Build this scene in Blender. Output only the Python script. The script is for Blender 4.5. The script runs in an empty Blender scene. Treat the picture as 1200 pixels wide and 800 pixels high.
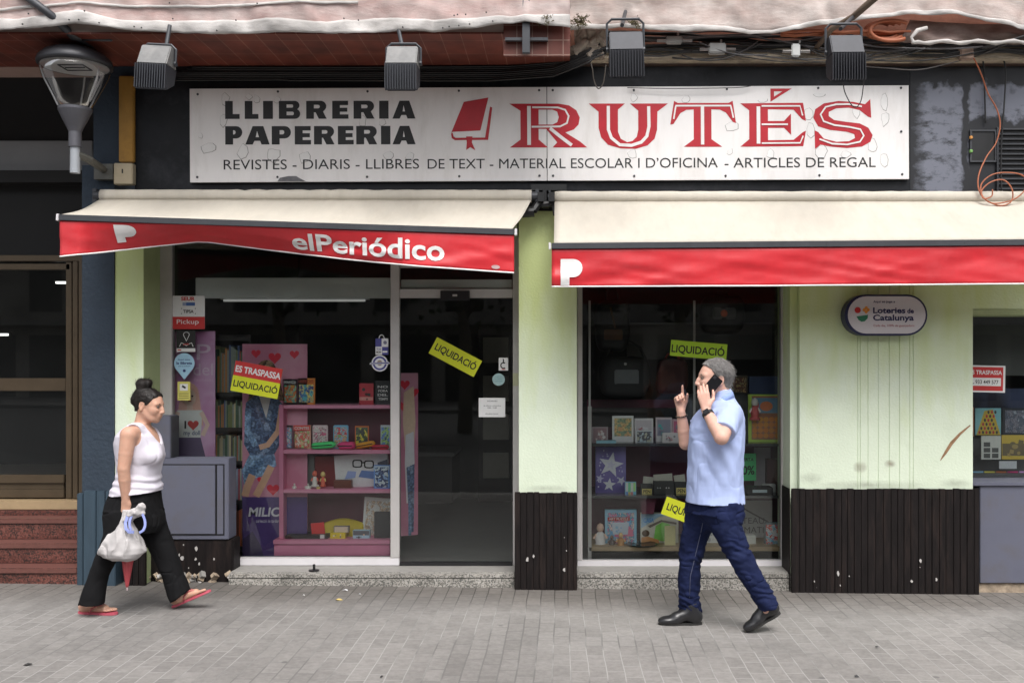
import bpy, bmesh, math, random
import numpy as np
from mathutils import Vector, Matrix, Quaternion

# ---------------------------------------------------------------- camera, sky, sun, exposure
SC = bpy.context.scene
COL = SC.collection
F, VX, VY, D, H = 1163.0, 660.0, 425.0, 7.5, 1.71     # focal length (px of 1200), principal point, distance to facade, eye height
cam = bpy.data.cameras.new('camera')
cam.sensor_width = 36; cam.lens = F/1200*36
cam.shift_x = (600-VX)/1200; cam.shift_y = (VY-400)/1200
cam.clip_start = .1; cam.clip_end = 2000
camo = bpy.data.objects.new('camera', cam); COL.objects.link(camo)
camo.location = (0, -D, H); camo.rotation_euler = (math.pi/2, 0, 0)
SC.camera = camo

SUN_EL, SUN_AZ = math.radians(58), math.radians(14)     # azimuth from -y (street side) towards +x
w = bpy.data.worlds.new('World'); SC.world = w; w.use_nodes = True
nt = w.node_tree; bg = nt.nodes['Background']
sky = nt.nodes.new('ShaderNodeTexSky'); sky.sky_type = 'NISHITA'; sky.sun_disc = False
sky.sun_elevation = SUN_EL; sky.sun_rotation = math.pi - SUN_AZ
sky.air_density = 1.0; sky.dust_density = 4.0; sky.ozone_density = 1.0
hs = nt.nodes.new('ShaderNodeHueSaturation'); hs.inputs['Saturation'].default_value = .22
nt.links.new(sky.outputs[0], hs.inputs['Color']); nt.links.new(hs.outputs[0], bg.inputs['Color'])
bg.inputs['Strength'].default_value = .14
sl = bpy.data.lights.new('sun', 'SUN'); sl.energy = 1.6; sl.angle = math.radians(34); sl.color = (1, .965, .92)
so = bpy.data.objects.new('sun', sl); COL.objects.link(so)
sd = Vector((math.sin(SUN_AZ)*math.cos(SUN_EL), -math.cos(SUN_AZ)*math.cos(SUN_EL), math.sin(SUN_EL)))
so.rotation_euler = sd.to_track_quat('Z', 'Y').to_euler(); so.location = (3, -8, 14)
SC.view_settings.view_transform = 'Standard'; SC.view_settings.look = 'None'
SC.view_settings.exposure = 0.72; SC.view_settings.gamma = 1; SC.view_settings.use_curve_mapping = False
SC.cycles.max_bounces = 10; SC.cycles.transparent_max_bounces = 12; SC.cycles.diffuse_bounces = 4
SC.cycles.glossy_bounces = 3; SC.cycles.caustics_reflective = False; SC.cycles.caustics_refractive = False
try: SC.cycles.use_denoising = True
except Exception: pass

rng = random.Random(7)
def X(px, y=0.): return (px-VX)/F*(D+y)
def Z(py, y=0.): return H-(py-VY)/F*(D+y)
def P(px, py, y=0.): return Vector((X(px, y), y, Z(py, y)))
def gz(x): return -0.0106*x

# ---------------------------------------------------------------- materials
_mats = {}
def nodes_of(name):
    m = bpy.data.materials.new(name); m.use_nodes = True
    n = m.node_tree.nodes; l = m.node_tree.links
    return m, n, l, n['Principled BSDF']
def c4(c): return (c[0], c[1], c[2], 1)
def mat(name, col, rough=.6, var=.12, scale=9., bump=0., bscale=80., metal=0., spec=.5, stain=None, stain_amt=.0, stain_scale=2.5, stretch=(1, 1, 1), coat=0.):
    if name in _mats: return _mats[name]
    m, n, l, b = nodes_of(name)
    b.inputs['Roughness'].default_value = rough; b.inputs['Metallic'].default_value = metal
    b.inputs['Specular IOR Level'].default_value = spec; b.inputs['Coat Weight'].default_value = coat
    tc = n.new('ShaderNodeTexCoord'); mp = n.new('ShaderNodeMapping'); mp.inputs['Scale'].default_value = stretch
    l.new(tc.outputs['Object'], mp.inputs['Vector'])
    no = n.new('ShaderNodeTexNoise'); no.inputs['Scale'].default_value = scale; no.inputs['Detail'].default_value = 6; no.inputs['Roughness'].default_value = .65
    l.new(mp.outputs[0], no.inputs['Vector'])
    cr = n.new('ShaderNodeValToRGB')
    cr.color_ramp.elements[0].position = .3; cr.color_ramp.elements[1].position = .7
    cr.color_ramp.elements[0].color = c4([x*(1-var) for x in col]); cr.color_ramp.elements[1].color = c4([min(1, x*(1+var)) for x in col])
    l.new(no.outputs['Fac'], cr.inputs['Fac'])
    out = cr.outputs[0]
    if stain:
        n2 = n.new('ShaderNodeTexNoise'); n2.inputs['Scale'].default_value = stain_scale; n2.inputs['Detail'].default_value = 8; n2.inputs['Roughness'].default_value = .7
        l.new(mp.outputs[0], n2.inputs['Vector'])
        r2 = n.new('ShaderNodeValToRGB'); r2.color_ramp.elements[0].position = .5; r2.color_ramp.elements[1].position = .68
        r2.color_ramp.elements[0].color = (0, 0, 0, 1); r2.color_ramp.elements[1].color = (stain_amt,)*3+(1,)
        l.new(n2.outputs['Fac'], r2.inputs['Fac'])
        mx = n.new('ShaderNodeMixRGB'); l.new(r2.outputs[0], mx.inputs['Fac']); l.new(out, mx.inputs['Color1']); mx.inputs['Color2'].default_value = c4(stain)
        out = mx.outputs[0]
    l.new(out, b.inputs['Base Color'])
    if bump:
        n3 = n.new('ShaderNodeTexNoise'); n3.inputs['Scale'].default_value = bscale; n3.inputs['Detail'].default_value = 4
        l.new(mp.outputs[0], n3.inputs['Vector'])
        bp = n.new('ShaderNodeBump'); bp.inputs['Strength'].default_value = bump; bp.inputs['Distance'].default_value = .01
        l.new(n3.outputs['Fac'], bp.inputs['Height']); l.new(bp.outputs[0], b.inputs['Normal'])
    _mats[name] = m
    return m
GAIN = 1.
def flat(col, rough=.55):
    g_ = min(GAIN, .8/max(.01, max(col))); col = [c*g_ for c in col]
    k = 'print_%02x%02x%02x_%d' % (*[int(max(0, min(1, c))*255) for c in col], int(rough*100))
    return mat(k, col, rough, var=.06, scale=30)
def glass_mat(name, tint=(.93, .95, .94), refl=1., rough=.015):
    m, n, l, b = nodes_of(name); n.remove(b)
    tr = n.new('ShaderNodeBsdfTransparent'); tr.inputs[0].default_value = c4(tint)
    gl = n.new('ShaderNodeBsdfGlossy'); gl.inputs['Roughness'].default_value = rough
    fr = n.new('ShaderNodeFresnel'); fr.inputs['IOR'].default_value = 1.5
    mu = n.new('ShaderNodeMath'); mu.operation = 'MULTIPLY'; mu.inputs[1].default_value = refl
    # faint dust film on the pane
    df = n.new('ShaderNodeBsdfDiffuse'); df.inputs[0].default_value = (.6, .6, .58, 1)
    tc = n.new('ShaderNodeTexCoord'); no = n.new('ShaderNodeTexNoise'); no.inputs['Scale'].default_value = 3; no.inputs['Detail'].default_value = 7
    l.new(tc.outputs['Object'], no.inputs['Vector'])
    mr = n.new('ShaderNodeMapRange'); mr.inputs[1].default_value = .4; mr.inputs[2].default_value = .8; mr.inputs[3].default_value = .001; mr.inputs[4].default_value = .006
    l.new(no.outputs['Fac'], mr.inputs[0])
    m1 = n.new('ShaderNodeMixShader'); m2 = n.new('ShaderNodeMixShader')
    l.new(fr.outputs[0], mu.inputs[0]); l.new(mu.outputs[0], m1.inputs[0]); l.new(tr.outputs[0], m1.inputs[1]); l.new(gl.outputs[0], m1.inputs[2])
    l.new(mr.outputs[0], m2.inputs[0]); l.new(m1.outputs[0], m2.inputs[1]); l.new(df.outputs[0], m2.inputs[2])
    l.new(m2.outputs[0], n['Material Output'].inputs[0])
    return m
def emit(name, col, s):
    m, n, l, b = nodes_of(name); b.inputs['Base Color'].default_value = c4(col)
    b.inputs['Emission Color'].default_value = c4(col); b.inputs['Emission Strength'].default_value = s
    return m

# ---------------------------------------------------------------- mesh builder
class MB:
    def __init__(s, m=None): s.v = []; s.f = []; s.mi = []; s.mats = []; s.cur = 0; s.use(m) if m else None
    def use(s, m):
        if m not in s.mats: s.mats.append(m)
        s.cur = s.mats.index(m); return s
    def add(s, vs, fs, m=None):
        if m: s.use(m)
        o = len(s.v); s.v += [tuple(v) for v in vs]
        for f in fs: s.f.append([o+i for i in f]); s.mi.append(s.cur)
        return s
    def box(s, x0, x1, y0, y1, z0, z1, m=None):
        x0, x1 = sorted((x0, x1)); y0, y1 = sorted((y0, y1)); z0, z1 = sorted((z0, z1))
        v = [(x0, y0, z0), (x1, y0, z0), (x1, y1, z0), (x0, y1, z0), (x0, y0, z1), (x1, y0, z1), (x1, y1, z1), (x0, y1, z1)]
        return s.add(v, [(0, 3, 2, 1), (4, 5, 6, 7), (0, 1, 5, 4), (1, 2, 6, 5), (2, 3, 7, 6), (3, 0, 4, 7)], m)
    def pbox(s, px0, px1, py0, py1, y0, y1, m=None):     # front face measured at depth y0
        return s.box(X(px0, y0), X(px1, y0), y0, y1, Z(py1, y0), Z(py0, y0), m)
    def obox(s, c, ax, h, m=None):                       # oriented box: centre, three unit axes, half sizes
        c = Vector(c); v = []
        for k in ((-1, -1, -1), (1, -1, -1), (1, 1, -1), (-1, 1, -1), (-1, -1, 1), (1, -1, 1), (1, 1, 1), (-1, 1, 1)):
            v.append(c+ax[0]*k[0]*h[0]+ax[1]*k[1]*h[1]+ax[2]*k[2]*h[2])
        return s.add(v, [(0, 3, 2, 1), (4, 5, 6, 7), (0, 1, 5, 4), (1, 2, 6, 5), (2, 3, 7, 6), (3, 0, 4, 7)], m)
    def tube(s, pts, r, seg=8, m=None, cap=True, closed=False):
        pts = [Vector(p) for p in pts]; n = len(pts)
        rr = r if isinstance(r, (list, tuple)) else [r]*n
        t0 = (pts[1]-pts[0]).normalized(); up = Vector((0, 0, 1)) if abs(t0.z) < .9 else Vector((1, 0, 0))
        a = t0.cross(up).normalized(); vs = []; fs = []
        for i, p in enumerate(pts):
            if closed: t = (pts[(i+1) % n]-pts[i-1]).normalized()
            else: t = (pts[min(i+1, n-1)]-pts[max(i-1, 0)]).normalized()
            a = (a-t*a.dot(t)).normalized(); b = t.cross(a)
            for k in range(seg):
                q = 2*math.pi*k/seg; vs.append(p+(a*math.cos(q)+b*math.sin(q))*rr[i])
        m_ = n if closed else n-1
        for i in range(m_):
            for k in range(seg):
                j = (i+1) % n
                fs.append((i*seg+k, i*seg+(k+1) % seg, j*seg+(k+1) % seg, j*seg+k))
        if cap and not closed: fs.append(tuple(range(seg))[::-1]); fs.append(tuple((n-1)*seg+k for k in range(seg)))
        return s.add(vs, fs, m)
    def lathe(s, prof, c, axis=(0, 0, 1), seg=24, m=None, a0=0, cap=True):   # prof [(r, h)]
        c = Vector(c); ax = Vector(axis).normalized(); u = ax.orthogonal().normalized(); v_ = ax.cross(u); vs = []; fs = []
        for r, h in prof:
            for k in range(seg):
                q = 2*math.pi*k/seg; vs.append(c+ax*h+(u*math.cos(q)+v_*math.sin(q))*r)
        for i in range(len(prof)-1):
            for k in range(seg): fs.append((i*seg+k, i*seg+(k+1) % seg, (i+1)*seg+(k+1) % seg, (i+1)*seg+k))
        if cap: fs.append(tuple(range(seg))[::-1]); fs.append(tuple((len(prof)-1)*seg+k for k in range(seg)))
        return s.add(vs, fs, m)
    def prism(s, poly, y0, y1, m=None):                  # poly [(x, z)] extruded along y
        a = sum(poly[i][0]*poly[(i+1) % len(poly)][1]-poly[(i+1) % len(poly)][0]*poly[i][1] for i in range(len(poly)))
        if a < 0: poly = poly[::-1]
        n = len(poly); vs = [(x, y0, z) for x, z in poly]+[(x, y1, z) for x, z in poly]
        fs = [tuple(range(n)), tuple(range(n, 2*n))[::-1]]+[(i, i+n, (i+1) % n+n, (i+1) % n) for i in range(n)]
        return s.add(vs, fs, m)
    def grid(s, fn, nu, nv, m=None):
        vs = [fn(i/nu, j/nv) for j in range(nv+1) for i in range(nu+1)]
        fs = [(j*(nu+1)+i, j*(nu+1)+i+1, (j+1)*(nu+1)+i+1, (j+1)*(nu+1)+i) for j in range(nv) for i in range(nu)]
        return s.add(vs, fs, m)
    def build(s, name, parent=None, m=None, smooth=False, bevel=0, solid=0):
        me = bpy.data.meshes.new(name)
        o = bpy.data.objects.new(name, me); COL.objects.link(o)
        off = Vector((0, 0, 0))
        if parent is not None:
            o.parent = parent; p = parent
            while p is not None: off += p.location; p = p.parent
        me.from_pydata([(v[0]-off.x, v[1]-off.y, v[2]-off.z) for v in s.v], [], s.f)
        for mm in (s.mats or [m]): me.materials.append(mm)
        if s.mats: me.polygons.foreach_set('material_index', s.mi)
        if bevel:
            bm = bmesh.new(); bm.from_mesh(me)
            es = [e for e in bm.edges if len(e.link_faces) == 2 and e.calc_face_angle(0) > .6]
            bmesh.ops.bevel(bm, geom=es, offset=bevel, segments=2, affect='EDGES', clamp_overlap=True)
            bm.to_mesh(me); bm.free()
        if solid:
            md = o.modifiers.new('solid', 'SOLIDIFY'); md.thickness = solid; md.offset = 0
        if smooth: me.polygons.foreach_set('use_smooth', [True]*len(me.polygons))
        me.update()
        return o

def tag(o, label=None, cat=None, group=None, kind=None):
    if label: o['label'] = label
    if cat: o['category'] = cat
    if group: o['group'] = group
    if kind: o['kind'] = kind
    return o
def thing(name, label, cat, loc=(0, 0, 0), group=None):
    o = bpy.data.objects.new(name, None); o.empty_display_size = .1; COL.objects.link(o); o.location = loc
    return tag(o, label, cat, group)
def struct(o): o['kind'] = 'structure'; return o

# ---------------------------------------------------------------- flat art: frames, text, shapes
class Fr:
    """a flat sheet: origin lower left, u to the right, v up, n towards the viewer"""
    def __init__(s, o, u, v): s.o = Vector(o); s.u = Vector(u).normalized(); s.v = Vector(v).normalized(); s.n = s.u.cross(s.v).normalized()
    def __call__(s, a, b, d=0): return s.o+s.u*a+s.v*b+s.n*d
def quad_frame(pc, y):       # pixel corners TL, TR, BR, BL on plane y (rectangle) -> frame, w, h
    tl, tr, br, bl = [P(a, b, y) for a, b in pc]
    u = ((tr-tl)+(br-bl))/2; v = ((tl-bl)+(tr-br))/2
    f = Fr(bl, u, (v-u.normalized()*v.dot(u.normalized())))
    c = (tl+tr+br+bl)/4; f.o = c-f.u*u.length/2-f.v*v.length/2
    return f, u.length, v.length
def rect_frame(px0, px1, py0, py1, y): return quad_frame([(px0, py0), (px1, py0), (px1, py1), (px0, py1)], y)
def sheet(mb, f, w_, h_, m, t=.002):
    v = [f(a, b, d) for d in (-t, 0) for a, b in ((0, 0), (w_, 0), (w_, h_), (0, h_))]
    mb.add(v, [(0, 3, 2, 1), (4, 5, 6, 7), (0, 1, 5, 4), (1, 2, 6, 5), (2, 3, 7, 6), (3, 0, 4, 7)], m)
def poly(mb, f, pts, m, d=.001):
    a = sum(pts[i][0]*pts[(i+1) % len(pts)][1]-pts[(i+1) % len(pts)][0]*pts[i][1] for i in range(len(pts)))
    if a < 0: pts = pts[::-1]
    mb.add([f(p[0], p[1], d) for p in pts], [tuple(range(len(pts)))], m)
def rect(mb, f, x0, x1, y0, y1, m, d=.001): poly(mb, f, [(x0, y0), (x1, y0), (x1, y1), (x0, y1)], m, d)
def disc(mb, f, cx, cy, rx, ry, m, d=.001, n=20): poly(mb, f, [(cx+rx*math.cos(2*math.pi*k/n), cy+ry*math.sin(2*math.pi*k/n)) for k in range(n)], m, d)
def ribbon(pts, w_):
    L = []; R = []; n = len(pts)
    for i in range(n):
        a = Vector(pts[max(i-1, 0)]); b = Vector(pts[min(i+1, n-1)]); t = (b-a).normalized(); q = Vector((-t.y, t.x))*w_/2
        L.append(tuple(Vector(pts[i])+q)); R.append(tuple(Vector(pts[i])-q))
    return L+R[::-1]
def heart(cx, cy, r, n=22):
    return [(cx+r*.062*16*math.sin(t)**3, cy+r*.062*(13*math.cos(t)-5*math.cos(2*t)-2*math.cos(3*t)-math.cos(4*t))) for t in [2*math.pi*k/n for k in range(n)]]
def star(cx, cy, r, rot=0.): return [(cx+(r if k % 2 == 0 else r*.42)*math.sin(rot+math.pi*k/5), cy+(r if k % 2 == 0 else r*.42)*math.cos(rot+math.pi*k/5)) for k in range(10)]
def curve_mesh(cu):
    o = bpy.data.objects.new('tmp', cu); COL.objects.link(o)
    dg = bpy.context.evaluated_depsgraph_get(); me = bpy.data.meshes.new_from_object(o.evaluated_get(dg))
    v = [tuple(x.co) for x in me.vertices]; f = [tuple(p.vertices) for p in me.polygons]
    COL.objects.unlink(o); bpy.data.objects.remove(o); bpy.data.meshes.remove(me); bpy.data.curves.remove(cu)
    return v, f
_tcache = {}
def text_geo(body, bold=0., res=4):
    k = (body, bold)
    if k not in _tcache:
        c = bpy.data.curves.new('t', 'FONT'); c.body = body; c.offset = bold; c.resolution_u = res
        _tcache[k] = curve_mesh(c)
    return _tcache[k]
def text(mb, f, body, x0, x1, y0, y1, m, d=.0015, bold=0., shear=0., keep=False):
    """lettering fitted into the box x0..x1, y0..y1 of frame f"""
    v, fs = text_geo(body, bold)
    if not v: return
    ax = [p[0] for p in v]; ay = [p[1] for p in v]; a0, a1, b0, b1 = min(ax), max(ax), min(ay), max(ay)
    sx = (x1-x0)/(a1-a0); sy = (y1-y0)/(b1-b0)
    mb.add([f(x0+(p[0]-a0)*sx+shear*(p[1]-b0)*sy, y0+(p[1]-b0)*sy, d) for p in v], fs, m)
def shape_geo(loops):        # even-odd filled outline
    c = bpy.data.curves.new('s', 'CURVE'); c.dimensions = '2D'; c.fill_mode = 'BOTH'
    for lp in loops:
        s = c.splines.new('POLY'); s.points.add(len(lp)-1); s.use_cyclic_u = True
        for i, p in enumerate(lp): s.points[i].co = (p[0], p[1], 0, 1)
    return curve_mesh(c)
def shape(mb, f, loops, m, d=.001):
    v, fs = shape_geo(loops); mb.add([f(p[0], p[1], d) for p in v], fs, m)

def vnoise(p, freq, seed):
    """value noise on float arrays p = (x, y, z), freq a 3-tuple"""
    r = np.random.RandomState(seed); n = 32; lat = r.rand(n, n, n).astype(np.float32)*2-1
    q = [np.asarray(p[i])*freq[i] for i in range(3)]; i0 = [np.floor(a).astype(int) for a in q]; t = [a-b for a, b in zip(q, i0)]
    t = [a*a*(3-2*a) for a in t]; out = 0
    for dx in (0, 1):
        for dy in (0, 1):
            for dz in (0, 1):
                wgt = (t[0] if dx else 1-t[0])*(t[1] if dy else 1-t[1])*(t[2] if dz else 1-t[2])
                out = out+wgt*lat[(i0[0]+dx) % n, (i0[1]+dy) % n, (i0[2]+dz) % n]
    return out
def n1(x, seed=0):           # scalar smooth noise
    return float(vnoise((np.array([x]), np.array([.5]), np.array([.5])), (1, 1, 1), seed)[0])
def n2(x, y, seed=0): return float(vnoise((np.array([x]), np.array([y]), np.array([.5])), (1, 1, 1), seed)[0])
# ---------------------------------------------------------------- special surface materials
def math_node(n, l, op, a, b=None):
    q = n.new('ShaderNodeMath'); q.operation = op
    for i, x in enumerate((a, b)):
        if x is None: continue
        if isinstance(x, (int, float)): q.inputs[i].default_value = x
        else: l.new(x, q.inputs[i])
    return q.outputs[0]
def pavement_mat():
    m, n, l, b = nodes_of('pavement_tiles'); b.inputs['Roughness'].default_value = .75
    tc = n.new('ShaderNodeTexCoord'); mp = n.new('ShaderNodeMapping'); mp.inputs['Rotation'].default_value = (0, 0, math.radians(90)); mp.inputs['Location'].default_value = (.03, .045, 0)
    wn = n.new('ShaderNodeTexNoise'); wn.inputs['Scale'].default_value = 1.3; wn.inputs['Detail'].default_value = 3; l.new(tc.outputs['Object'], wn.inputs['Vector'])
    vm = n.new('ShaderNodeVectorMath'); vm.operation = 'MULTIPLY_ADD'; vm.inputs[1].default_value = (.03, .03, 0)
    l.new(wn.outputs['Color'], vm.inputs[0]); l.new(tc.outputs['Object'], vm.inputs[2]); l.new(vm.outputs[0], mp.inputs['Vector'])
    br = n.new('ShaderNodeTexBrick'); br.offset = .5
    for k, v in (('Scale', 1), ('Mortar Size', .0042), ('Mortar Smooth', .25), ('Bias', 0), ('Brick Width', .2), ('Row Height', .1)): br.inputs[k].default_value = v
    br.inputs['Color1'].default_value = (.205, .195, .187, 1); br.inputs['Color2'].default_value = (.252, .240, .230, 1); br.inputs['Mortar'].default_value = (.0, .0, .0, 1)
    l.new(mp.outputs[0], br.inputs['Vector'])
    # joint colour: light cement in some places, dark dirt in others
    n1_ = n.new('ShaderNodeTexNoise'); n1_.inputs['Scale'].default_value = 1.1; n1_.inputs['Detail'].default_value = 5; l.new(tc.outputs['Object'], n1_.inputs['Vector'])
    sx = n.new('ShaderNodeSeparateXYZ'); l.new(tc.outputs['Object'], sx.inputs[0])
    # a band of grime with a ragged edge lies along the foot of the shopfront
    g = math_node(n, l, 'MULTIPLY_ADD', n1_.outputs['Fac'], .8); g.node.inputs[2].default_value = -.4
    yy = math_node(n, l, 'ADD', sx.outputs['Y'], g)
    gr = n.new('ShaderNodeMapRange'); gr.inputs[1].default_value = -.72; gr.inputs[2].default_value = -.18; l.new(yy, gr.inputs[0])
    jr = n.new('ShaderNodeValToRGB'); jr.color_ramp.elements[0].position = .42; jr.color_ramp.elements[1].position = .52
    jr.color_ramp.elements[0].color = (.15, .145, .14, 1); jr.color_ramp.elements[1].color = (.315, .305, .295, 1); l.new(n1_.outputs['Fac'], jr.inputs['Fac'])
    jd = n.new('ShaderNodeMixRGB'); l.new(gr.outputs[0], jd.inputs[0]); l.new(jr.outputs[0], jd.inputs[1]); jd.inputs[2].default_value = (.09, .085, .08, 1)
    # fine mottling of the tiles
    n3 = n.new('ShaderNodeTexNoise'); n3.inputs['Scale'].default_value = 22; n3.inputs['Detail'].default_value = 8; n3.inputs['Roughness'].default_value = .75; l.new(tc.outputs['Object'], n3.inputs['Vector'])
    mv = n.new('ShaderNodeMapRange'); mv.inputs[1].default_value = .3; mv.inputs[2].default_value = .7; mv.inputs[3].default_value = .78; mv.inputs[4].default_value = 1.2; l.new(n3.outputs['Fac'], mv.inputs[0])
    n4 = n.new('ShaderNodeTexNoise'); n4.inputs['Scale'].default_value = .55; n4.inputs['Detail'].default_value = 6; l.new(tc.outputs['Object'], n4.inputs['Vector'])
    mv4 = n.new('ShaderNodeMapRange'); mv4.inputs[1].default_value = .3; mv4.inputs[2].default_value = .7; mv4.inputs[3].default_value = .78; mv4.inputs[4].default_value = 1.14; l.new(n4.outputs['Fac'], mv4.inputs[0])
    tot = math_node(n, l, 'MULTIPLY', mv.outputs[0], mv4.outputs[0])
    mm = n.new('ShaderNodeMixRGB'); mm.blend_type = 'MULTIPLY'; mm.inputs[0].default_value = 1; l.new(br.outputs['Color'], mm.inputs[1]); l.new(tot, mm.inputs[2])
    mx = n.new('ShaderNodeMixRGB'); l.new(br.outputs['Fac'], mx.inputs[0]); l.new(mm.outputs[0], mx.inputs[1]); l.new(jd.outputs[0], mx.inputs[2])
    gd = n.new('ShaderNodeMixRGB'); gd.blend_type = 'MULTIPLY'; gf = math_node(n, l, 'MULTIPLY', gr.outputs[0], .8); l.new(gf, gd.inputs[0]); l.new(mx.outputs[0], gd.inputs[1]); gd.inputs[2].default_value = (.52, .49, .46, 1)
    # dark spots of old chewing gum
    vo = n.new('ShaderNodeTexVoronoi'); vo.inputs['Scale'].default_value = 2.3; l.new(tc.outputs['Object'], vo.inputs['Vector'])
    vr = n.new('ShaderNodeMapRange'); vr.inputs[1].default_value = .035; vr.inputs[2].default_value = .05; vr.inputs[3].default_value = .55; vr.inputs[4].default_value = 0; l.new(vo.outputs['Distance'], vr.inputs[0])
    gm = n.new('ShaderNodeMixRGB'); l.new(vr.outputs[0], gm.inputs[0]); l.new(gd.outputs[0], gm.inputs[1]); gm.inputs[2].default_value = (.08, .08, .08, 1)
    l.new(gm.outputs[0], b.inputs['Base Color'])
    bp = n.new('ShaderNodeBump'); bp.inputs['Strength'].default_value = .5; bp.inputs['Distance'].default_value = .004
    hh = math_node(n, l, 'MULTIPLY_ADD', br.outputs['Fac'], -1.0); l.new(math_node(n, l, 'MULTIPLY', n3.outputs['Fac'], .5), hh.node.inputs[2])
    l.new(hh, bp.inputs['Height']); l.new(bp.outputs[0], b.inputs['Normal'])
    return m
def speckle_mat(name, cols, scale, rough=.4, bump=0):
    m, n, l, b = nodes_of(name); b.inputs['Roughness'].default_value = rough
    tc = n.new('ShaderNodeTexCoord'); vo = n.new('ShaderNodeTexVoronoi'); vo.inputs['Scale'].default_value = scale; l.new(tc.outputs['Object'], vo.inputs['Vector'])
    sp = n.new('ShaderNodeSeparateXYZ'); l.new(vo.outputs['Color'], sp.inputs[0])
    cr = n.new('ShaderNodeValToRGB'); cr.color_ramp.interpolation = 'CONSTANT'
    while len(cr.color_ramp.elements) < len(cols): cr.color_ramp.elements.new(.5)
    for i, (p, c) in enumerate(cols): cr.color_ramp.elements[i].position = p; cr.color_ramp.elements[i].color = c4(c)
    l.new(sp.outputs[0], cr.inputs['Fac'])
    no = n.new('ShaderNodeTexNoise'); no.inputs['Scale'].default_value = 4; no.inputs['Detail'].default_value = 8; l.new(tc.outputs['Object'], no.inputs['Vector'])
    mr = n.new('ShaderNodeMapRange'); mr.inputs[1].default_value = .3; mr.inputs[2].default_value = .7; mr.inputs[3].default_value = .6; mr.inputs[4].default_value = 1.15; l.new(no.outputs['Fac'], mr.inputs[0])
    mm = n.new('ShaderNodeMixRGB'); mm.blend_type = 'MULTIPLY'; mm.inputs[0].default_value = 1; l.new(cr.outputs[0], mm.inputs[1]); l.new(mr.outputs[0], mm.inputs[2])
    l.new(mm.outputs[0], b.inputs['Base Color'])
    return m
def tile_mat(name, c1, c2, mort, bw, rh, ms, rot=(0, 0, 0), rough=.6):
    m, n, l, b = nodes_of(name); b.inputs['Roughness'].default_value = rough
    tc = n.new('ShaderNodeTexCoord'); mp = n.new('ShaderNodeMapping'); mp.inputs['Rotation'].default_value = rot; l.new(tc.outputs['Object'], mp.inputs['Vector'])
    br = n.new('ShaderNodeTexBrick'); br.offset = .0
    for k, v in (('Scale', 1), ('Mortar Size', ms), ('Mortar Smooth', .3), ('Brick Width', bw), ('Row Height', rh)): br.inputs[k].default_value = v
    br.inputs['Color1'].default_value = c4(c1); br.inputs['Color2'].default_value = c4(c2); br.inputs['Mortar'].default_value = c4(mort)
    l.new(mp.outputs[0], br.inputs['Vector'])
    no = n.new('ShaderNodeTexNoise'); no.inputs['Scale'].default_value = 6; no.inputs['Detail'].default_value = 8; l.new(tc.outputs['Object'], no.inputs['Vector'])
    mr = n.new('ShaderNodeMapRange'); mr.inputs[1].default_value = .3; mr.inputs[2].default_value = .7; mr.inputs[3].default_value = .65; mr.inputs[4].default_value = 1.25; l.new(no.outputs['Fac'], mr.inputs[0])
    mm = n.new('ShaderNodeMixRGB'); mm.blend_type = 'MULTIPLY'; mm.inputs[0].default_value = 1; l.new(br.outputs['Color'], mm.inputs[1]); l.new(mr.outputs[0], mm.inputs[2])
    l.new(mm.outputs[0], b.inputs['Base Color'])
    return m

M = {}
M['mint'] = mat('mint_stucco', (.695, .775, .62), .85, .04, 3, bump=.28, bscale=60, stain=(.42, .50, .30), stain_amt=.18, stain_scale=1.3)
def algae_awning_light(m):
    # yellow green algal film and warm awning light painted into upper plaster, ragged edge
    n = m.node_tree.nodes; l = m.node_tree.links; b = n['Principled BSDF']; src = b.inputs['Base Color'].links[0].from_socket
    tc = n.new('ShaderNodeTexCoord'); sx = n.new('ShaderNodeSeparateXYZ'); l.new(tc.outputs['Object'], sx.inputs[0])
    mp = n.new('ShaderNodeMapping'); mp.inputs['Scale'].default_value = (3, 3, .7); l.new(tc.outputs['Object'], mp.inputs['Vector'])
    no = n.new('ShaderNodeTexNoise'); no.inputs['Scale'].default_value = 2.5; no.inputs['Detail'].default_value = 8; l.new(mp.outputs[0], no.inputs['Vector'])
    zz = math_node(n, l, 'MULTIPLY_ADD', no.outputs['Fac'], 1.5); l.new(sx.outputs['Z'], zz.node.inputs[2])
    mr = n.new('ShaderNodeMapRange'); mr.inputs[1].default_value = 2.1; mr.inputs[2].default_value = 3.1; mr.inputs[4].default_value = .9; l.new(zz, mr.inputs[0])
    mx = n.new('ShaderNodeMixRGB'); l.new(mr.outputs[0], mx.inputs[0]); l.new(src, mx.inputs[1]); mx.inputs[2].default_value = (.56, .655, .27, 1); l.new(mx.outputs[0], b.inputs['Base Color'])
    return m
algae_awning_light(M['mint'])
M['olive'] = mat('olive_stucco', (.36, .42, .22), .85, .10, 4, bump=.5, bscale=50)
M['plinth'] = mat('dark_brown_boards', (.010, .0075, .0075), .6, .4, 5, bump=.25, bscale=30, spec=.2, stain=(.034, .022, .018), stain_amt=.5, stretch=(6, 6, .7))
M['chip'] = mat('bare_plaster', (.46, .44, .42), .9, .1, 20)
M['fascia'] = mat('black_paint', (.007, .008, .011), .5, .3, 4, bump=.15, bscale=12, stain=(.045, .048, .058), stain_amt=.5, stain_scale=3, spec=.3)
M['navy'] = mat('slate_blue_stucco', (.024, .038, .058), .8, .12, 5, bump=.7, bscale=34)
M['navyb'] = mat('slate_blue_boards', (.035, .060, .085), .5, .15, 5, bump=.2, bscale=20, stretch=(5, 5, .6))
M['alu'] = mat('anodised_aluminium', (.52, .50, .49), .45, .06, 6, metal=.25)
M['aluw'] = mat('white_aluminium', (.66, .64, .66), .45, .05, 6)
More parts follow.
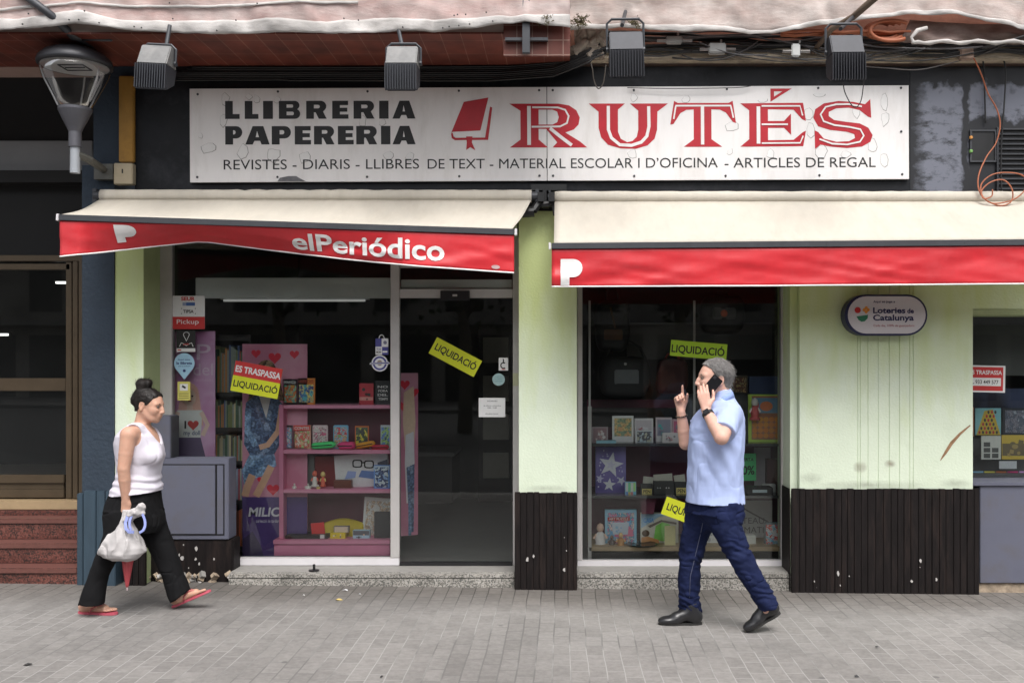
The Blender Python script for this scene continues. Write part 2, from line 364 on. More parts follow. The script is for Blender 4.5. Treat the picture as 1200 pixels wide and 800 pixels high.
M['bronze'] = mat('bronze_aluminium', (.098, .072, .046), .38, .12, 5, metal=.4)
M['glass'] = glass_mat('window_glass', refl=.8)
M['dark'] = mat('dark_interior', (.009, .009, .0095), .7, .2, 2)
M['black'] = mat('black_plastic', (.012, .012, .013), .4, .15, 10)
M['steel'] = mat('dark_grey_steel', (.055, .058, .066), .5, .15, 8, metal=.3)
M['greyp'] = mat('grey_cabinet_paint', (.115, .12, .162), .5, .06, 4, bump=.08, bscale=15, stain=(.10, .09, .085), stain_amt=.5, stain_scale=4)
def sailcloth(name, *a, tl=.3, **k):
    m = mat(name, *a, **k); n = m.node_tree.nodes; l = m.node_tree.links; b = n['Principled BSDF']; t = n.new('ShaderNodeBsdfTranslucent'); l.new(b.inputs['Base Color'].links[0].from_socket, t.inputs[0])
    mx = n.new('ShaderNodeMixShader'); mx.inputs[0].default_value = tl; l.new(b.outputs[0], mx.inputs[1]); l.new(t.outputs[0], mx.inputs[2]); l.new(mx.outputs[0], n['Material Output'].inputs[0]); return m
M['cream'] = sailcloth('cream_canvas', (.69, .645, .565), .8, .05, 5, bump=.15, bscale=90, stain=(.52, .46, .37), stain_amt=.22, stain_scale=3.2, stretch=(2.5, 1, 1))
M['red'] = mat('red_vinyl', (.57, .024, .033), .42, .12, 4, bump=.06, bscale=9, stain=(.58, .06, .07), stain_amt=.6, stain_scale=2.4)
M['white'] = mat('white_print', (.80, .79, .78), .5, .03, 10)
M['terra'] = speckle_mat('terrazzo', [(0, (.36, .34, .31)), (.3, (.20, .19, .17)), (.5, (.44, .42, .39)), (.75, (.12, .12, .11))], 120)
M['terratop'] = mat('worn_terrazzo_top', (.27, .26, .245), .6, .12, 14, bump=.1, bscale=60)
M['granite'] = speckle_mat('red_granite', [(0, (.13, .045, .035)), (.35, (.035, .022, .020)), (.55, (.19, .075, .06)), (.85, (.08, .035, .03))], 105, .35)
M['granite_edge'] = mat('red_granite_nosing', (.14, .058, .048), .4, .15, 25)
M['soffit'] = tile_mat('terracotta_soffit', (.16, .036, .022), (.12, .028, .018), (.24, .12, .09), .14, .30, .003)
M['asphalt'] = mat('asphalt', (.055, .054, .055), .85, .25, 3, bump=.3, bscale=60)
M['rubble'] = mat('broken_masonry', (.34, .27, .20), .95, .4, 18, bump=.8, bscale=30)
M['wood'] = mat('pale_wood', (.42, .31, .19), .6, .15, 3, stretch=(1, 8, 8))

# ---------------------------------------------------------------- setting
def slope_box(mb, x0, x1, y0, y1, top, th, m=None):
    v = []
    for z in (-th, 0):
        for a, b in ((x0, y0), (x1, y0), (x1, y1), (x0, y1)): v.append((a, b, gz(a)+top+z))
    mb.add(v, [(0, 3, 2, 1), (4, 5, 6, 7), (0, 1, 5, 4), (1, 2, 6, 5), (2, 3, 7, 6), (3, 0, 4, 7)], m)
mb = MB(M['asphalt']); slope_box(mb, -300, 300, -300, 300, -.135, .3); struct(mb.build('road'))
mb = MB(pavement_mat()); slope_box(mb, -14, 14, -4.6, 1.3, 0, .2); struct(mb.build('pavement'))
mb = MB(mat('granite_kerb', (.3, .29, .28), .7, .15, 20)); slope_box(mb, -14, 14, -4.85, -4.603, -.002, .2); struct(mb.build('kerb'))
mb = MB(mat('far_pavement_tiles', (.16, .155, .15), .8, .15, 3)); slope_box(mb, -60, 60, -34, -27, -.005, .2); struct(mb.build('far_pavement'))
# the houses across the street close the sky in behind the photographer and show in the panes
mb = MB(mat('far_facade', (.33, .31, .28), .85, .35, .8)); mb.box(-60, 60, -45, -34, -1, 10)
wd = mat('far_window', (.02, .022, .025), .15, .1, 3)
for i in range(39):
    for j in range(3):
        if j: mb.box(-59+i*3, -57.6+i*3, -33.99, -33.96, j*3+.9, j*3+2.9, wd)
        else: mb.box(-59+i*3, -56.6+i*3, -33.99, -33.96, .1, 2.9, wd)
for j in (1, 2): mb.box(-60, 60, -33.99, -33.2, j*3+.3, j*3+.5, M['terratop'])
tag(mb.build('houses_across_street'), kind='structure')

# street trees on the far side: they show in the panes
lf_ = mat('plane_leaf', (.055, .085, .03), .7, .3, 3); bk_ = mat('plane_bark', (.16, .14, .11), .9, .4, 4)
for i, (tx, lb) in enumerate(((-7.2, 'street tree mirrored in the left display window'), (-2.5, 'street tree mirrored in the glass door'), (3.0, 'street tree mirrored in the middle display window'))):
    r = random.Random(100+i); T = thing('street_tree', lb, 'tree', (tx, -17, gz(tx)), 'street trees across the road')
    mb = MB(bk_); mb.tube([(tx, -17, gz(tx)-.1), (tx+.05, -17, 1.6), (tx-.05, -17, 3.2), (tx+.1, -17, 5.4)], [.2, .16, .14, .06], 10)
    for k in range(6): a = k*1.05+r.random(); mb.tube([(tx, -17, 2.8+.25*k), (tx+math.cos(a)*.8, -17+math.sin(a)*.8, 3.8+.25*k), (tx+math.cos(a)*1.7, -17+math.sin(a)*1.7, 4.5+.3*k)], [.07, .05, .02], 6)
    mb.build('trunk', T, smooth=True)
    mb = MB(lf_)
    for _ in range(1500):
        cl = Vector((tx, -17, 5.0))+Vector((r.gauss(0, 1), r.gauss(0, 1), r.gauss(0, .75)))*1.15; a = Vector((r.gauss(0, 1), r.gauss(0, 1), r.gauss(0, 1))).normalized(); b = a.orthogonal().normalized(); s_ = r.uniform(.08, .17)
        mb.add([cl+a*s_, cl+b*s_*.7, cl-a*s_, cl-b*s_*.7], [(0, 1, 2, 3)])
    mb.build('crown', T)
# ---------------------------------------------------------------- the shop building
B = thing('shop_building', 'street front of the closing book and stationery shop, mint green pillars between display windows', 'building', (0, 0, 0))
DP = .30
zt = Z(78)                      # soffit level
# upper wall
mb = MB(M['fascia']); mb.box(X(158), 9, 0, .3, Z(247), zt); mb.build('fascia', B)
mb = MB(mat('rendered_wall', (.42, .30, .26), .9, .1, 4, bump=.3)); mb.box(-9, 9, .02, .3, zt+.002, 11.5); mb.build('upper_wall', B)
mb = MB(M['olive'])
mb.box(X(135), X(606), .004, DP, Z(272), Z(247.4)); mb.box(X(678), X(928), .004, DP, Z(312), Z(247.4))
mb.build('lintel', B)
# paint patch right of the sign
def ragged_paint():
    m, n, l, b = nodes_of('ragged_blue_grey_paint'); b.inputs['Roughness'].default_value = .55
    tc = n.new('ShaderNodeTexCoord'); sx = n.new('ShaderNodeSeparateXYZ'); l.new(tc.outputs['Object'], sx.inputs[0])
    mp = n.new('ShaderNodeMapping'); mp.inputs['Scale'].default_value = (1.6, 1, 3.4); l.new(tc.outputs['Object'], mp.inputs['Vector'])
    no = n.new('ShaderNodeTexNoise'); no.inputs['Scale'].default_value = 4.2; no.inputs['Detail'].default_value = 9; no.inputs['Roughness'].default_value = .7; l.new(mp.outputs[0], no.inputs['Vector'])
    n2_ = n.new('ShaderNodeTexNoise'); n2_.inputs['Scale'].default_value = 9; n2_.inputs['Detail'].default_value = 8; l.new(tc.outputs['Object'], n2_.inputs['Vector'])
    def ramp(sock, a, c):
        q = n.new('ShaderNodeMapRange'); q.inputs[1].default_value = a; q.inputs[2].default_value = c; l.new(sock, q.inputs[0]); return q.outputs[0]
    xx = math_node(n, l, 'ADD', sx.outputs['X'], math_node(n, l, 'MULTIPLY', math_node(n, l, 'SUBTRACT', no.outputs['Fac'], .5), .22))
    zz = math_node(n, l, 'ADD', sx.outputs['Z'], math_node(n, l, 'MULTIPLY', math_node(n, l, 'SUBTRACT', n2_.outputs['Fac'], .5), .34))
    left = ramp(xx, X(1072), X(1086)); top = ramp(zz, Z(97), Z(104)); 
    gap = math_node(n, l, 'ABSOLUTE', math_node(n, l, 'SUBTRACT', math_node(n, l, 'ADD', sx.outputs['X'], math_node(n, l, 'MULTIPLY', math_node(n, l, 'SUBTRACT', n2_.outputs['Fac'], .5), .12)), X(1132)))
    seam = ramp(gap, .022, .04)
    upper = math_node(n, l, 'MAXIMUM', ramp(zz, Z(142), Z(136)), ramp(sx.outputs['X'], X(1136), X(1134)))
    low = math_node(n, l, 'MAXIMUM', ramp(zz, Z(140), Z(120)), ramp(no.outputs['Fac'], .34, .50))
    fac = left
    for q in (top, seam, upper, low): fac = math_node(n, l, 'MULTIPLY', fac, q)
    fac = math_node(n, l, 'MULTIPLY', fac, ramp(n2_.outputs['Fac'], .22, .42))
    mx = n.new('ShaderNodeMixRGB'); l.new(fac, mx.inputs[0]); mx.inputs[1].default_value = (.008, .009, .013, 1); mx.inputs[2].default_value = (.15, .16, .20, 1); l.new(mx.outputs[0], b.inputs['Base Color'])
    bp = n.new('ShaderNodeBump'); bp.inputs['Strength'].default_value = .25; bp.inputs['Distance'].default_value = .006; l.new(fac, bp.inputs['Height']); l.new(bp.outputs[0], b.inputs['Normal'])
    return m
mb = MB(ragged_paint()); mb.box(X(1066.5), 8.9, -.004, -.0005, Z(246), Z(80))
mb.build('paint_patch', B)
# small box recess and ventilation grille
mb = MB(M['black']); mb.pbox(1137, 1168, 152, 190, -.012, -.0045); mb.use(M['steel'])
for a, b, c, d in ((1137, 1139, 152, 190), (1166, 1168, 152, 190), (1139, 1166, 152, 154), (1139, 1166, 188, 190)): mb.pbox(a, b, c, d, -.022, -.010)
o = mb.build('recess_box', B)
mb = MB(M['black']); mb.pbox(1168.5, 1250, 150, 226, -.008, -.0045); mb.use(M['steel'])
for k in range(13):
    y = 152+k*5.8; mb.obox((X(1208), -.018, Z(y)), (Vector((1, 0, 0)), Vector((0, .8, .6)), Vector((0, -.6, .8))), (.27, .013, .0025))
mb.pbox(1168.6, 1170.5, 149, 226, -.03, -.0085)
mb.build('vent_grille', B)

# pillars
def fluted(mb, px0, px1, z0, z1, y0, y1, grooves=(), gw=.007, gd=.006):
    """pillar with a plan outline that has vertical grooves in its front"""
    xs = [X(px0)]; pts = [(X(px0), y1), (X(px0), y0)]
    for g in grooves:
        x = X(g); pts += [(x-gw/2, y0), (x-gw/3, y0+gd), (x+gw/3, y0+gd), (x+gw/2, y0)]
    pts += [(X(px1), y0), (X(px1), y1)]
    n = len(pts); v = [(x, y, z) for z in (z0, z1) for x, y in pts]
    fs = [tuple(range(n))[::-1], tuple(range(n, 2*n))]+[(i, (i+1) % n, (i+1) % n+n, i+n) for i in range(n)]
    mb.add(v, [f[::-1] for f in fs])
pil = []
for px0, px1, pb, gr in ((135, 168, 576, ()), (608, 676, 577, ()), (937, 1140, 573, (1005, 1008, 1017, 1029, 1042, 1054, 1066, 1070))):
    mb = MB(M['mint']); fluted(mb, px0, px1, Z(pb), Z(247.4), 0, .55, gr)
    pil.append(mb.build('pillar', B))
# left reveal is painted olive; right pillar has a narrow stepped reveal
mb = MB(M['olive']); mb.box(X(168), X(168)+.004, .002, DP, Z(690), Z(272.5)); mb.build('reveal', B)
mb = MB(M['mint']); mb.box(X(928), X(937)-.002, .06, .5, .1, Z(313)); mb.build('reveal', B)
# green wall over the right window
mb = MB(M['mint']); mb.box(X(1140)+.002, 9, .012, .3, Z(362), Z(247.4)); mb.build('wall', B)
mb = MB(M['olive']); mb.box(X(1136), 9, .006, .3, Z(369), Z(362.4)); mb.build('window_head', B)
# boarded plinths
def boards(name, px0, px1, ptop, parent, m, pitch=.055, y=-.032, back=.0, seed=0):
    r = random.Random(seed); mb = MB(m); x = X(px0, y); x1 = X(px1, y)
    while x < x1-.01:
        w_ = min(pitch*r.uniform(.85, 1.15), x1-x); 
        zt_ = Z(ptop, y)+r.uniform(-.004, .004)
        mb.box(x+.0018, x+w_-.0018, y+r.uniform(0, .005), back, gz(x)-.02, zt_)
        x += w_
    mb.box(X(px0, y), x1, y+.014, back+.001, gz(x)-.02, Z(ptop, y)-.004)
    return mb.build(name, parent, bevel=.002)
def chips(parent, px0, px1, py0, py1, n, y, seed, big=.028):
    r = random.Random(seed); mb = MB(M['chip'])
    for i in range(n):
        a = X(r.uniform(px0, px1), y); b = Z(py0+(py1-py0)*r.random()**.7, y); s = big*r.uniform(.2, 1)*(.45 if r.random() < .6 else 1)
        k = r.randint(6, 9); pts = [(a+s*r.uniform(.45, 1)*math.cos(2*math.pi*q/k)*.7, b+s*r.uniform(.5, 1.15)*math.sin(2*math.pi*q/k)) for q in range(k)]
        mb.prism(pts, y-.0025-.0002*i, y+.003)
    return mb.build('paint_chips', parent)
pl = boards('plinth', 603, 676, 577, B, M['plinth'], .05, seed=1); chips(pl, 612, 668, 620, 668, 5, -.034, 3, .03)
pl = boards('plinth', 928, 1148, 573, B, M['plinth'], .052, seed=2); chips(pl, 950, 1140, 640, 690, 9, -.034, 5, .020)
pl = boards('plinth', 148, 170, 632, B, M['plinth'], .05, seed=4)
# rounded left corner of the right plinth: a narrower leaf set back
mb = MB(M['plinth']); mb.box(X(925, .02), X(928, -.03)-.003, .02, .28, -.05, Z(573)); mb.build('plinth_side', B)
# scratch and stains on the right pillar
mb = MB(mat('rust_scratch', (.30, .17, .09), .8, .3, 30)); Q = [(1137, 498), (1125, 508), (1115, 519), (1108, 530), (1102, 539)]
W_ = [.006, .014, .02, .017, .004]; L = [(X(a)-w_*.4, Z(b)+w_*.5) for (a, b), w_ in zip(Q, W_)]; R = [(X(a)+w_*.4, Z(b)-w_*.5) for (a, b), w_ in zip(Q, W_)]
mb.prism(L+R[::-1], -.0025, .001); mb.build('scratch', pil[2])

# smudges on the plaster: soft edged dirt marks with a shape of their own
def smudge_mat(col, amt):
    m, n, l, b = nodes_of('dirt_smudge'); b.inputs['Base Color'].default_value = c4(col); b.inputs['Roughness'].default_value = .9
    tc = n.new('ShaderNodeTexCoord'); g = n.new('ShaderNodeTexGradient'); g.gradient_type = 'SPHERICAL'; mp = n.new('ShaderNodeMapping'); mp.inputs['Location'].default_value = (-1, -1, 0); mp.inputs['Scale'].default_value = (2, 2, 0)
    l.new(tc.outputs['UV'], mp.inputs['Vector']); l.new(mp.outputs[0], g.inputs['Vector'])
    no = n.new('ShaderNodeTexNoise'); no.inputs['Scale'].default_value = 22; no.inputs['Detail'].default_value = 6; l.new(tc.outputs['Object'], no.inputs['Vector'])
    f = math_node(n, l, 'MULTIPLY', math_node(n, l, 'MULTIPLY', g.outputs[0], no.outputs['Fac']), amt); f.node.use_clamp = True
    t = n.new('ShaderNodeBsdfTransparent'); mx = n.new('ShaderNodeMixShader'); l.new(f, mx.inputs[0]); l.new(t.outputs[0], mx.inputs[1]); l.new(b.outputs[0], mx.inputs[2]); l.new(mx.outputs[0], n['Material Output'].inputs[0]); return m
sm_b = smudge_mat((.26, .18, .13), .9); sm_g = smudge_mat((.16, .16, .12), .45)
def smudge(px, py, w_, h_, m, parent, y=-.0012):
    x, z = X(px, y), Z(py, y); me = bpy.data.meshes.new('smudge'); me.from_pydata([(x-w_, y, z-h_), (x+w_, y, z-h_), (x+w_, y, z+h_), (x-w_, y, z+h_)], [], [(0, 1, 2, 3)])
    uv = me.uv_layers.new(); uv.data.foreach_set('uv', [0, 0, 1, 0, 1, 1, 0, 1]); me.materials.append(m); o = bpy.data.objects.new('smudge', me); COL.objects.link(o); o.parent = parent
for i, q in enumerate(((1008, 547, .06, .05, sm_b), (1043, 543, .05, .035, sm_b), (950, 560, .10, .05, sm_g), (1120, 566, .13, .045, sm_g), (1020, 568, .5, .04, sm_g))): smudge(*q[:5], pil[2], -.0012-.0003*i)
for i, q in enumerate(((641, 268, .19, .14, sm_g), (641, 572, .19, .03, sm_g))): smudge(*q[:5], pil[1], -.0012-.0003*i)
# window and door frames
def frame_bar(mb, px0, px1, py0, py1, y=DP, d=.07, m=None): mb.pbox(px0, px1, py0, py1, y, y+d, m)
# --- window 1
mb = MB(M['alu'])
frame_bar(mb, 187, 201, 260, 653.2); frame_bar(mb, 457.5, 468, 260, 653.2)
mb.use(M['aluw']); frame_bar(mb, 187, 468, 653.2, 662.5)
W1 = mb.build('window', B, bevel=.004)
mb = MB(M['glass']); mb.pbox(200.5, 458, 258, 654, DP+.03, DP+.036); mb.build('glass', W1)
# --- door
mb = MB(M['alu'])
frame_bar(mb, 601, 608.5, 260, 662.5); frame_bar(mb, 468.2, 600.8, 338.5, 349); frame_bar(mb, 468.2, 600.8, 308, 313.5)
DR = mb.build('door', B, bevel=.004)
mb = MB(M['glass']); mb.pbox(468, 601, 348, 660.5, DP+.03, DP+.036); mb.pbox(468, 601, 312.5, 339.5, DP+.03, DP+.036); mb.build('glass', DR)
mb = MB(M['black']); mb.pbox(516, 550, 340.5, 352, DP-.05, DP-.002); mb.use(M['alu']); mb.pbox(530, 536, 344.5, 347.5, DP-.053, DP-.049); mb.build('door_closer', DR, bevel=.004)
mb = MB(M['black']); mb.pbox(468.5, 600.5, 659, 664, DP+.0, DP+.05); mb.build('door_sill', DR)
# --- window 2
mb = MB(M['alu'])
frame_bar(mb, 676.5, 682.5, 300, 656.2); frame_bar(mb, 915.5, 926.5, 300, 656.2)
mb.use(M['aluw']); frame_bar(mb, 676.5, 926.5, 656.2, 668)
W2 = mb.build('window', B, bevel=.004)
mb = MB(M['glass']); mb.pbox(682, 916, 300, 657, DP+.03, DP+.036); mb.build('glass', W2)
# --- window 3
mb = MB(M['steel']); frame_bar(mb, 1133, 1290, 362, 380); frame_bar(mb, 1130, 1136, 380, 572)
W3 = mb.build('window', B, bevel=.003)
mb = MB(M['glass']); mb.pbox(1136, 1290, 379, 572, DP+.03, DP+.036); mb.build('glass', W3)
mb = MB(M['greyp']); mb.box(X(1148, .03)+.003, X(1300), .03, .4, gz(3.3)+.075, Z(569, .03)); mb.box(X(1140, .015), X(1300), .012, .4, Z(569, .03)+.001, Z(565, .03)); 
WB = mb.build('window_base', B, bevel=.004)
mb = MB(M['rubble']); mb.box(X(1149), X(1300), .05, .4, -.2, gz(3.3)+.073); mb.build('footing', B)

# steps under the windows
mb = MB(M['terra']); s0 = .03
for px0, px1 in ((266, 602.5), (676.5, 930)):
    x0, x1 = X(px0), X(px1)
    mb.box(x0, x1, s0, .6, Z(677.5, s0)+.004, Z(672.5, s0)); mb.box(x0, x1, s0+.004, .6, -.1, Z(677.5, s0))
    mb.use(M['terratop']); mb.box(x0, x1, s0+.03, 1.2, Z(673, s0), Z(672, s0)+.005); mb.use(M['terra'])
mb.build('step', B, bevel=.003)

# cabinet in front of the left window
CB = thing('meter_cabinet', 'grey painted metal cabinet on a chipped dark base under the left window', 'cabinet', (X(227), .12, 0))
cy = .115
mb = MB(M['greyp']); mb.box(X(150, cy), X(268, cy), cy, DP-.004, Z(632, cy), Z(537, cy)); CBb = mb.build('body', CB, bevel=.006)
mb = MB(M['greyp']); mb.pbox(186, 252, 545, 625.5, cy-.012, cy-.0025); mb.build('door', CB, bevel=.003)
mb = MB(M['black']); mb.pbox(184, 253.5, 543.5, 627, cy-.002, cy+.002); mb.pbox(253.6, 263, 543.5, 627, cy-.002, cy+.002); mb.build('door_gap_shade', CB)  # black sheets paint in the shade of the gaps round door and panel
mb = MB(M['greyp']); mb.pbox(254.3, 261.5, 545, 625.5, cy-.008, cy-.0025); mb.build('side_panel', CB, bevel=.002)
mb = MB(M['greyp']); mb.pbox(160, 199.5, 487, 536.8, cy+.02, DP-.004); mb.build('upper_box', CB, bevel=.004)
mb = MB(M['steel']); mb.box(X(199.5, cy+.02)+.001, X(199.5, cy+.02)+.006, cy+.03, DP-.006, Z(536, cy+.02), Z(488, cy+.02))
for q in (505, 525): mb.box(X(199.5, cy+.02)+.006, X(199.5, cy+.02)+.009, cy+.06, cy+.075, Z(q+2, cy), Z(q, cy))
mb.build('box_side', CB)
mb = MB(M['plinth']); mb.box(X(150, cy+.01), X(273.5, cy+.015), cy+.012, DP-.004, gz(-3)-.05, Z(632, cy)-.002); bs = mb.build('base', CB, bevel=.006)
chips(bs, 205, 268, 636, 672, 10, cy+.011, 11, .032)
mb = MB(M['rubble']); r = random.Random(5)
for i in range(34):
    px = r.uniform(170, 272); s_ = r.uniform(.012, .03); x = X(px, .08); z = gz(x)+r.uniform(0, .07)
    a = Vector((r.uniform(-1, 1), r.uniform(-1, 1), r.uniform(-1, 1))).normalized(); b = a.orthogonal().normalized()
    mb.obox((x, cy-r.uniform(-.01, .012), z), (a, b, a.cross(b)), (s_, s_*.7, s_*.6), M['rubble'] if r.random() < .6 else M['chip'] if r.random() < .3 else M['terratop'])
mb.build('broken_footing', CB)

# ---------------------------------------------------------------- neighbour entrance on the left
N = thing('neighbour_building', 'dark blue corner and recessed entrance of the next house at the left edge', 'building', (X(60), 0, 0))
mb = MB(M['navy']); mb.box(X(97), X(134.6), -.012, .5, Z(576), 3.2); mb.box(X(110), X(157), -.006, .3, 3.203, zt-.002); mb.build('pillar', N)
mb = MB(M['navyb']); mb.pbox(90, 97, 578, 690, -.03, .4); mb.pbox(97.6, 112, 575, 690, -.045, .4); mb.pbox(112.6, 123, 575, 690, -.035, .4); mb.pbox(123.6, 135, 575, 690, -.045, .4)
mb.build('plinth', N, bevel=.005)
yn = .62
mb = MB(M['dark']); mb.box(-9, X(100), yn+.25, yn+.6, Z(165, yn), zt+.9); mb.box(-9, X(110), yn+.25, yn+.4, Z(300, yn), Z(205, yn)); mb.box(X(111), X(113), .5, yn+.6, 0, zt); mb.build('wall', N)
mb = MB(mat('pale_fanlight_panel', (.30, .31, .32), .5, .06, 3)); mb.pbox(-60, 108, 165, 206, yn+.2, yn+.25); mb.build('fanlight', N, bevel=.004)
mb = MB(M['bronze'])
mb.pbox(-70, 106, 299, 306, yn-.02, yn+.08); mb.pbox(-70, 82, 309, 316, yn, yn+.06)
for a, b, q in ((77, 84, 0), (85, 91, -.012), (92, 98, -.025), (99, 107, -.03)): mb.pbox(a, b, 306 if q == 0 else 300, 584, yn+q, yn+.08)
mb.pbox(-70, 77, 443, 458, yn, yn+.05)
mb.pbox(-70, 75, 556, 566, yn, yn+.05); mb.pbox(-70, 75, 573, 583, yn, yn+.05); mb.pbox(-70, 75, 566, 573, yn+.02, yn+.05)
ND = mb.build('entrance_door', N, bevel=.004)
mb = MB(M['glass']); mb.pbox(-70, 78, 315, 443.5, yn+.02, yn+.026); mb.pbox(-70, 78, 457.5, 557, yn+.02, yn+.026); mb.build('glass', ND)
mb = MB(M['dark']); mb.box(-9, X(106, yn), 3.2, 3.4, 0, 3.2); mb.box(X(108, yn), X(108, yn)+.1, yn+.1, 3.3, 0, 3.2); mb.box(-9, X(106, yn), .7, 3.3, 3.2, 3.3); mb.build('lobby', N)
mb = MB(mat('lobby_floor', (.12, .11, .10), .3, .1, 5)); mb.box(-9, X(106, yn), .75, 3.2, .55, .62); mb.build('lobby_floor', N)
mb = MB(mat('door_sill_stone', (.36, .26, .15), .5, .1, 10)); mb.box(-9, X(97, .5), .50, yn+.15, Z(597, .5), Z(587, .5)); mb.build('door_sill', N, bevel=.004)
for px, py, yy, lb in ((70, 331, 1.6, 'small lit strip light inside the dark lobby, upper right of the brown door'), (2, 392, 1.6, 'small lit strip light inside the dark lobby at the left edge')):
    T = thing('lobby_light', lb, 'strip light', P(px, py, yy)); mb = MB(emit('lobby_tube', (1, 1, .96), 1.2)); mb.pbox(px-5, px+6, py-1.3, py+1.3, yy, yy+.03); mb.build('tube', T); MB(M['steel']).pbox(px-7, px+8, py-2.6, py-1.4, yy, yy+.05).build('casing', T)
ST = thing('granite_steps', 'red granite steps up to the brown glass entrance door', 'steps', (X(40), .1, 0))
st_y = (.0, .17, .34); zprev = -.1
ztops = [Z(665, 0), Z(636, .17), Z(607, .34)]
for i in range(3):
    mb = MB(M['granite']); mb.box(-9, X(93 if i else 91, st_y[i]), st_y[i], 1.2, zprev, ztops[i]-.042)
    mb.use(M['granite_edge']); mb.box(-9, X(93 if i else 91, st_y[i]), st_y[i]-.012, 1.2, ztops[i]-.041, ztops[i])
    mb.build('step', ST, bevel=.004); zprev = ztops[i]+.001
mb = MB(M['granite']); mb.box(-9, X(95, .48), .48, 1.2, zprev, Z(597, .5)-.002); mb.build('riser', ST)
# yellow painted pipe casing and beige junction block
tag(MB(mat('ochre_paint', (.36, .19, .035), .6, .2, 6, bump=.3, bscale=20, stain=(.09, .05, .02), stain_amt=.7, stain_scale=3)).pbox(139, 156, 89, 190, -.05, -.007).build('pipe_casing', bevel=.006), 'worn ochre yellow vertical pipe casing left of the long shop sign', 'pipe casing')
jb = thing('junction_box', 'beige electric junction box below the yellow pipe casing', 'junction box', (X(146), -.05, Z(203)))
MB(mat('beige_plastic', (.40, .34, .24), .5, .1, 8)).pbox(133, 155, 191, 216, -.075, -.007).build('body', jb, bevel=.006)
MB(M['black']).pbox(142.5, 144, 198, 203, -.078, -.075).build('keyhole', jb)

# ---------------------------------------------------------------- balcony slab with tiled soffit
mb = MB(M['soffit']); mb.box(-9, X(668, -.3), -.74, .02, zt, zt+.012); mb.build('soffit', B)
mb = MB(mat('slab_concrete', (.35, .30, .27), .9, .15, 4)); mb.box(-9, X(668, -.3)-.004, -.73, .018, zt+.013, zt+.2); mb.box(-9, X(668, -.3), -.74, -.66, zt+.2, zt+1.2); mb.build('balcony', B)
# end face of the soffit, tiled
mb = MB(tile_mat('terracotta_edge', (.13, .030, .019), (.105, .024, .015), (.24, .14, .11), .105, .1, .004, rot=(math.radians(90), 0, 0))); mb.box(X(590, -.76), X(668, -.76), -.758, -.742, Z(76, -.758)+.06, zt+.35); mb.build('balcony_edge', B)
# ledge beam and pink wall on the right
mb = MB(mat('weathered_ledge', (.46, .39, .30), .9, .35, 5, bump=.6, bscale=18, stain=(.10, .085, .07), stain_amt=.8, stain_scale=4, stretch=(1, 1, 5))); mb.box(X(690), 9, -.10, -.002, Z(75), Z(57)); mb.build('ledge', B, bevel=.01)
mb = MB(mat('terracotta_wall', (.42, .20, .14), .85, .2, 6, bump=.3)); mb.box(X(668), 9, -.03, .019, Z(57)+.002, zt+1.5); mb.build('upper_wall', B)
# interior shell of the shop
mb = MB(mat('shop_wall', (.11, .11, .112), .8, .1, 2)); x0, x1 = X(176), X(1330)
mb.box(x0, x1, 4.2, 4.3, 0, 2.95); mb.box(x0-.1, x0-.004, DP+.08, 4.3, 0, 2.95); mb.box(x1, x1+.1, DP+.08, 4.3, 0, 2.95); mb.box(x0-.1, x1+.1, DP+.08, 4.3, 2.95, 3.05)
mb.build('interior_wall', B)
mb = MB(mat('shop_floor_tiles', (.26, .255, .25), .35, .08, 3)); mb.box(x0, x1, DP+.08, 4.2, .0, .117); mb.build('interior_floor', B)
# ---------------------------------------------------------------- long shop sign
SG = thing('shop_sign', 'long worn white sign board with black and red lettering over the shop windows', 'sign', (X(644), -.02, Z(158)))
ys = -.035
sf, sw, sh = quad_frame([(222.5, 105), (1065, 99.5), (1065, 210.5), (222.5, 213)], ys)
S1 = sw/842.5
def su(px): return (px-222.5)*S1
def sv(px, py):               # pixel to sheet height, following the slight tilt of the board
    t = (px-222.5)/842.5; return ((213-2.5*t)-py)*S1
panel_m = mat('sign_panel', (.78, .76, .755), .45, .03, 4, stain=(.56, .53, .50), stain_amt=.4, stain_scale=2.5, stretch=(2, 1, .5))
mb = MB(panel_m)
for a, b in ((0, su(640.6)), (su(641.4), sw)):
    v = [sf(x, y, d) for d in (-.022, 0) for x, y in ((a, 0), (b, 0), (b, sh), (a, sh))]
    mb.add(v, [(0, 3, 2, 1), (4, 5, 6, 7), (0, 1, 5, 4), (1, 2, 6, 5), (2, 3, 7, 6), (3, 0, 4, 7)])
mb.build('panel', SG)
def arc(cx, cy, rx, ry, a0, a1, n=8): return [(cx+rx*math.cos(math.radians(a0+(a1-a0)*i/n)), cy+ry*math.sin(math.radians(a0+(a1-a0)*i/n))) for i in range(n+1)]
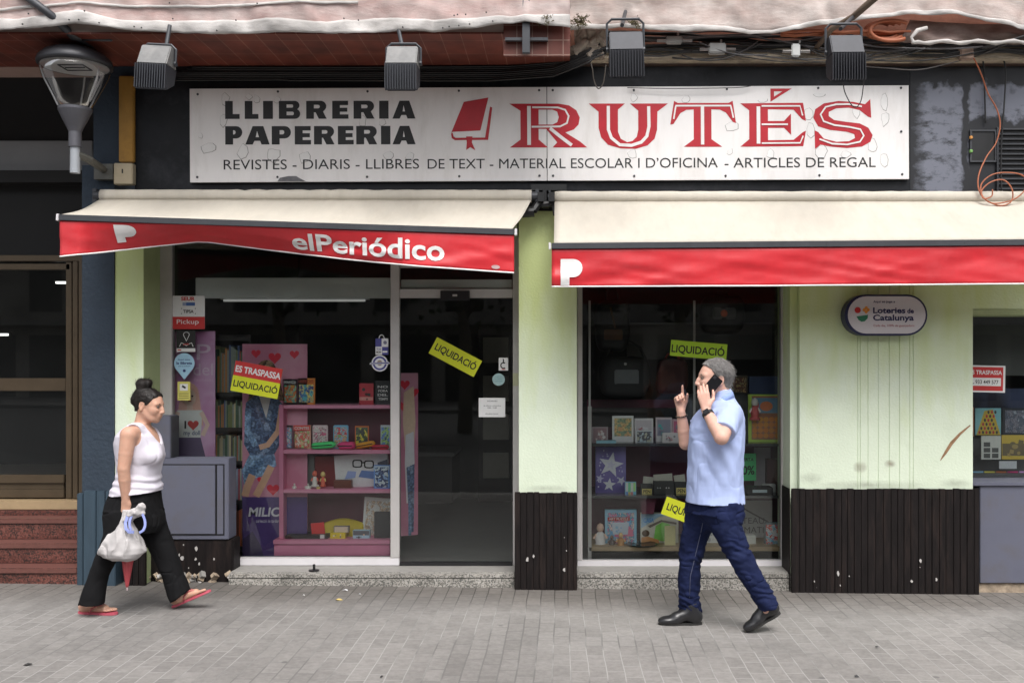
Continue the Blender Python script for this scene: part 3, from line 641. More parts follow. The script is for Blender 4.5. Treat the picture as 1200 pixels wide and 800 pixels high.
def block(ch, w_):             # extra wide heavy capitals in a box w_ x 1 (stem s, bar t)
    s, t = .43, .24
    if ch == 'L': return [[(0, 0), (w_, 0), (w_, t+.03), (s, t+.03), (s, 1), (0, 1)]]
    if ch == 'I': return [[(0, 0), (w_, 0), (w_, 1), (0, 1)]]
    if ch == 'E': return [[(0, 0), (w_, 0), (w_, t), (s, t), (s, .39), (w_*.93, .39), (w_*.93, .61), (s, .61), (s, 1-t), (w_*.98, 1-t), (w_*.98, 1), (0, 1)]]
    if ch == 'B': return [[(0, 0), (w_-.3, 0)]+arc(w_-.29, .28, .29, .28, -90, 60)+[(w_-.16, .53)]+arc(w_-.31, .75, .27, .25, -40, 90)+[(0, 1)], [(s, .2), (w_-.42, .2)]+arc(w_-.42, .3, .07, .1, -90, 90, 4)+[(s, .4)], [(s, .62), (w_-.45, .62)]+arc(w_-.45, .71, .06, .09, -90, 90, 4)+[(s, .8)]]
    if ch == 'P': return [[(0, 0), (s, 0), (s, .33), (w_-.33, .33)]+arc(w_-.33, .665, .33, .335, -90, 90)+[(0, 1)], [(s, .55), (w_-.45, .55)]+arc(w_-.45, .665, .09, .115, -90, 90, 4)+[(s, .78)]]
    if ch == 'R': return [[(0, 0), (s, 0), (s, .36), (w_-.62, .36), (w_-.44, 0), (w_, 0), (w_-.2, .40)]+arc(w_-.33, .70, .31, .30, -50, 90)+[(0, 1)], [(s, .58), (w_-.47, .58)]+arc(w_-.47, .68, .09, .10, -90, 90, 4)+[(s, .78)]]
    if ch == 'A': return [[(0, 0), (.40, 0), (.50, .2), (w_-.52, .2), (w_-.44, 0), (w_, 0), (w_-.34, 1), (.40, 1)], [(.57, .40), (w_-.58, .40), (w_/2-.02, .74)]]
letter_m = mat('black_letters', (.010, .010, .011), .5, .2, 20)
mb = MB(letter_m)
for word, spans, py0, py1 in (('LLIBRERIA', ((264, 281), (287, 303), (309, 320), (327, 352), (359, 383), (389.5, 408.5), (414.5, 439), (445, 455.5), (460, 487)), 118, 139),
                              ('PAPERERIA', ((264, 284), (287.5, 316), (318.5, 341), (345.5, 364.5), (368, 392), (396, 414.5), (417.5, 442), (447, 457.5), (460, 487)), 147.5, 169)):
    for ch, (a, b) in zip(word, spans):
        if ch == 'I': a -= .5
        hh = (py1-py0)*S1; ww = (b-a)*S1; v0 = sv(a, py1); v, fs = shape_geo(block(ch, ww/hh))
        mb.add([sf(su(a)+p[0]*hh, v0+p[1]*hh, .0015) for p in v], fs)
mb.build('lettering', SG)
mb = MB(letter_m)
rows = [('REVISTES - DIARIS - LLIBRES', 262, 491), ('DE TEXT - MATERIAL ESCOLAR I D’OFICINA', 501, 841), ('- ARTICLES DE REGAL', 849, 1026)]
for body, a, b in rows:
    k = 6
    y0 = sv(a, 198.3-(a-262)*.002); y1 = y0+11.6*S1
    text(mb, sf, body, su(a), su(b), y0, y1, letter_m, .0015, bold=.0)
mb.build('small_lettering', SG)
red_l = mat('red_letters', (.43, .010, .022), .45, .12, 8)
mb = MB(red_l); wm = MB(panel_m)
T3 = lambda q: [(su(600+x/4), sv(600+x/4, y/4)) for x, y in q]
LT = [
 [[(-12, 487), (220, 487), (268, 495), (302, 518), (318, 552), (312, 585), (290, 608), (250, 622), (320, 665), (352, 692), (190, 692), (212, 668), (160, 605), (125, 605), (125, 655), (168, 692), (-10, 692), (40, 655), (40, 520)], [(125, 515), (190, 515), (212, 524), (220, 550), (212, 574), (190, 585), (125, 585)]],
 [[(360, 487), (530, 487), (497, 515), (497, 620), (510, 652), (540, 668), (565, 662), (585, 642), (592, 610), (592, 520), (553, 487), (732, 487), (682, 525), (680, 610), (668, 652), (635, 683), (580, 699), (510, 697), (450, 680), (418, 645), (406, 600), (406, 525)]],
 [[(760, 475), (778, 485), (1015, 485), (1035, 475), (1050, 580), (1035, 574), (1003, 530), (975, 516), (935, 515), (935, 655), (985, 690), (805, 690), (852, 655), (852, 515), (818, 517), (790, 532), (757, 583), (742, 586)]],
 [[(1070, 487), (1365, 485), (1378, 570), (1360, 562), (1320, 517), (1200, 515), (1200, 570), (1275, 570), (1308, 535), (1308, 635), (1275, 602), (1200, 602), (1200, 660), (1320, 658), (1360, 625), (1378, 615), (1365, 688), (1070, 690), (1112, 655), (1112, 520)]],
 [[(1212, 418), (1312, 418), (1212, 480)], [(1229, 431), (1268, 431), (1229, 456)]],
 [[(1680, 468), (1684, 556), (1668, 550), (1630, 520), (1580, 508), (1520, 511), (1485, 528), (1485, 548), (1510, 566), (1570, 575), (1630, 582), (1670, 602), (1690, 637), (1680, 668), (1640, 690), (1570, 697), (1500, 691), (1445, 681), (1420, 702), (1418, 614), (1435, 622), (1462, 653), (1520, 668), (1580, 665), (1608, 650), (1604, 632), (1570, 621), (1490, 612), (1435, 595), (1412, 555), (1422, 515), (1462, 488), (1530, 477), (1600, 481), (1655, 492)]],
]
for lp in LT: shape(mb, sf, [T3(q) for q in lp], red_l, .0015)
IN = [([(80, 498), (80, 680)], 22), ([(95, 504), (215, 505), (250, 516), (266, 545), (258, 578), (225, 594), (92, 595)], 11), ([(178, 602), (225, 640), (280, 682)], 20),
      ([(452, 498), (452, 610), (466, 648), (505, 680), (560, 683), (606, 668), (632, 640), (642, 595), (641, 500)], 19), ([(893, 502), (893, 680)], 20), ([(766, 498), (1028, 498)], 10), ([(768, 500), (758, 560)], 9), ([(1026, 500), (1038, 555)], 9),
      ([(1155, 502), (1155, 676)], 22), ([(1170, 500), (1350, 500), (1362, 545)], 9), ([(1170, 586), (1293, 586)], 10), ([(1170, 674), (1350, 673), (1364, 640)], 9),
      ([(1640, 503), (1580, 492), (1520, 493), (1470, 505), (1446, 540), (1460, 572), (1510, 590), (1580, 599), (1632, 610), (1648, 640), (1630, 668), (1570, 681), (1500, 677), (1440, 655)], 10)]
for i, (q, w_) in enumerate(IN): poly_pts = ribbon(T3(q), w_/4*S1*.78); shape(wm, sf, [poly_pts], panel_m, .0022+.0003*i)
rl = mb.build('red_lettering', SG); wm.build('inline', rl)
# book emblem
mb = MB(red_l); T2 = lambda q: [(su(300+x/4), sv(300+x/4, y/4)) for x, y in q]
shape(mb, sf, [T2([(975, 478), (1090, 458), (1052, 612), (922, 618), (914, 625)])], red_l, .0015)
shape(mb, sf, [T2([(914, 627), (918, 648), (932, 657), (1088, 656), (1108, 505), (1098, 500), (1074, 645), (936, 646), (926, 640), (922, 622)])], red_l, .0019)
shape(mb, sf, [T2([(985, 640), (1015, 640), (1012, 668), (1028, 705), (1005, 690), (985, 703), (988, 668)])], red_l, .0023)
mb.build('book_emblem', SG)
mb = MB(M['steel'])
for px, py in ((232, 110), (326, 107), (431, 107), (538, 106.5), (632, 106), (648, 106), (743, 106), (852, 105), (959, 104), (1056, 104), (1056, 155), (325, 207), (430, 207), (538, 206.5), (632, 206), (648, 206), (743, 206.5), (850, 206.5), (960, 206), (1057, 205), (231, 207)):
    mb.lathe([(.009, 0), (.009, .004), (.005, .006)], sf(su(px), sv(px, py), .0003), sf.n, 8)
mb.build('screw', SG)
# flaked patches where the facing has peeled off: slightly raised edges, paler filling
mb = MB(mat('peeled_facing', (.76, .75, .745), .8, .05, 12)); em = MB(mat('peel_edge', (.30, .29, .28), .8, .2, 20)); r = random.Random(21)
pk = [(264, 115, 5, 8), (262, 140, 4, 9), (292, 113, 4, 4), (244, 173, 9, 7), (285, 177, 7, 9), (320, 181, 8, 10), (357, 184, 7, 7), (301, 116, 4, 6), (325, 117, 4, 5), (425, 141, 5, 7), (448, 143, 4, 5), (455, 182, 7, 5), (480, 184, 5, 7), (743, 115, 5, 5), (804, 117, 6, 5), (741, 181, 6, 7), (757, 148, 4, 9), (858, 148, 8, 7), (855, 178, 4, 4), (894, 118, 6, 3), (948, 135, 6, 8), (950, 153, 6, 10), (963, 178, 8, 8), (1022, 172, 6, 9), (1035, 189, 5, 9), (1036, 120, 5, 11), (1037, 140, 5, 9), (903, 181, 5, 6), (990, 182, 7, 4), (1003, 132, 5, 8), (960, 112, 7, 3), (235, 158, 3, 4)]
for i, (px, py, a, b) in enumerate(pk):
    k = r.randint(7, 10); ph = r.random()*6; ra = [r.uniform(.65, 1.1) for _ in range(k)]
    pts = [(su(px)+a*S1*q*math.cos(ph+2*math.pi*j/k), sv(px, py)+b*S1*q*math.sin(ph+2*math.pi*j/k)) for j, q in enumerate(ra)]
    cx = sum(p[0] for p in pts)/k; cy_ = sum(p[1] for p in pts)/k
    poly(em, sf, [(cx+(p[0]-cx)*1.10+.001, cy_+(p[1]-cy_)*1.08-.0012) for p in pts], em.mats[0], .0003+.00001*i)
    poly(mb, sf, pts, mb.mats[0], .0008+.00001*i)
o = em.build('peel_edge', SG); mb.build('peeled_patch', SG)
mb = MB(mat('grey_smear', (.14, .14, .15), .8, .3, 20)); shape(mb, sf, [[(su(a), sv(a, b)) for a, b in ((325, 212), (328, 208), (338, 206), (347, 206), (352, 209), (358, 212))]], mb.mats[0], .0035); mb.build('smear', SG)

# ---------------------------------------------------------------- awnings
def V3(a): return Vector(a)
def awning(name, label, roll, bar, bot, inward, seed, drape):
    """roll: (pxL, pxR, pyL, pyR) at y=-.1 ; bar: (pxL, pyL, pxR, pyR) at y=-.68 ; bot: list of (px, py) lower valance edge"""
    yb = -.68
    A = thing(name, label, 'awning', P((roll[0]+roll[1])/2, 230, -.1))
    l0, l1 = P(roll[0], roll[2], -.10), P(roll[1], roll[3], -.10); b0, b1 = P(bar[0], bar[1], yb), P(bar[2], bar[3], yb)
    mb = MB(M['cream']); n = 60
    pts = [l0.lerp(l1, i/n) for i in range(n+1)]
    rr = [.047+(.006*n1(i*.9, seed+5)+.003*math.sin(i*2.1))*(drape(i/n)) for i in range(n+1)]
    mb.tube(pts, rr, 16); mb.build('roll_cover', A, smooth=True)
    # roller end discs
    mb = MB(M['steel']); mb.tube([l0-V3((.05, 0, 0)), l0], .035, 12); mb.tube([l1, l1+V3((.05, 0, 0))], .035, 12); mb.box(l0.x-.06, l0.x-.03, -.12, 0, l0.z-.06, l0.z+.05); mb.box(l1.x+.03, l1.x+.055, -.12, 0, l1.z-.06, l1.z+.05); mb.build('bracket', A)
    mb = MB(M['cream'])
    def cf(u, v):
        a = l0.lerp(l1, u)-V3((0, .025, .03)); b = b0.lerp(b1, .004+.992*u)+V3((0, .0, .022)); p = a.lerp(b, v)
        s = math.sin(math.pi*v)
        p.z -= .018*s+.008*s*n2(u*9, v*2, seed+2); p.y -= .006*s*n2(u*14+v*5, v*1.3, seed+1)
        return p
    mb.grid(cf, 80, 10); mb.build('canvas', A, smooth=True, solid=.003)
    mb = MB(M['steel']); t = (b1-b0).normalized(); up = V3((0, 0, 1)); up = (up-t*up.dot(t)).normalized()
    mb.obox((b0+b1)/2, (t, t.cross(up), up), ((b1-b0).length/2, .018, .020))
    for k in range(1, 8):
        c = b0.lerp(b1, k/8); mb.lathe([(.006, 0), (.004, .003)], c-V3((0, .018, -.0)), (0, -1, 0), 8)
    mb.build('front_bar', A, bevel=.006)
    mb = MB(M['aluw']); mb.obox(b0-t*.012, (t, t.cross(up), up), (.008, .02, .024)); mb.obox(b1+t*.012, (t, t.cross(up), up), (.008, .02, .024)); mb.build('end_cap', A, bevel=.003)
    LV = .232
    bx = [q[0] for q in bot]; by = [q[1] for q in bot]
    def vf(u, v):
        # top edge on the bar, lower edge at the traced height; cloth that hangs shorter is swung inwards
        top = b0.lerp(b1, u)-V3((0, .004, .018)); px = bar[0]+(bar[2]-bar[0])*u
        pyb = np.interp(px, bx, by); hh = max(.02, top.z-Z(pyb, yb))
        inn = inward*math.sqrt(max(0, LV*LV-hh*hh))*.8
        y = top.y+inn*v**1.25; zb = Z(pyb, yb+inn); z = top.z+(zb-top.z)*v
        wv = .016*n2(u*9+v*2.6, v*1.1, seed)+.010*n2(u*19-v*7, v*2, seed+9)+.004*n2(u*44+v*9, v*3, seed+5)
        return V3((top.x+(P(px+0, 0, yb).x-top.x), y-wv*math.sin(math.pi*min(1, v*.75)), z+.0))
    mb = MB(M['red']); mb.grid(vf, 140, 12); vm = mb.build('valance', A, smooth=True, solid=.002)
    mb = MB(M['white']); mb.grid(lambda u, v: vf(u, 1.0)+V3((0, -.004, -.004+.010*v)), 140, 1); mb.build('hem', vm, smooth=True, solid=.003)
    return A, vm, vf, yb
def on_valance(vf, bar, geo, mp, m, parent, name, d=.006):
    mb = MB(m); bm = bmesh.new()
    for v, fs in geo:
        vs = [bm.verts.new((p[0], p[1], 0)) for p in v]
        for f in fs:
            try: bm.faces.new([vs[i] for i in f])
            except ValueError: pass
    # cut into small squares so the print follows the cloth
    xs = [v.co.x for v in bm.verts]; x0, x1 = min(xs), max(xs)
    st = .012
    for k in range(1, int((x1-x0)/st)+1): bmesh.ops.bisect_plane(bm, geom=bm.verts[:]+bm.edges[:]+bm.faces[:], plane_co=(x0+k*st, 0, 0), plane_no=(1, 0, 0))
    for k in range(1, 10): bmesh.ops.bisect_plane(bm, geom=bm.verts[:]+bm.edges[:]+bm.faces[:], plane_co=(0, k/10, 0), plane_no=(0, 1, 0))
    idx = {v: i for i, v in enumerate(bm.verts)}
    vs = []
    for v in bm.verts:
        p = vf(v.co.x, 1-v.co.y); q = vf(v.co.x+.001, 1-v.co.y); w_ = vf(v.co.x, 1-v.co.y+.01)
        nn = (q-p).cross(p-w_).normalized()
        if nn.y > 0: nn = -nn
        vs.append(p+nn*d)
    mb.add(vs, [[idx[v] for v in f.verts] for f in bm.faces]); bm.free()
    return mb.build(name, parent, smooth=True)
def fit(v, x0, x1, y0, y1, shear=0):
    ax = [p[0] for p in v]; ay = [p[1] for p in v]; a0, a1, b0, b1 = min(ax), max(ax), min(ay), max(ay)
    return [(x0+(p[0]-a0)/(a1-a0)*(x1-x0), y0+(p[1]-b0)/(b1-b0)*(y1-y0)) for p in v]
def P_logo():
    return [[(0, 0), (.40, 0), (.40, .30), (.58, .30)]+arc(.58, .65, .42, .35, -90, 90, 10)+[(0, 1)]]
bar1 = (70.5, 255, 602.5, 272)
A1, v1, f1, yb1 = awning('awning', 'left awning of cream canvas with a sagging red front flap', (119, 623, 229.5, 230), bar1, [(70, 301), (110, 296.5), (150, 291.5), (190, 287), (222, 283.5), (235, 284), (320, 294.5), (400, 304), (500, 313), (603, 320)], 1, 3, lambda u: 1 if .28 < u < .66 else .35)
uu = lambda px: (px-bar1[0])/(bar1[2]-bar1[0])
v, fs = text_geo('elPeriódico', .022)
on_valance(f1, bar1, [(fit(v, uu(340), uu(521), .18, .80), fs)], None, M['white'], v1, 'lettering')
v, fs = shape_geo(P_logo())
on_valance(f1, bar1, [(fit(v, uu(133), uu(158), .28, .90), fs)], None, M['white'], v1, 'emblem')
v, fs = shape_geo([arc(.5, .5, .5, .5, 0, 360, 16)[:-1]])
on_valance(f1, bar1, [(fit(v, uu(576), uu(586), .07, .18), fs)], None, flat((.5, .34, .34)), v1, 'maker_label')
bar2 = (646.5, 288.5, 1290, 283.5)
A2, v2, f2, yb2 = awning('awning', 'right awning of taut cream canvas with a straight red front flap', (650, 1290, 231.5, 231.5), bar2, [(646, 336), (900, 335), (1290, 332)], .35, 17, lambda u: .4)
uu2 = lambda px: (px-bar2[0])/(bar2[2]-bar2[0])
v, fs = shape_geo(P_logo())
on_valance(f2, bar2, [(fit(v, uu2(657), uu2(682.5), .04, .73), fs)], None, M['white'], v2, 'emblem')
# folding arms under the canvases and the bracket between them
mb = MB(M['black']); mb.tube([P(598, 249, -.12), P(616, 249, -.12)], .028, 10); mb.tube([P(612, 249, -.12), P(626, 248, -.12)], .040, 12); mb.tube([P(625, 247, -.12), P(632, 237, -.1)], .03, 8)
mb.build('folding_arm', A1, bevel=.0)
mb = MB(M['black']); mb.tube([P(634, 240, -.10), P(649, 238, -.10)], .026, 10); mb.tube([P(648.5, 239, -.1), P(650.5, 252, -.13)], .016, 8); mb.pbox(622, 664, 216, 223, -.07, -.001); mb.pbox(636, 643, 223, 242, -.12, -.001); mb.pbox(630, 637, 225, 236, -.15, -.03); mb.pbox(643, 650, 225, 236, -.15, -.03)
mb.build('centre_bracket', A2)
for A_, a in ((A1, (P(200, 262, -.12), P(330, 268, -.40), P(170, 262, -.56))), (A1, (P(598, 252, -.12), P(480, 268, -.40), P(560, 275, -.56))), (A2, (P(664, 252, -.12), P(800, 270, -.40), P(690, 286, -.56)))):
    mb = MB(M['black']); mb.tube(a, .016, 8); mb.build('folding_arm', A_)

# ---------------------------------------------------------------- oval lottery sign
LS = thing('lottery_sign', 'white pill shaped lottery sign with navy rim on the right green pillar', 'sign', P(1037, 369, -.1))
def pill(cx, cy, rx, rz, y): 
    c = P(cx, cy, y); k = rz
    return [(c.x+rx-k+k*math.cos(a), c.z+k*math.sin(a)) for a in np.linspace(-math.pi/2, math.pi/2, 17)]+[(c.x-rx+k+k*math.cos(a), c.z+k*math.sin(a)) for a in np.linspace(math.pi/2, 3*math.pi/2, 17)]
navy = mat('navy_plastic', (.012, .014, .06), .4, .1, 10)
s_ = (D-.12)/F
mb = MB(navy); mb.prism(pill(1038.5, 369, 48.5*s_, 24*s_, -.12), -.12, -.003); mb.build('rim', LS, bevel=.004)
mb = MB(mat('sign_face_white', (.60, .57, .58), .35, .03, 5)); mb.prism(pill(1039, 369, 45.5*s_, 21.8*s_, -.12), -.124, -.118); fc = mb.build('face', LS)
mb = MB(navy); lf = rect_frame(980, 1095, 335, 400, -.1255)[0]; k = (D-.1255)/F; lx = lambda z: z*115/1200*k; ly = lambda z: (678-z)*65/678*k
nv = mat('navy_print', (.012, .012, .07), .5)
text(mb, lf, 'Loteries', lx(450), lx(845), ly(335), ly(262), nv, 0, bold=.03); text(mb, lf, 'de', lx(868), lx(948), ly(335), ly(275), nv, 0, bold=.03)
text(mb, lf, 'Catalunya', lx(450), lx(948), ly(445), ly(350), nv, 0, bold=.03); text(mb, lf, 'Aquí es juga a', lx(452), lx(720), ly(214), ly(178), nv, 0, bold=.01)
text(mb, lf, 'Cada dia, 100% de guanyadors', lx(455), lx(955), ly(505), ly(470), flat((.35, .05, .06)), 0)
disc(mb, lf, lx(262), ly(295), lx(38), lx(38), flat((.50, .02, .02)), 0)
oc = flat((.70, .26, .03)); 
for q in range(4): a = q*math.pi/2; disc(mb, lf, lx(366)+lx(24)*math.cos(a), ly(292)+lx(24)*math.sin(a), lx(20), lx(20), oc, .0002*q)
gp = flat((.02, .17, .08)); poly(mb, lf, [(lx(247), ly(372)), (lx(388), ly(352)), (lx(384), ly(395)), (lx(350), ly(430)), (lx(310), ly(438)), (lx(272), ly(415))], gp, 0)
mb.build('print', fc)

# ---------------------------------------------------------------- floodlights
def floodlight(px, py0, pym, py1, y, label, wpx, tilt, dark, arm):
    c = P(px, py0, y); T = thing('floodlight', label, 'floodlight', c, 'floodlights over the shop sign')
    s = (D+y)/F; hw = wpx/2*s; h1 = (pym-py0)*s; h2 = (py1-pym)*s
    lm = mat('floodlight_grey_lid', (.17, .17, .17), .5, .2, 12, stain=(.26, .25, .24), stain_amt=.5, stain_scale=8) if not dark else mat('floodlight_dark_lid', (.030, .032, .040), .5, .15, 10, metal=.3)
    fm = mat('floodlight_fins_pale', (.055, .058, .068), .45, .1, 10, metal=.4) if not dark else mat('floodlight_fins_dark', (.018, .019, .025), .5, .15, 10, metal=.3)
    R = Matrix.Rotation(math.radians(tilt), 3, 'Y')
    def q(x, yy, z): return c+R @ V3((x, yy, z))
    # gear box with sloping lid, then the finned lamp body below it, glass facing down and back to the sign
    mb = MB(lm); v = [q(-hw, .02, 0), q(hw, .02, 0), q(hw, .10, .0), q(-hw, .10, 0), q(-hw, -.05, -h1), q(hw, -.05, -h1), q(hw, .12, -h1), q(-hw, .12, -h1)]
    mb.add(v, [(0, 1, 2, 3), (7, 6, 5, 4), (4, 5, 1, 0), (5, 6, 2, 1), (6, 7, 3, 2), (7, 4, 0, 3)]); mb.build('gear_box', T, bevel=.006)
    mb = MB(fm); v = [q(-hw*1.02, -.052, -h1-.002), q(hw*1.02, -.052, -h1-.002), q(hw*1.02, .12, -h1-.002), q(-hw*1.02, .12, -h1-.002), q(-hw*1.04, -.03, -h1-h2), q(hw*1.04, -.03, -h1-h2), q(hw*1.04, .09, -h1-h2+.06), q(-hw*1.04, .09, -h1-h2+.06)]
    mb.add(v, [(0, 1, 2, 3), (7, 6, 5, 4), (4, 5, 1, 0), (5, 6, 2, 1), (6, 7, 3, 2), (7, 4, 0, 3)])
    nf = 12
    for i in range(nf+1):
        x = -hw*1.0+2*hw*i/nf; a = q(x, -.052, -h1-h2*.5)
        mb.obox(a, (R @ V3((1, 0, 0)), R @ V3((0, 1, 0)), R @ V3((0, 0, 1))), (.0025, .010, h2*.48))
    mb.build('lamp_body', T)
    mb = MB(mat('floodlight_glass', (.03, .03, .032), .1, .05, 5)); mb.add([q(-hw*.9, -.02, -h1-h2-.000), q(hw*.9, -.02, -h1-h2-.000), q(hw*.9, .085, -h1-h2+.052), q(-hw*.9, .085, -h1-h2+.052)], [(0, 3, 2, 1)]); mb.build('lens', T, solid=.003)
    mb = MB(M['steel']); top = arm[1]
    mb.tube([q(-hw-.012, .07, -h1*.8), q(-hw-.012, .07, top-.03), q(-hw+.02, .07, top), q(hw-.02, .07, top), q(hw+.012, .07, top-.03), q(hw+.012, .07, -h1*.8)], .009, 6)
    for sgn in (-1, 1): mb.lathe([(.018, 0), (.018, .014)], q(sgn*(hw+.006), .07, -h1*.75), R @ V3((sgn, 0, 0)), 8)
    mb.build('bracket', T)
    if arm[0]:
        mb = MB(M['steel']); a, b = arm[0]; mb.tube([a, b], .014, 8); mb.build('arm', T)
    return T
floodlight(182, 52, 77, 106, -.95, 'grey floodlight with a pale lid beside the ochre pipe casing', 35, 3, False, ((P(194, 60, -.86), P(199, 30, -.82)), .02))
floodlight(471, 53, 77, 107.5, -.95, 'grey floodlight with a pale lid above the black LLIBRERIA lettering', 36, 0, False, ((P(471, 53, -.86), P(466, 30, -.82)), .03))
floodlight(733.5, 36, 61, 92.5, -.88, 'dark floodlight in a tall bracket above the letter U', 39, -1, True, ((P(729, 30, -.80), P(733, 14, -.30)), .10))
floodlight(992, 40, 64.5, 96.5, -.88, 'dark floodlight with a dangling wire loop above the letter S', 38, -.5, True, ((P(985, 34, -.80), P(1000, 20, -.46)), .09))

# ---------------------------------------------------------------- street lamp on a wall bracket
yl = -.50
LP = thing('street_lamp', 'grey street lamp with clear conical glass on a wall bracket by the pipe casing', 'street lamp', P(88, 204, yl))
s_ = (D+yl)/F; cz = lambda py: Z(py, yl); ax = X(88, yl); rL = lambda px: px*s_
def latt(mb, prof, m): mb.lathe([(rL(r_), cz(p_)) for p_, r_ in prof][::-1] if False else [(rL(r_), cz(p_)) for p_, r_ in prof], (ax, yl, 0), (0, 0, 1), 32, m)
mb = MB(mat('lamp_cap_grey', (.035, .036, .042), .45, .1, 8, metal=.3)); latt(mb, [(78, 41), (75, 41.5), (70, 40), (64, 34), (59, 24), (56, 12), (55, 2)], None); mb.build('cap', LP, smooth=True)
mb = MB(mat('lamp_reflector', (.60, .60, .60), .3, .03, 5)); latt(mb, [(78.6, 37), (78.2, 37)], None); dk = mb.build('reflector', LP)
mb = MB(M['steel']); cc = V3((ax, yl, cz(79)))
for a, b, c_, d_ in ((-.09, .09, -.07, -.062), (-.09, .09, .062, .07), (-.09, -.082, -.07, .07), (.082, .09, -.07, .07), (-.07, .07, -.004, .004)): mb.box(cc.x+a, cc.x+b, yl+c_, yl+d_, cc.z-.006, cc.z-.001)
mb.build('led_tray', dk)
mb = MB(glass_mat('lamp_glass', (.92, .92, .92), .45)); latt(mb, [(77.8, 39.5), (90, 36), (105, 29), (118, 22.5), (127.5, 18)], None); o = mb.build('glass', LP, smooth=True)
mb = MB(mat('lamp_rib_pale', (.5, .5, .5), .35, .05, 5, metal=.4))
for a in (200, 340, 100, 60): mb.tube([(ax+rL(r_)*math.cos(math.radians(a)), yl+rL(r_)*math.sin(math.radians(a)), cz(p_)) for p_, r_ in ((80, 37), (95, 32.5), (110, 25), (125, 18))], .006, 6)
mb.build('rib', LP)
mb = MB(mat('lamp_neck_grey', (.10, .10, .115), .5, .1, 8, metal=.3)); latt(mb, [(127, 18.5), (130, 18.5), (140, 14), (150, 9), (155, 7), (172.5, 7.2), (172.6, 5)], None); mb.build('neck', LP, smooth=False)
mb = MB(mat('pale_grey_pole', (.34, .36, .39), .45, .06, 8, metal=.2)); latt(mb, [(172.6, 5.4), (203, 5.6), (203.2, 1)], None); mb.build('pole', LP)
mb = MB(mat('bracket_grey', (.10, .10, .09), .5, .2, 10)); mb.tube([P(90, 181, yl), P(104, 187, yl+.12), P(122, 199, -.06)], .028, 8); mb.pbox(110, 132, 192, 210, -.07, -.013); mb.build('wall_bracket', LP)

# ---------------------------------------------------------------- struts, nets and cables along the top
sm = M['steel']
tag(MB(sm).tube([P(20, -12, -.86), P(60, 18, -.82), P(85, 42, -.70), P(118, 56, -.34), P(121, 60, -.1)], .027, 10).build('steel_strut', smooth=True), 'dark steel strut slanting down from the netting towards the street lamp', 'strut')
hb = MB(sm); hb.tube([P(84, 46, -.62), P(131, 47, -.62)], .012, 8); tag(hb.build('cross_bar', smooth=True), 'thin dark rod with bolt ends under the tiled soffit behind the lamp strut', 'rod')
br_ = thing('steel_bracket', 'grey steel hanger bracket on the tiled balcony corner between the two net sheets', 'bracket', P(617, 40, -.8))
MB(sm).pbox(612, 621, -20, 62, -.835, -.80).build('upright', br_, bevel=.003); MB(sm).pbox(592, 611.5, 44, 47.5, -.80, -.77).pbox(621.5, 642, 44, 47.5, -.80, -.77).build('cross_piece', br_)
tag(MB(mat('brown_rusty_steel', (.12, .085, .06), .7, .3, 10)).tube([P(1032, -8, -.75), P(1000, 20, -.45), P(975, 34, -.3), P(952, 62, -.12)], [.026, .024, .02, .018], 8).build('rusty_strut', smooth=True), 'rusty brown strut slanting down behind the right hand floodlight', 'strut')

def net_mat(name, c1, c2, alpha=.9):
    m, n, l, b = nodes_of(name); b.inputs['Roughness'].default_value = .9
    tc = n.new('ShaderNodeTexCoord'); mp = n.new('ShaderNodeMapping'); mp.inputs['Scale'].default_value = (1.2, 1, 3.5); l.new(tc.outputs['Object'], mp.inputs['Vector'])
    no = n.new('ShaderNodeTexNoise'); no.inputs['Scale'].default_value = 2.2; no.inputs['Detail'].default_value = 9; no.inputs['Roughness'].default_value = .72; l.new(mp.outputs[0], no.inputs['Vector'])
    cr = n.new('ShaderNodeValToRGB'); cr.color_ramp.elements[0].position = .36; cr.color_ramp.elements[1].position = .66; cr.color_ramp.elements[0].color = c4(c1); cr.color_ramp.elements[1].color = c4(c2)
    l.new(no.outputs['Fac'], cr.inputs['Fac'])
    wv = n.new('ShaderNodeTexWave'); wv.inputs['Scale'].default_value = 1.4; wv.inputs['Distortion'].default_value = 9; wv.inputs['Detail'].default_value = 4; wv.inputs['Detail Scale'].default_value = 2
    mp2 = n.new('ShaderNodeMapping'); mp2.inputs['Rotation'].default_value = (0, math.radians(62), 0); l.new(tc.outputs['Object'], mp2.inputs['Vector']); l.new(mp2.outputs[0], wv.inputs['Vector'])
    mm = n.new('ShaderNodeMixRGB'); mm.blend_type = 'MULTIPLY'; mm.inputs[0].default_value = .22; l.new(cr.outputs[0], mm.inputs[1]); l.new(wv.outputs['Color'], mm.inputs[2])
    l.new(mm.outputs[0], b.inputs['Base Color'])
    tr = n.new('ShaderNodeBsdfTransparent'); tl = n.new('ShaderNodeBsdfTranslucent'); l.new(mm.outputs[0], tl.inputs[0])
    m1 = n.new('ShaderNodeMixShader'); m1.inputs[0].default_value = .2; l.new(b.outputs[0], m1.inputs[1]); l.new(tl.outputs[0], m1.inputs[2])
    m2 = n.new('ShaderNodeMixShader'); m2.inputs[0].default_value = alpha; l.new(tr.outputs[0], m2.inputs[1]); l.new(m1.outputs[0], m2.inputs[2])
    l.new(m2.outputs[0], n['Material Output'].inputs[0])
    bp = n.new('ShaderNodeBump'); bp.inputs['Strength'].default_value = .5; bp.inputs['Distance'].default_value = .03; l.new(no.outputs['Fac'], bp.inputs['Height']); l.new(bp.outputs[0], b.inputs['Normal'])
    return m
pink = net_mat('pinkish_net', (.66, .46, .43), (.80, .68, .65)); pale = net_mat('pale_net_hem', (.60, .57, .55), (.76, .73, .71), .97)
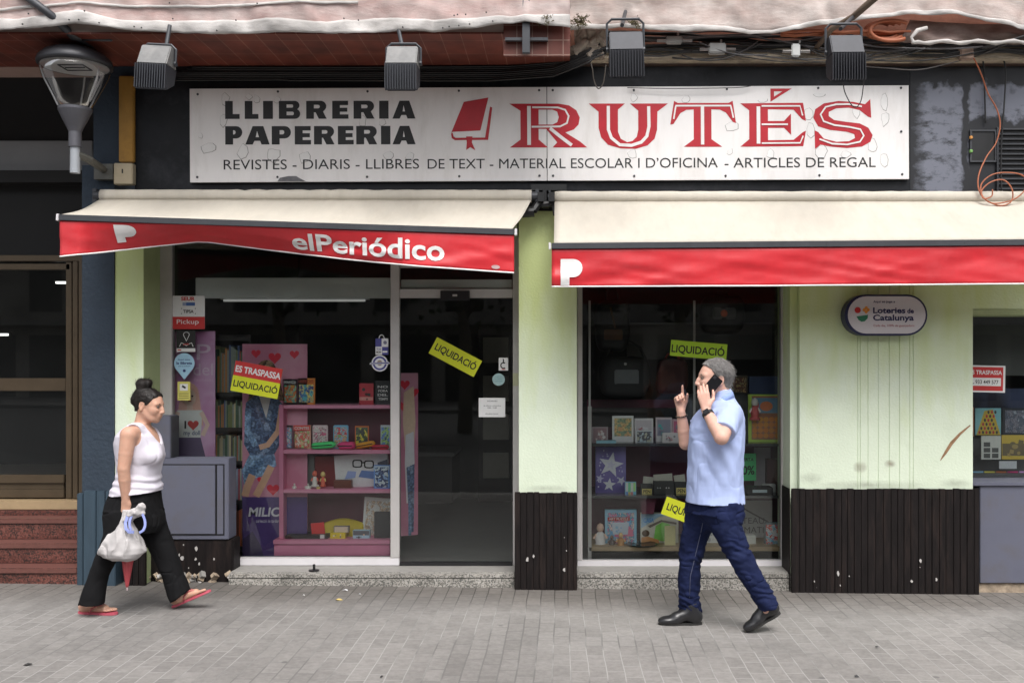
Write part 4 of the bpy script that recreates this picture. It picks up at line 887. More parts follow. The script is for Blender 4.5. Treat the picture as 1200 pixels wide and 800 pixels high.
def net(name, label, bot, y, seed, py_top, hem_w, m, hem_m, sag=.05):
    T = thing(name, label, 'netting', P((bot[0][0]+bot[-1][0])/2, 0, y))
    bx = [q[0] for q in bot]; by = [q[1] for q in bot]; a, b = bx[0], bx[-1]; nu = int((b-a)/3.5)
    def pt(px, t):
        yy = y-sag*n2(px*.012, t*1.5, seed)-.03*n2(px*.045, t*5+px*.01, seed+1)-.012*n2(px*.13, t*9-px*.03, seed+2)-.010*abs(n2(px*.07, t*3, seed+3))
        pb = np.interp(px, bx, by); py = pb+(py_top-pb)*t
        q = P(px, py, y); return V3((q.x, yy, q.z))
    mb = MB(m); mb.grid(lambda u, v: pt(a+(b-a)*u, v), nu, 14); mb.build('sheet', T, smooth=True, solid=.003)
    mb = MB(hem_m); mb.grid(lambda u, v: pt(a+(b-a)*u, (v*hem_w*(.75+.5*n1(u*13, seed+4)))/max(1, abs(py_top)))-V3((0, .006+.005*math.sin(math.pi*v)+.003*n2(u*90, v*3, seed+8), .003)), nu, 5); mb.build('hem', T, smooth=True, solid=.003)
    return T, pt
net1 = net('protective_net', 'pale pink protective netting with a grey white hem round the balcony above the left awning', [(-90, 38), (0, 37), (60, 32), (90, 27), (115, 31), (160, 37), (220, 38), (300, 40), (380, 40), (460, 38), (520, 38), (560, 35), (590, 30), (615, 28), (640, 31), (668, 34)], -.80, 31, -70, 14, pink, pale)
mb = MB(pale); mb.grid(lambda u, v: net1[1](u*480-60, (37-13+13*(u*480-60)/475+1.5*n1(u*9, 6)+3.2*(v-.5))/107)-V3((0, .012, 0)), 80, 2); mb.build('seam', net1[0], smooth=True, solid=.003)
mb = MB(M['black']); r = random.Random(9)
for i in range(26):
    px = r.uniform(0, 600); t = r.choice((.02, .03, .13, .14, .3)); q = net1[1](px, t); mb.lathe([(.006, 0), (.004, .006)], q-V3((0, .028, 0)), (0, -1, 0), 6)
mb.build('clip', net1[0])
net2 = net('protective_net', 'grey pink stained netting stretched above the cable bundle on the right', [(655, 34), (668, 36), (700, 33), (730, 31), (762, 35), (800, 37), (850, 36), (880, 39), (905, 38), (930, 34), (965, 29), (1000, 24), (1060, 18), (1120, 18), (1160, 27), (1200, 36), (1290, 40)], -.30, 57, -70, 5, net_mat('grey_pink_net', (.60, .47, .43), (.80, .72, .68), .97), pale, .03)
T = thing('gathered_net', 'brownish net gathered into a white rolled hem at the right edge above the ledge', 'netting', P(1130, 40, -.28))
mb = MB(net_mat('brown_net', (.22, .15, .13), (.38, .30, .27), .75))
def gp_(u, v):
    px = 1068+u*150; top = 22+6*math.sin(u*3); bot_ = 49+1.5*math.sin(u*9); q = P(px-(1-v)*14*(1-u), bot_+(top-bot_)*v, -.22); q.y -= .05*n2(u*6+v, v*3, 71); return q
mb.grid(gp_, 40, 10); mb.build('sheet', T, smooth=True, solid=.003)
mb = MB(pale); pts = [P(1086, 33, -.28), P(1075, 36, -.3), P(1068, 44, -.3), P(1070, 50, -.31)]+[P(1076+i*7, 49.5+1.3*math.sin(i*1.1), -.31) for i in range(20)]; mb.tube(pts, [.014+.003*math.sin(i*2.3) for i in range(len(pts))], 10); mb.build('hem', T, smooth=True)
# cracked plaster at the balcony end
mb = MB(mat('broken_plaster', (.36, .31, .26), .95, .3, 12, bump=.8, bscale=14)); r = random.Random(3)
for i in range(16):
    px, py = r.uniform(670, 710), r.uniform(36, 64); s_ = r.uniform(.03, .075); a = V3((r.uniform(-1, 1), r.uniform(-.4, .4), r.uniform(-1, 1))).normalized(); b = a.orthogonal().normalized()
    mb.obox(P(px, py, -.12), (a, b, a.cross(b)), (s_, s_*.5, s_*.7))
tag(mb.build('broken_plaster', bevel=.006), 'crumbled beige plaster lump at the end of the tiled balcony soffit', 'plaster')
def weed(px, py, y, n, L, seed, label):
    r = random.Random(seed); mb = MB(mat('dry_weed', (.09, .075, .035), .9, .3, 30)); c = P(px, py, y)
    for i in range(n):
        d = V3((r.uniform(-1, 1), r.uniform(-.7, .1), r.uniform(-.35, .9))).normalized(); l_ = L*r.uniform(.4, 1)
        p1 = c+d*l_*.5+V3((0, 0, r.uniform(-.02, .02))); p2 = c+d*l_+V3((0, 0, -l_*.2)); mb.tube([c+V3((r.uniform(-.03, .03), 0, 0)), p1, p2], [.003, .002, .001], 4)
        for k in range(4):
            q = p1.lerp(p2, k/4); a = V3((r.uniform(-1, 1), r.uniform(-1, 1), r.uniform(-1, 1))).normalized(); mb.add([q, q+a*.02, q+a*.012+V3((0, 0, .01))], [(0, 1, 2)])
    return tag(mb.build('dry_weed'), label, 'plant')
weed(680, 27, -.36, 30, .10, 1, 'dry weed tuft at the net edge right of the balcony corner'); weed(640, 27, -.82, 18, .08, 2, 'small dry weed at the balcony corner beside the steel hanger'); weed(744, 29, -.33, 18, .07, 3, 'small dry weed behind the bracket of the floodlight over the U')

blk = mat('black_cable', (.012, .012, .013), .45, .1, 10)
CBN = thing('cable_bundle', 'bundle of sagging black cables running along the ledge above the sign', 'cables', P(900, 52, -.14))
r = random.Random(14)
for i in range(15):
    y0 = 39+i*1.5; yy = -.08-.012*(i % 5); pts = []
    for k in range(40):
        px = 690+k*14; pts.append(P(px, y0+(5.5+2*(i % 3))*n1(k*.28+i*3.1, 40+i)+1.5*n1(k*.9, 60+i)+(3 if 1060 < px else 0), yy-.02*n1(k*.3, 80+i)))
    MB(blk if i % 4 else mat('grey_cable', (.09, .09, .095), .5, .1, 10)).tube(pts, r.uniform(.005, .012), 6).build('cable', CBN, smooth=True)
CB2 = thing('cable_bundle', 'tangle of dark cables dropping past the balcony corner onto the black fascia', 'cables', P(660, 75, -.1))
for i in range(8):
    a = r.uniform(50, 70); pts = [P(702+r.uniform(-6, 10), 48+i*2.5, -.14), P(690, 58+i*2+r.uniform(-2, 2), -.16), P(672, 66+i*2, -.14), P(648, 74+i*2.2, -.10), P(600-i*4, 78+i*2.4, -.04), P(480-i*20, 79+i*2.2, -.025), P(330, 79.5+i*2, -.02), P(225-i*6, 79+i*2.2, -.02)]
    q = []
    for k in range(len(pts)-1):
        for t in range(5): q.append(pts[k].lerp(pts[k+1], t/5))
    q.append(pts[-1]); MB(blk).tube(q, r.uniform(.006, .011), 6).build('cable', CB2, smooth=True)
for i in range(14):
    a, b = r.uniform(690, 1180), r.uniform(60, 260); y0, y1, sg_ = r.uniform(44, 72), r.uniform(44, 72), r.uniform(6, 26); yy = r.uniform(-.2, -.13)
    pts = [P(a+b*t, y0+(y1-y0)*t+sg_*4*t*(1-t)*.7+1.5*n1(t*5+i, 90), yy-.02*math.sin(math.pi*t)) for t in [k/16 for k in range(17)]]
    MB((blk, blk, mat('grey_cable', (.09, .09, .095), .5, .1, 10))[i % 3]).tube(pts, r.uniform(.003, .007), 5).build('cable', CBN, smooth=True)
def loop_wire(name, label, pts, rad, m, n=8, cat='cable'):
    P_ = [V3(p) for p in pts]; q = []
    for k in range(len(P_)-1):
        p0 = P_[max(k-1, 0)]; p1 = P_[k]; p2 = P_[k+1]; p3 = P_[min(k+2, len(P_)-1)]
        for t in range(n):
            t /= n; q.append(.5*((2*p1)+(p2-p0)*t+(2*p0-5*p1+4*p2-p3)*t*t+(3*p1-p0-3*p2+p3)*t**3))
    q.append(P_[-1]); return tag(MB(m).tube(q, rad, 6).build(name, smooth=True), label, cat)
loop_wire('hanging_wire', 'thin grey wire hanging in a loop left of the floodlight over the U', [P(690, 68, -.14), P(694, 80, -.14), P(696, 94, -.1), P(701, 104, -.09), P(707, 97, -.1), P(710, 76, -.14)], .005, mat('grey_wire', (.10, .09, .08), .6, .1, 10))
loop_wire('hanging_wire', 'thin black wire loop hanging in front of the letter S', [P(988, 97, -.78), P(990, 108, -.78), P(997, 122, -.78), P(1003, 126, -.78), P(1009, 118, -.78), P(1012, 98, -.78), P(1013, 84, -.80)], .0035, blk)
loop_wire('hanging_wire', 'thin black wire sagging along the top edge of the sign', [P(735, 103, -.06), P(790, 104, -.07), P(860, 103, -.07), P(880, 101, -.06)], .003, blk)
loop_wire('hanging_wire', 'thin pale wire sagging from the right floodlight across the ledge', [P(1012, 78, -.12), P(1040, 80, -.12), P(1075, 82, -.12), P(1110, 75, -.12), P(1150, 64, -.12), P(1200, 44, -.3), P(1230, 35, -.3)], .004, mat('pale_wire', (.14, .13, .13), .6, .1, 10))
loop_wire('hanging_wire', 'thick black cable rising to the right edge over the ledge', [P(1100, 66, -.12), P(1150, 57, -.16), P(1190, 46, -.3), P(1240, 30, -.4)], .012, blk)
loop_wire('hanging_wire', 'straight thin grey cable hanging down left of the orange cable', [P(1148, 50, -.1), P(1153, 80, -.05), P(1154, 110, -.03), P(1155, 144, -.03)], .006, blk)
loop_wire('hanging_wire', 'thin dark cable hanging in front of the ventilation grille', [P(1168, 55, -.1), P(1178, 78, -.06), P(1177, 120, -.05), P(1174, 160, -.05), P(1173, 200, -.05), P(1174, 224, -.06)], .006, blk)
oc_ = mat('orange_cable', (.36, .11, .05), .5, .15, 12)
loop_wire('orange_cable', 'orange cable hanging from the ledge and coiled in loops on the right awning', [P(1136, 60, -.14), P(1143, 72, -.14), P(1151, 90, -.12), P(1158, 110, -.10), P(1168, 128, -.10), P(1172, 147, -.10), P(1167, 168, -.10), P(1156, 184, -.11), P(1147, 205, -.14), P(1147, 222, -.17), P(1155, 234, -.2), P(1172, 241, -.2), P(1185, 236, -.2), P(1186, 222, -.19), P(1176, 211, -.17), P(1160, 214, -.17), P(1150, 226, -.18), P(1162, 238, -.2), P(1185, 235, -.2), P(1200, 224, -.2), P(1203, 210, -.17), P(1190, 203, -.17), P(1165, 204, -.17), P(1150, 216, -.17), P(1152, 232, -.2), P(1162, 230, -.2), P(1163, 222, -.2)], .0052, oc_)
CO = thing('orange_hose', 'coil of orange conduit lying on the ledge beside the rusty strut and the gathered net', 'hose', P(1030, 38, -.16))
for i in range(4): MB(oc_).tube([P(1030+(16+i*3)*math.cos(a)+i*5, 36+(9+i)*math.sin(a), -.19-.02*i) for a in np.linspace(.3+i*.2, 5.5, 22)], .014, 8).build('coil', CO, smooth=True)
for i in range(3): MB(oc_).tube([P(915+k*8, 42-i*2.5+3*n1(k*.5+i*7, 33), -.19-.02*i) for k in range(20)], .011, 8).build('coil', CO, smooth=True)
def jbox(px0, px1, py0, py1, y, label, m):
    T = thing('cable_joint', label, 'cable joint', P((px0+px1)/2, py1, y))
    MB(m).pbox(px0, px1, py0, py1, y, y+.06).build('body', T, bevel=.008)
    mb = MB(mat('joint_metal', (.35, .34, .33), .35, .1, 10, metal=.7)); c = (py0+py1)/2+2
    for a, b in ((px0-11, px0), (px1, px1+11)): mb.tube([P(a, c, y+.02), P(b, c, y+.02)], .012, 8)
    mb.lathe([(.008, 0), (.008, .02)], P((px0+px1)/2+4, py0, y+.03), (0, 0, 1), 8); mb.build('connector', T)
wg = mat('pale_grey_box', (.42, .42, .41), .5, .12, 10)
jbox(781, 800, 42, 50, -.20, 'flat pale cable joint box among the cables right of the floodlight over the U', wg); jbox(831, 851, 50, 62, -.20, 'square pale cable joint box above the letters T and E', wg); jbox(928, 938, 51, 66, -.20, 'small shiny metal cable joint left of the right floodlight', mat('shiny_joint', (.5, .5, .48), .25, .15, 10, metal=.6))
tag(MB(mat('brick_piece', (.34, .24, .19), .9, .3, 12, bump=.4)).pbox(1126, 1142, 55, 69, -.16, -.10).build('brick_piece', bevel=.008), 'loose brick piece on the ledge where the orange cable starts', 'brick')
# two small signal lamps on the recess box
for px, py, c_, nm in ((1137.5, 161.5, (.65, .30, .08), 'orange'), (1137.5, 177.5, (.20, .42, .12), 'green')):
    mb = MB(mat(nm+'_plug', c_, .4, .1, 10)); mb.lathe([(.013, 0), (.013, .012), (.008, .018)], P(px, py, -.022), (0, -1, 0), 10); tag(mb.build('cable_plug', smooth=False), 'small %s plastic plug on the rim of the dark recess beside the grille' % nm, 'plug')
# ---------------------------------------------------------------- notices and stickers on the panes
YG = DP+.027                     # outer face of the panes is at DP+.03
yel = mat('fluor_yellow_paper', (.62, .66, .02), .6, .04, 10); grn = mat('fluor_green_paper', (.42, .66, .03), .6, .04, 10); redp = mat('red_paper', (.52, .03, .03), .6, .05, 10); ink = mat('black_ink', (.012, .012, .012), .6, .1, 20)
whp = mat('white_paper', (.74, .74, .74), .6, .04, 10)
def notice(name, label, quad, y=YG, m=whp, cat='notice', t=.002):
    f, w_, h_ = quad_frame(quad, y); mb = MB(); sheet(mb, f, w_, h_, m, t); return mb, f, w_, h_, name, label, cat
def done(n, group=None): return tag(n[0].build(n[4]), n[5], n[6], group)
G_ = 'clearance notices on the panes'
n = notice('sale_notice', 'tilted two colour notice, red ES TRASPASSA over yellow LIQUIDACIÓ, on the left window', [(277, 423), (332, 432), (324.5, 468), (269, 456.5)], m=yel)
mb, f, w_, h_ = n[:4]; rect(mb, f, 0, w_, h_*.52, h_, redp, .0006); text(mb, f, 'ES TRASPASSA', w_*.03, w_*.985, h_*.64, h_*.86, whp, .0012, bold=.03); text(mb, f, 'LIQUIDACIÓ', w_*.04, w_*.97, h_*.12, h_*.43, ink, .0012, bold=.02); done(n, G_)
n = notice('sale_notice', 'steeply tilted yellow LIQUIDACIÓ notice on the glass door', [(512, 395), (565, 422.6), (555, 442), (502.5, 413.5)], m=yel)
mb, f, w_, h_ = n[:4]; text(mb, f, 'LIQUIDACIÓ', w_*.06, w_*.95, h_*.26, h_*.82, ink, .0012, bold=.02); done(n, G_)
n = notice('sale_notice', 'green LIQUIDACIÓ notice behind the head of the man on the middle window', [(786.5, 398), (852.5, 403.5), (851, 422), (785, 416.5)], m=grn)
mb, f, w_, h_ = n[:4]; text(mb, f, 'LIQUIDACIÓ', w_*.02, w_*.96, h_*.14, h_*.84, ink, .0012, bold=.02); done(n, G_)
n = notice('sale_notice', 'yellow LIQUIDACIÓ notice half hidden behind the jeans of the man', [(781, 581), (836, 601), (829, 621), (775, 602)], m=yel)
mb, f, w_, h_ = n[:4]; text(mb, f, 'LIQUIDACIÓ', w_*.07, w_*.95, h_*.24, h_*.8, ink, .0012, bold=.02); done(n, G_)
n = notice('courier_sticker', 'white and red courier pickup sticker at the top left of the left window', [(200.5, 346.5), (240, 346.5), (240, 385.5), (200.5, 385.5)], m=whp, cat='sticker')
mb, f, w_, h_ = n[:4]; rect(mb, f, 0, w_, 0, h_*.37, redp, .0006); text(mb, f, 'SEUR', w_*.30, w_*.71, h_*.85, h_*.97, redp, .0012, bold=.04)
rect(mb, f, w_*.34, w_*.71, h_*.70, h_*.80, flat((.05, .12, .35)), .0006); rect(mb, f, w_*.34, w_*.45, h_*.70, h_*.80, flat((.30, .35, .50)), .0009); text(mb, f, 'TIPSA', w_*.36, w_*.67, h_*.48, h_*.58, ink, .0012, bold=.03); text(mb, f, 'Pickup', w_*.17, w_*.82, h_*.11, h_*.29, whp, .0012)
for a, b in ((.30, .45), (.30, .60), (.71, .45), (.71, .60)): rect(mb, f, w_*a, w_*(a+.02), h_*b, h_*(b+.03), ink, .0008)
done(n)
n = notice('location_sticker', 'black square sticker with a white outlined map pin on the left window', [(207, 387), (229, 387), (229, 412), (207, 412)], m=ink, cat='sticker')
mb, f, w_, h_ = n[:4]; rect(mb, f, 0, w_, 0, h_*.16, whp, .0006); rect(mb, f, w_*.05, w_*.25, h_*.05, h_*.11, redp, .0009)
pin = lambda s: [(w_*.52+s*w_*.17*math.sin(a), h_*.80+s*h_*.13*math.cos(a)) for a in np.linspace(-2.2, 2.2, 14)]+[(w_*.52, h_*(.80-.32*s-.02*(1-s)))]
shape(mb, f, [pin(1), pin(.82)], whp, .0008); shape(mb, f, [ribbon([(w_*.15, h_*.24), (w_*.25, h_*.42), (w_*.40, h_*.36), (w_*.52, h_*.28), (w_*.64, h_*.36), (w_*.80, h_*.42), (w_*.88, h_*.24)], w_*.035)], whp, .0008); text(mb, f, 'pick', w_*.36, w_*.68, h_*.29, h_*.40, redp, .0011, bold=.03); done(n)
# tear drop
ft, w_, h_ = rect_frame(204, 228, 413.5, 444.5, YG); mb = MB(); lb = flat((.36, .58, .74))
shape(mb, ft, [[(w_*.5+w_*.5*math.sin(a), h_*.61+w_*.5*math.cos(a)) for a in np.linspace(-2.15, 2.15, 24)]+[(w_*.5, 0)]], lb, 0)
nvp = flat((.02, .03, .16))
text(mb, ft, 'Aquí tens', w_*.18, w_*.78, h_*.71, h_*.78, nvp, .0006, bold=.02); text(mb, ft, 'la llibreta', w_*.12, w_*.88, h_*.57, h_*.67, nvp, .0006, bold=.03); text(mb, ft, 'per a tothom', w_*.22, w_*.80, h_*.47, h_*.53, nvp, .0006); disc(mb, ft, w_*.5, h_*.33, w_*.07, w_*.07, nvp, .0006)
tag(mb.build('teardrop_sticker', solid=.001), 'pale blue teardrop shaped sticker on the left window', 'sticker')
n = notice('alarm_sticker', 'small yellow camera warning sticker on the left window below the blue teardrop', [(208, 447), (223, 447), (223, 469), (208, 469)], m=flat((.60, .55, .14)), cat='sticker')
mb, f, w_, h_ = n[:4]; rect(mb, f, w_*.18, w_*.8, h_*.52, h_*.88, whp, .0006); poly(mb, f, [(w_*.32, h_*.72), (w_*.6, h_*.62), (w_*.68, h_*.70), (w_*.40, h_*.82)], ink, .0009)
for k in range(3): rect(mb, f, w_*.12, w_*.88, h_*(.1+.12*k), h_*(.14+.12*k), flat((.25, .22, .06)), .0006)
done(n)
n = notice('card_sticker', 'blue and white chequered sticker with a padlock hoop right of the pink shelf', [(440, 396.5), (455, 396.5), (455, 415.5), (440, 415.5)], m=whp, cat='sticker')
mb, f, w_, h_ = n[:4]; bl = flat((.07, .07, .28)); rect(mb, f, 0, w_*.48, h_*.5, h_, bl, .0006); rect(mb, f, w_*.52, w_, 0, h_*.48, bl, .0006); rect(mb, f, w_*.55, w_*.93, h_*.13, h_*.24, whp, .0009)
text(mb, f, 'T10', w_*.08, w_*.42, h_*.28, h_*.40, bl, .0009, bold=.02); text(mb, f, 'BCN', w_*.08, w_*.42, h_*.10, h_*.22, ink, .0009, bold=.04); disc(mb, f, w_*.75, h_*.75, w_*.14, w_*.14, flat((.2, .2, .3)), .0006)
shape(mb, f, [ribbon([(w_*(.48+.2*math.cos(a)), h_*(1.0+.22*math.sin(a))) for a in np.linspace(0, math.pi, 10)], w_*.06)], whp, 0); done(n)
mb = MB(); f, w_, h_ = rect_frame(433, 457, 416, 435, YG); disc(mb, f, w_*.5, h_*.5, w_*.40, w_*.40, whp, 0, 28); disc(mb, f, w_*.5, h_*.5, w_*.34, w_*.34, bl, .0005, 28); disc(mb, f, w_*.5, h_*.5, w_*.25, w_*.25, whp, .001, 24); disc(mb, f, w_*.5, h_*.52, w_*.13, w_*.13, flat((.30, .22, .18)), .0015)
poly(mb, f, [(0, h_*.42), (w_, h_*.46), (w_*.96, h_*.58), (w_*.04, h_*.54)], whp, .0018); poly(mb, f, [(w_*.04, h_*.45), (w_*.96, h_*.485), (w_*.93, h_*.555), (w_*.07, h_*.515)], bl, .0021)
tag(mb.build('round_sticker', solid=.0004), 'round blue and white emblem sticker with a banner across on the left window', 'sticker')
n = notice('opening_notice', 'white printed paper notice taped on the glass door', [(561, 466), (592, 466), (592, 488.5), (561, 488.5)], cat='notice')
mb, f, w_, h_ = n[:4]; gi = flat((.18, .18, .19)); text(mb, f, 'HORARI', w_*.32, w_*.70, h_*.80, h_*.87, gi, .0008, bold=.02); text(mb, f, 'de dilluns a divendres', w_*.18, w_*.84, h_*.56, h_*.63, gi, .0008, bold=.01); text(mb, f, '9:30 - 13:30', w_*.33, w_*.68, h_*.45, h_*.52, gi, .0008, bold=.03); text(mb, f, 'dissabtes tancat', w_*.25, w_*.74, h_*.14, h_*.22, gi, .0008); done(n)
n = notice('round_door_sticker', 'round pale teal sticker on the glass door', [(577, 437), (591.5, 437), (591.5, 452), (577, 452)], m=flat((.30, .45, .45)), cat='sticker')
mb = MB(); f, w_, h_ = n[1:4]; disc(mb, f, w_/2, h_/2, w_/2, w_/2, flat((.32, .47, .48)), 0, 24); gi2 = flat((.10, .25, .30)); text(mb, f, 'llegir és', w_*.25, w_*.75, h_*.66, h_*.76, gi2, .0006); text(mb, f, 'un plaer', w_*.18, w_*.82, h_*.48, h_*.58, gi2, .0006); rect(mb, f, w_*.2, w_*.8, h_*.34, h_*.37, gi2, .0006)
tag(mb.build('round_door_sticker', solid=.0005), n[5], n[6])
n = notice('hand_sticker', 'small white sticker with a black hand symbol high on the glass door', [(584.5, 419), (595.5, 419), (595.5, 434), (584.5, 434)], cat='sticker')
mb, f, w_, h_ = n[:4]; rect(mb, f, w_*.44, w_*.56, h_*.55, h_*.9, ink, .0006); shape(mb, f, [ribbon([(w_*(.5+.28*math.cos(a)), h_*(.40+.22*math.sin(a))) for a in np.linspace(.9, 5.4, 14)], w_*.12)], ink, .0008); rect(mb, f, w_*.3, w_*.7, h_*.06, h_*.12, redp, .0006); done(n)
n = notice('transfer_sign', 'red framed transfer sign with a phone number in the far right window', [(1128, 427.5), (1178, 428.5), (1178, 460), (1128, 459)], m=whp, y=YG, cat='sign')
mb, f, w_, h_ = n[:4]; rect(mb, f, w_*.03, w_*.95, h_*.06, h_*.94, redp, .0006); text(mb, f, 'ES TRASPASSA', w_*.17, w_*.92, h_*.66, h_*.82, whp, .0012, bold=.02); rect(mb, f, w_*.12, w_*.90, h_*.24, h_*.54, whp, .0010); text(mb, f, '933 449 577', w_*.30, w_*.84, h_*.31, h_*.46, ink, .0014, bold=.015)
shape(mb, f, [ribbon([(w_*.19, h_*.46), (w_*.20, h_*.36), (w_*.245, h_*.31), (w_*.27, h_*.34)], w_*.02)], ink, .0014); done(n)
n = notice('postcard_scrap', 'cream sticker scrap on the right door post', [(601, 437), (607.5, 437), (607.5, 452), (601, 452)], m=flat((.50, .50, .34)), y=DP-.002, cat='sticker'); done(n)

GAIN = 2.4
# ---------------------------------------------------------------- helpers for goods on show
_busy = [0]
def busy(cols, scale=55):
    """small scale multicoloured print for covers and photos"""
    _busy[0] += 1; m, n, l, b = nodes_of('printed_picture'); b.inputs['Roughness'].default_value = .35
    tc = n.new('ShaderNodeTexCoord'); mp = n.new('ShaderNodeMapping'); mp.inputs['Location'].default_value = (_busy[0]*1.7, 0, _busy[0]*.9); l.new(tc.outputs['Object'], mp.inputs['Vector'])
    no = n.new('ShaderNodeTexNoise'); no.inputs['Scale'].default_value = scale*.5; no.inputs['Detail'].default_value = 2; l.new(mp.outputs[0], no.inputs['Vector'])
    cr = n.new('ShaderNodeValToRGB'); cr.color_ramp.interpolation = 'EASE' if _busy[0] % 2 else 'CONSTANT'; k = len(cols)
    while len(cr.color_ramp.elements) < k: cr.color_ramp.elements.new(.5)
    for i, c in enumerate(cols): cr.color_ramp.elements[i].position = .3+.4*i/k; cr.color_ramp.elements[i].color = c4([x*min(GAIN, .8/max(.01, max(c))) for x in c])
    l.new(no.outputs['Fac'], cr.inputs['Fac'])
    n2_ = n.new('ShaderNodeTexNoise'); n2_.inputs['Scale'].default_value = scale*2.2; n2_.inputs['Detail'].default_value = 3; l.new(mp.outputs[0], n2_.inputs['Vector'])
    mr = n.new('ShaderNodeMapRange'); mr.inputs[1].default_value = .35; mr.inputs[2].default_value = .65; mr.inputs[3].default_value = .5; mr.inputs[4].default_value = 1.35; l.new(n2_.outputs['Fac'], mr.inputs[0])
    mm = n.new('ShaderNodeMixRGB'); mm.blend_type = 'MULTIPLY'; mm.inputs[0].default_value = 1; l.new(cr.outputs[0], mm.inputs[1]); l.new(mr.outputs[0], mm.inputs[2]); l.new(mm.outputs[0], b.inputs['Base Color'])
    return m
def art(mb, f, x0, x1, y0, y1, cols, seed, d=.0008, n=9, title=None, tm=None):
    """a cover picture: loose shapes in a few colours and a title strip"""
    r = random.Random(seed); w_ = x1-x0; h_ = y1-y0
    if len(cols) > 2: rect(mb, f, x0, x1, y0, y1, busy(cols), d-.0002); n = n//2
    for i in range(n):
        c = flat(r.choice(cols)); cx = x0+w_*r.uniform(.18, .82); cy_ = y0+h_*r.uniform(.12, .78); k = r.random(); a = min(w_, h_)*r.uniform(.07, .17)
        a = min(a, cx-x0, x1-cx, cy_-y0, y1-cy_)
        if k < .4: disc(mb, f, cx, cy_, a, a*r.uniform(.7, 1), c, d+.00012*i, 10)
        elif k < .75: poly(mb, f, [(cx-a, cy_-a*.7), (cx+a*.8, cy_-a), (cx+a, cy_+a*.6), (cx-a*.6, cy_+a)], c, d+.00012*i)
        else: poly(mb, f, star(cx, cy_, a, r.random()), c, d+.00012*i)
    if title: text(mb, f, title, x0+w_*.08, x1-w_*.08, y1-h_*.2, y1-h_*.06, tm or whp, d+.0018, bold=.02)
def goods(name, label, cat, rect_, y, depth, base, cols=(), seed=0, n=9, title=None, tm=None, group=None, tilt=0., border=None, strip=None, bev=.0):
    """an upright box or book: rect_ = px0, px1, py0, py1 of its front at depth y"""
    px0, px1, py0, py1 = rect_; c = P((px0+px1)/2, py1, y); s = (D+y)/F
    w_ = (px1-px0)*s; h_ = (py1-py0)*s; a = math.radians(tilt)
    u = V3((math.cos(a), 0, math.sin(a))); v = V3((-math.sin(a), 0, math.cos(a))); o = c-u*w_/2
    if tilt: o.z += abs(math.sin(a))*w_/2*.98
    T = thing(name, label, cat, c, group)
    f = Fr(o, u, v); mb = MB(base); mb.obox(o+u*w_/2+v*h_/2-f.n*depth/2, (u, v, f.n), (w_/2, h_/2, depth/2)); mb.build('body', T, bevel=bev)
    if cols or title or strip or border:
        mb = MB(); ff = Fr(f.o+f.n*.0006, u, v)
        if border: rect(mb, ff, w_*.06, w_*.94, h_*.05, h_*.95, border, 0)
        if strip: rect(mb, ff, w_*.02, w_*.98, h_*strip[0], h_*strip[1], strip[2], .0002)
        if cols: art(mb, ff, w_*.08, w_*.92, h_*.08, h_*(.76 if title else .92), cols, seed, .0005, n)
        if title: text(mb, ff, title, w_*.08, w_*.92, h_*.82, h_*.94, tm or whp, .0026, bold=.02)
        mb.build('cover', T)
    return T
burg = mat('burgundy_board', (.17, .035, .07), .6, .1, 4); pinkm = mat('pink_shelf_paint', (.68, .22, .37), .5, .06, 5); pinkd = mat('pink_edge', (.74, .28, .43), .5, .06, 5)

# fluorescent lamp and pelmet inside, behind the head of the left window and the door
T = thing('strip_light', 'long white strip light under the pale pelmet inside the left window', 'strip light', P(343, 352, .7))
mb = MB(emit('tube_glow', (1, 1, .97), .13)); mb.tube([P(262, 352, .75), P(428, 352, .75)], .010, 8); mb.build('tube', T)
mb = MB(M['aluw']); mb.box(X(258, .75), X(432, .75), .76, .80, Z(351, .75), Z(348, .75)); mb.build('casing', T)
tag(MB(mat('pale_pelmet', (.78, .80, .78), .6, .05, 4)).pbox(229, 458, 325.5, 349.5, .345, .375).build('pelmet', bevel=.004), 'pale grey green pelmet board inside the top of the left window', 'pelmet')
tag(MB(mat('pale_pelmet', (.78, .80, .78), .6, .05, 4)).pbox(470, 600, 327.5, 337.5, .345, .375).build('pelmet', bevel=.004), 'short pale pelmet board behind the fanlight of the glass door', 'pelmet')

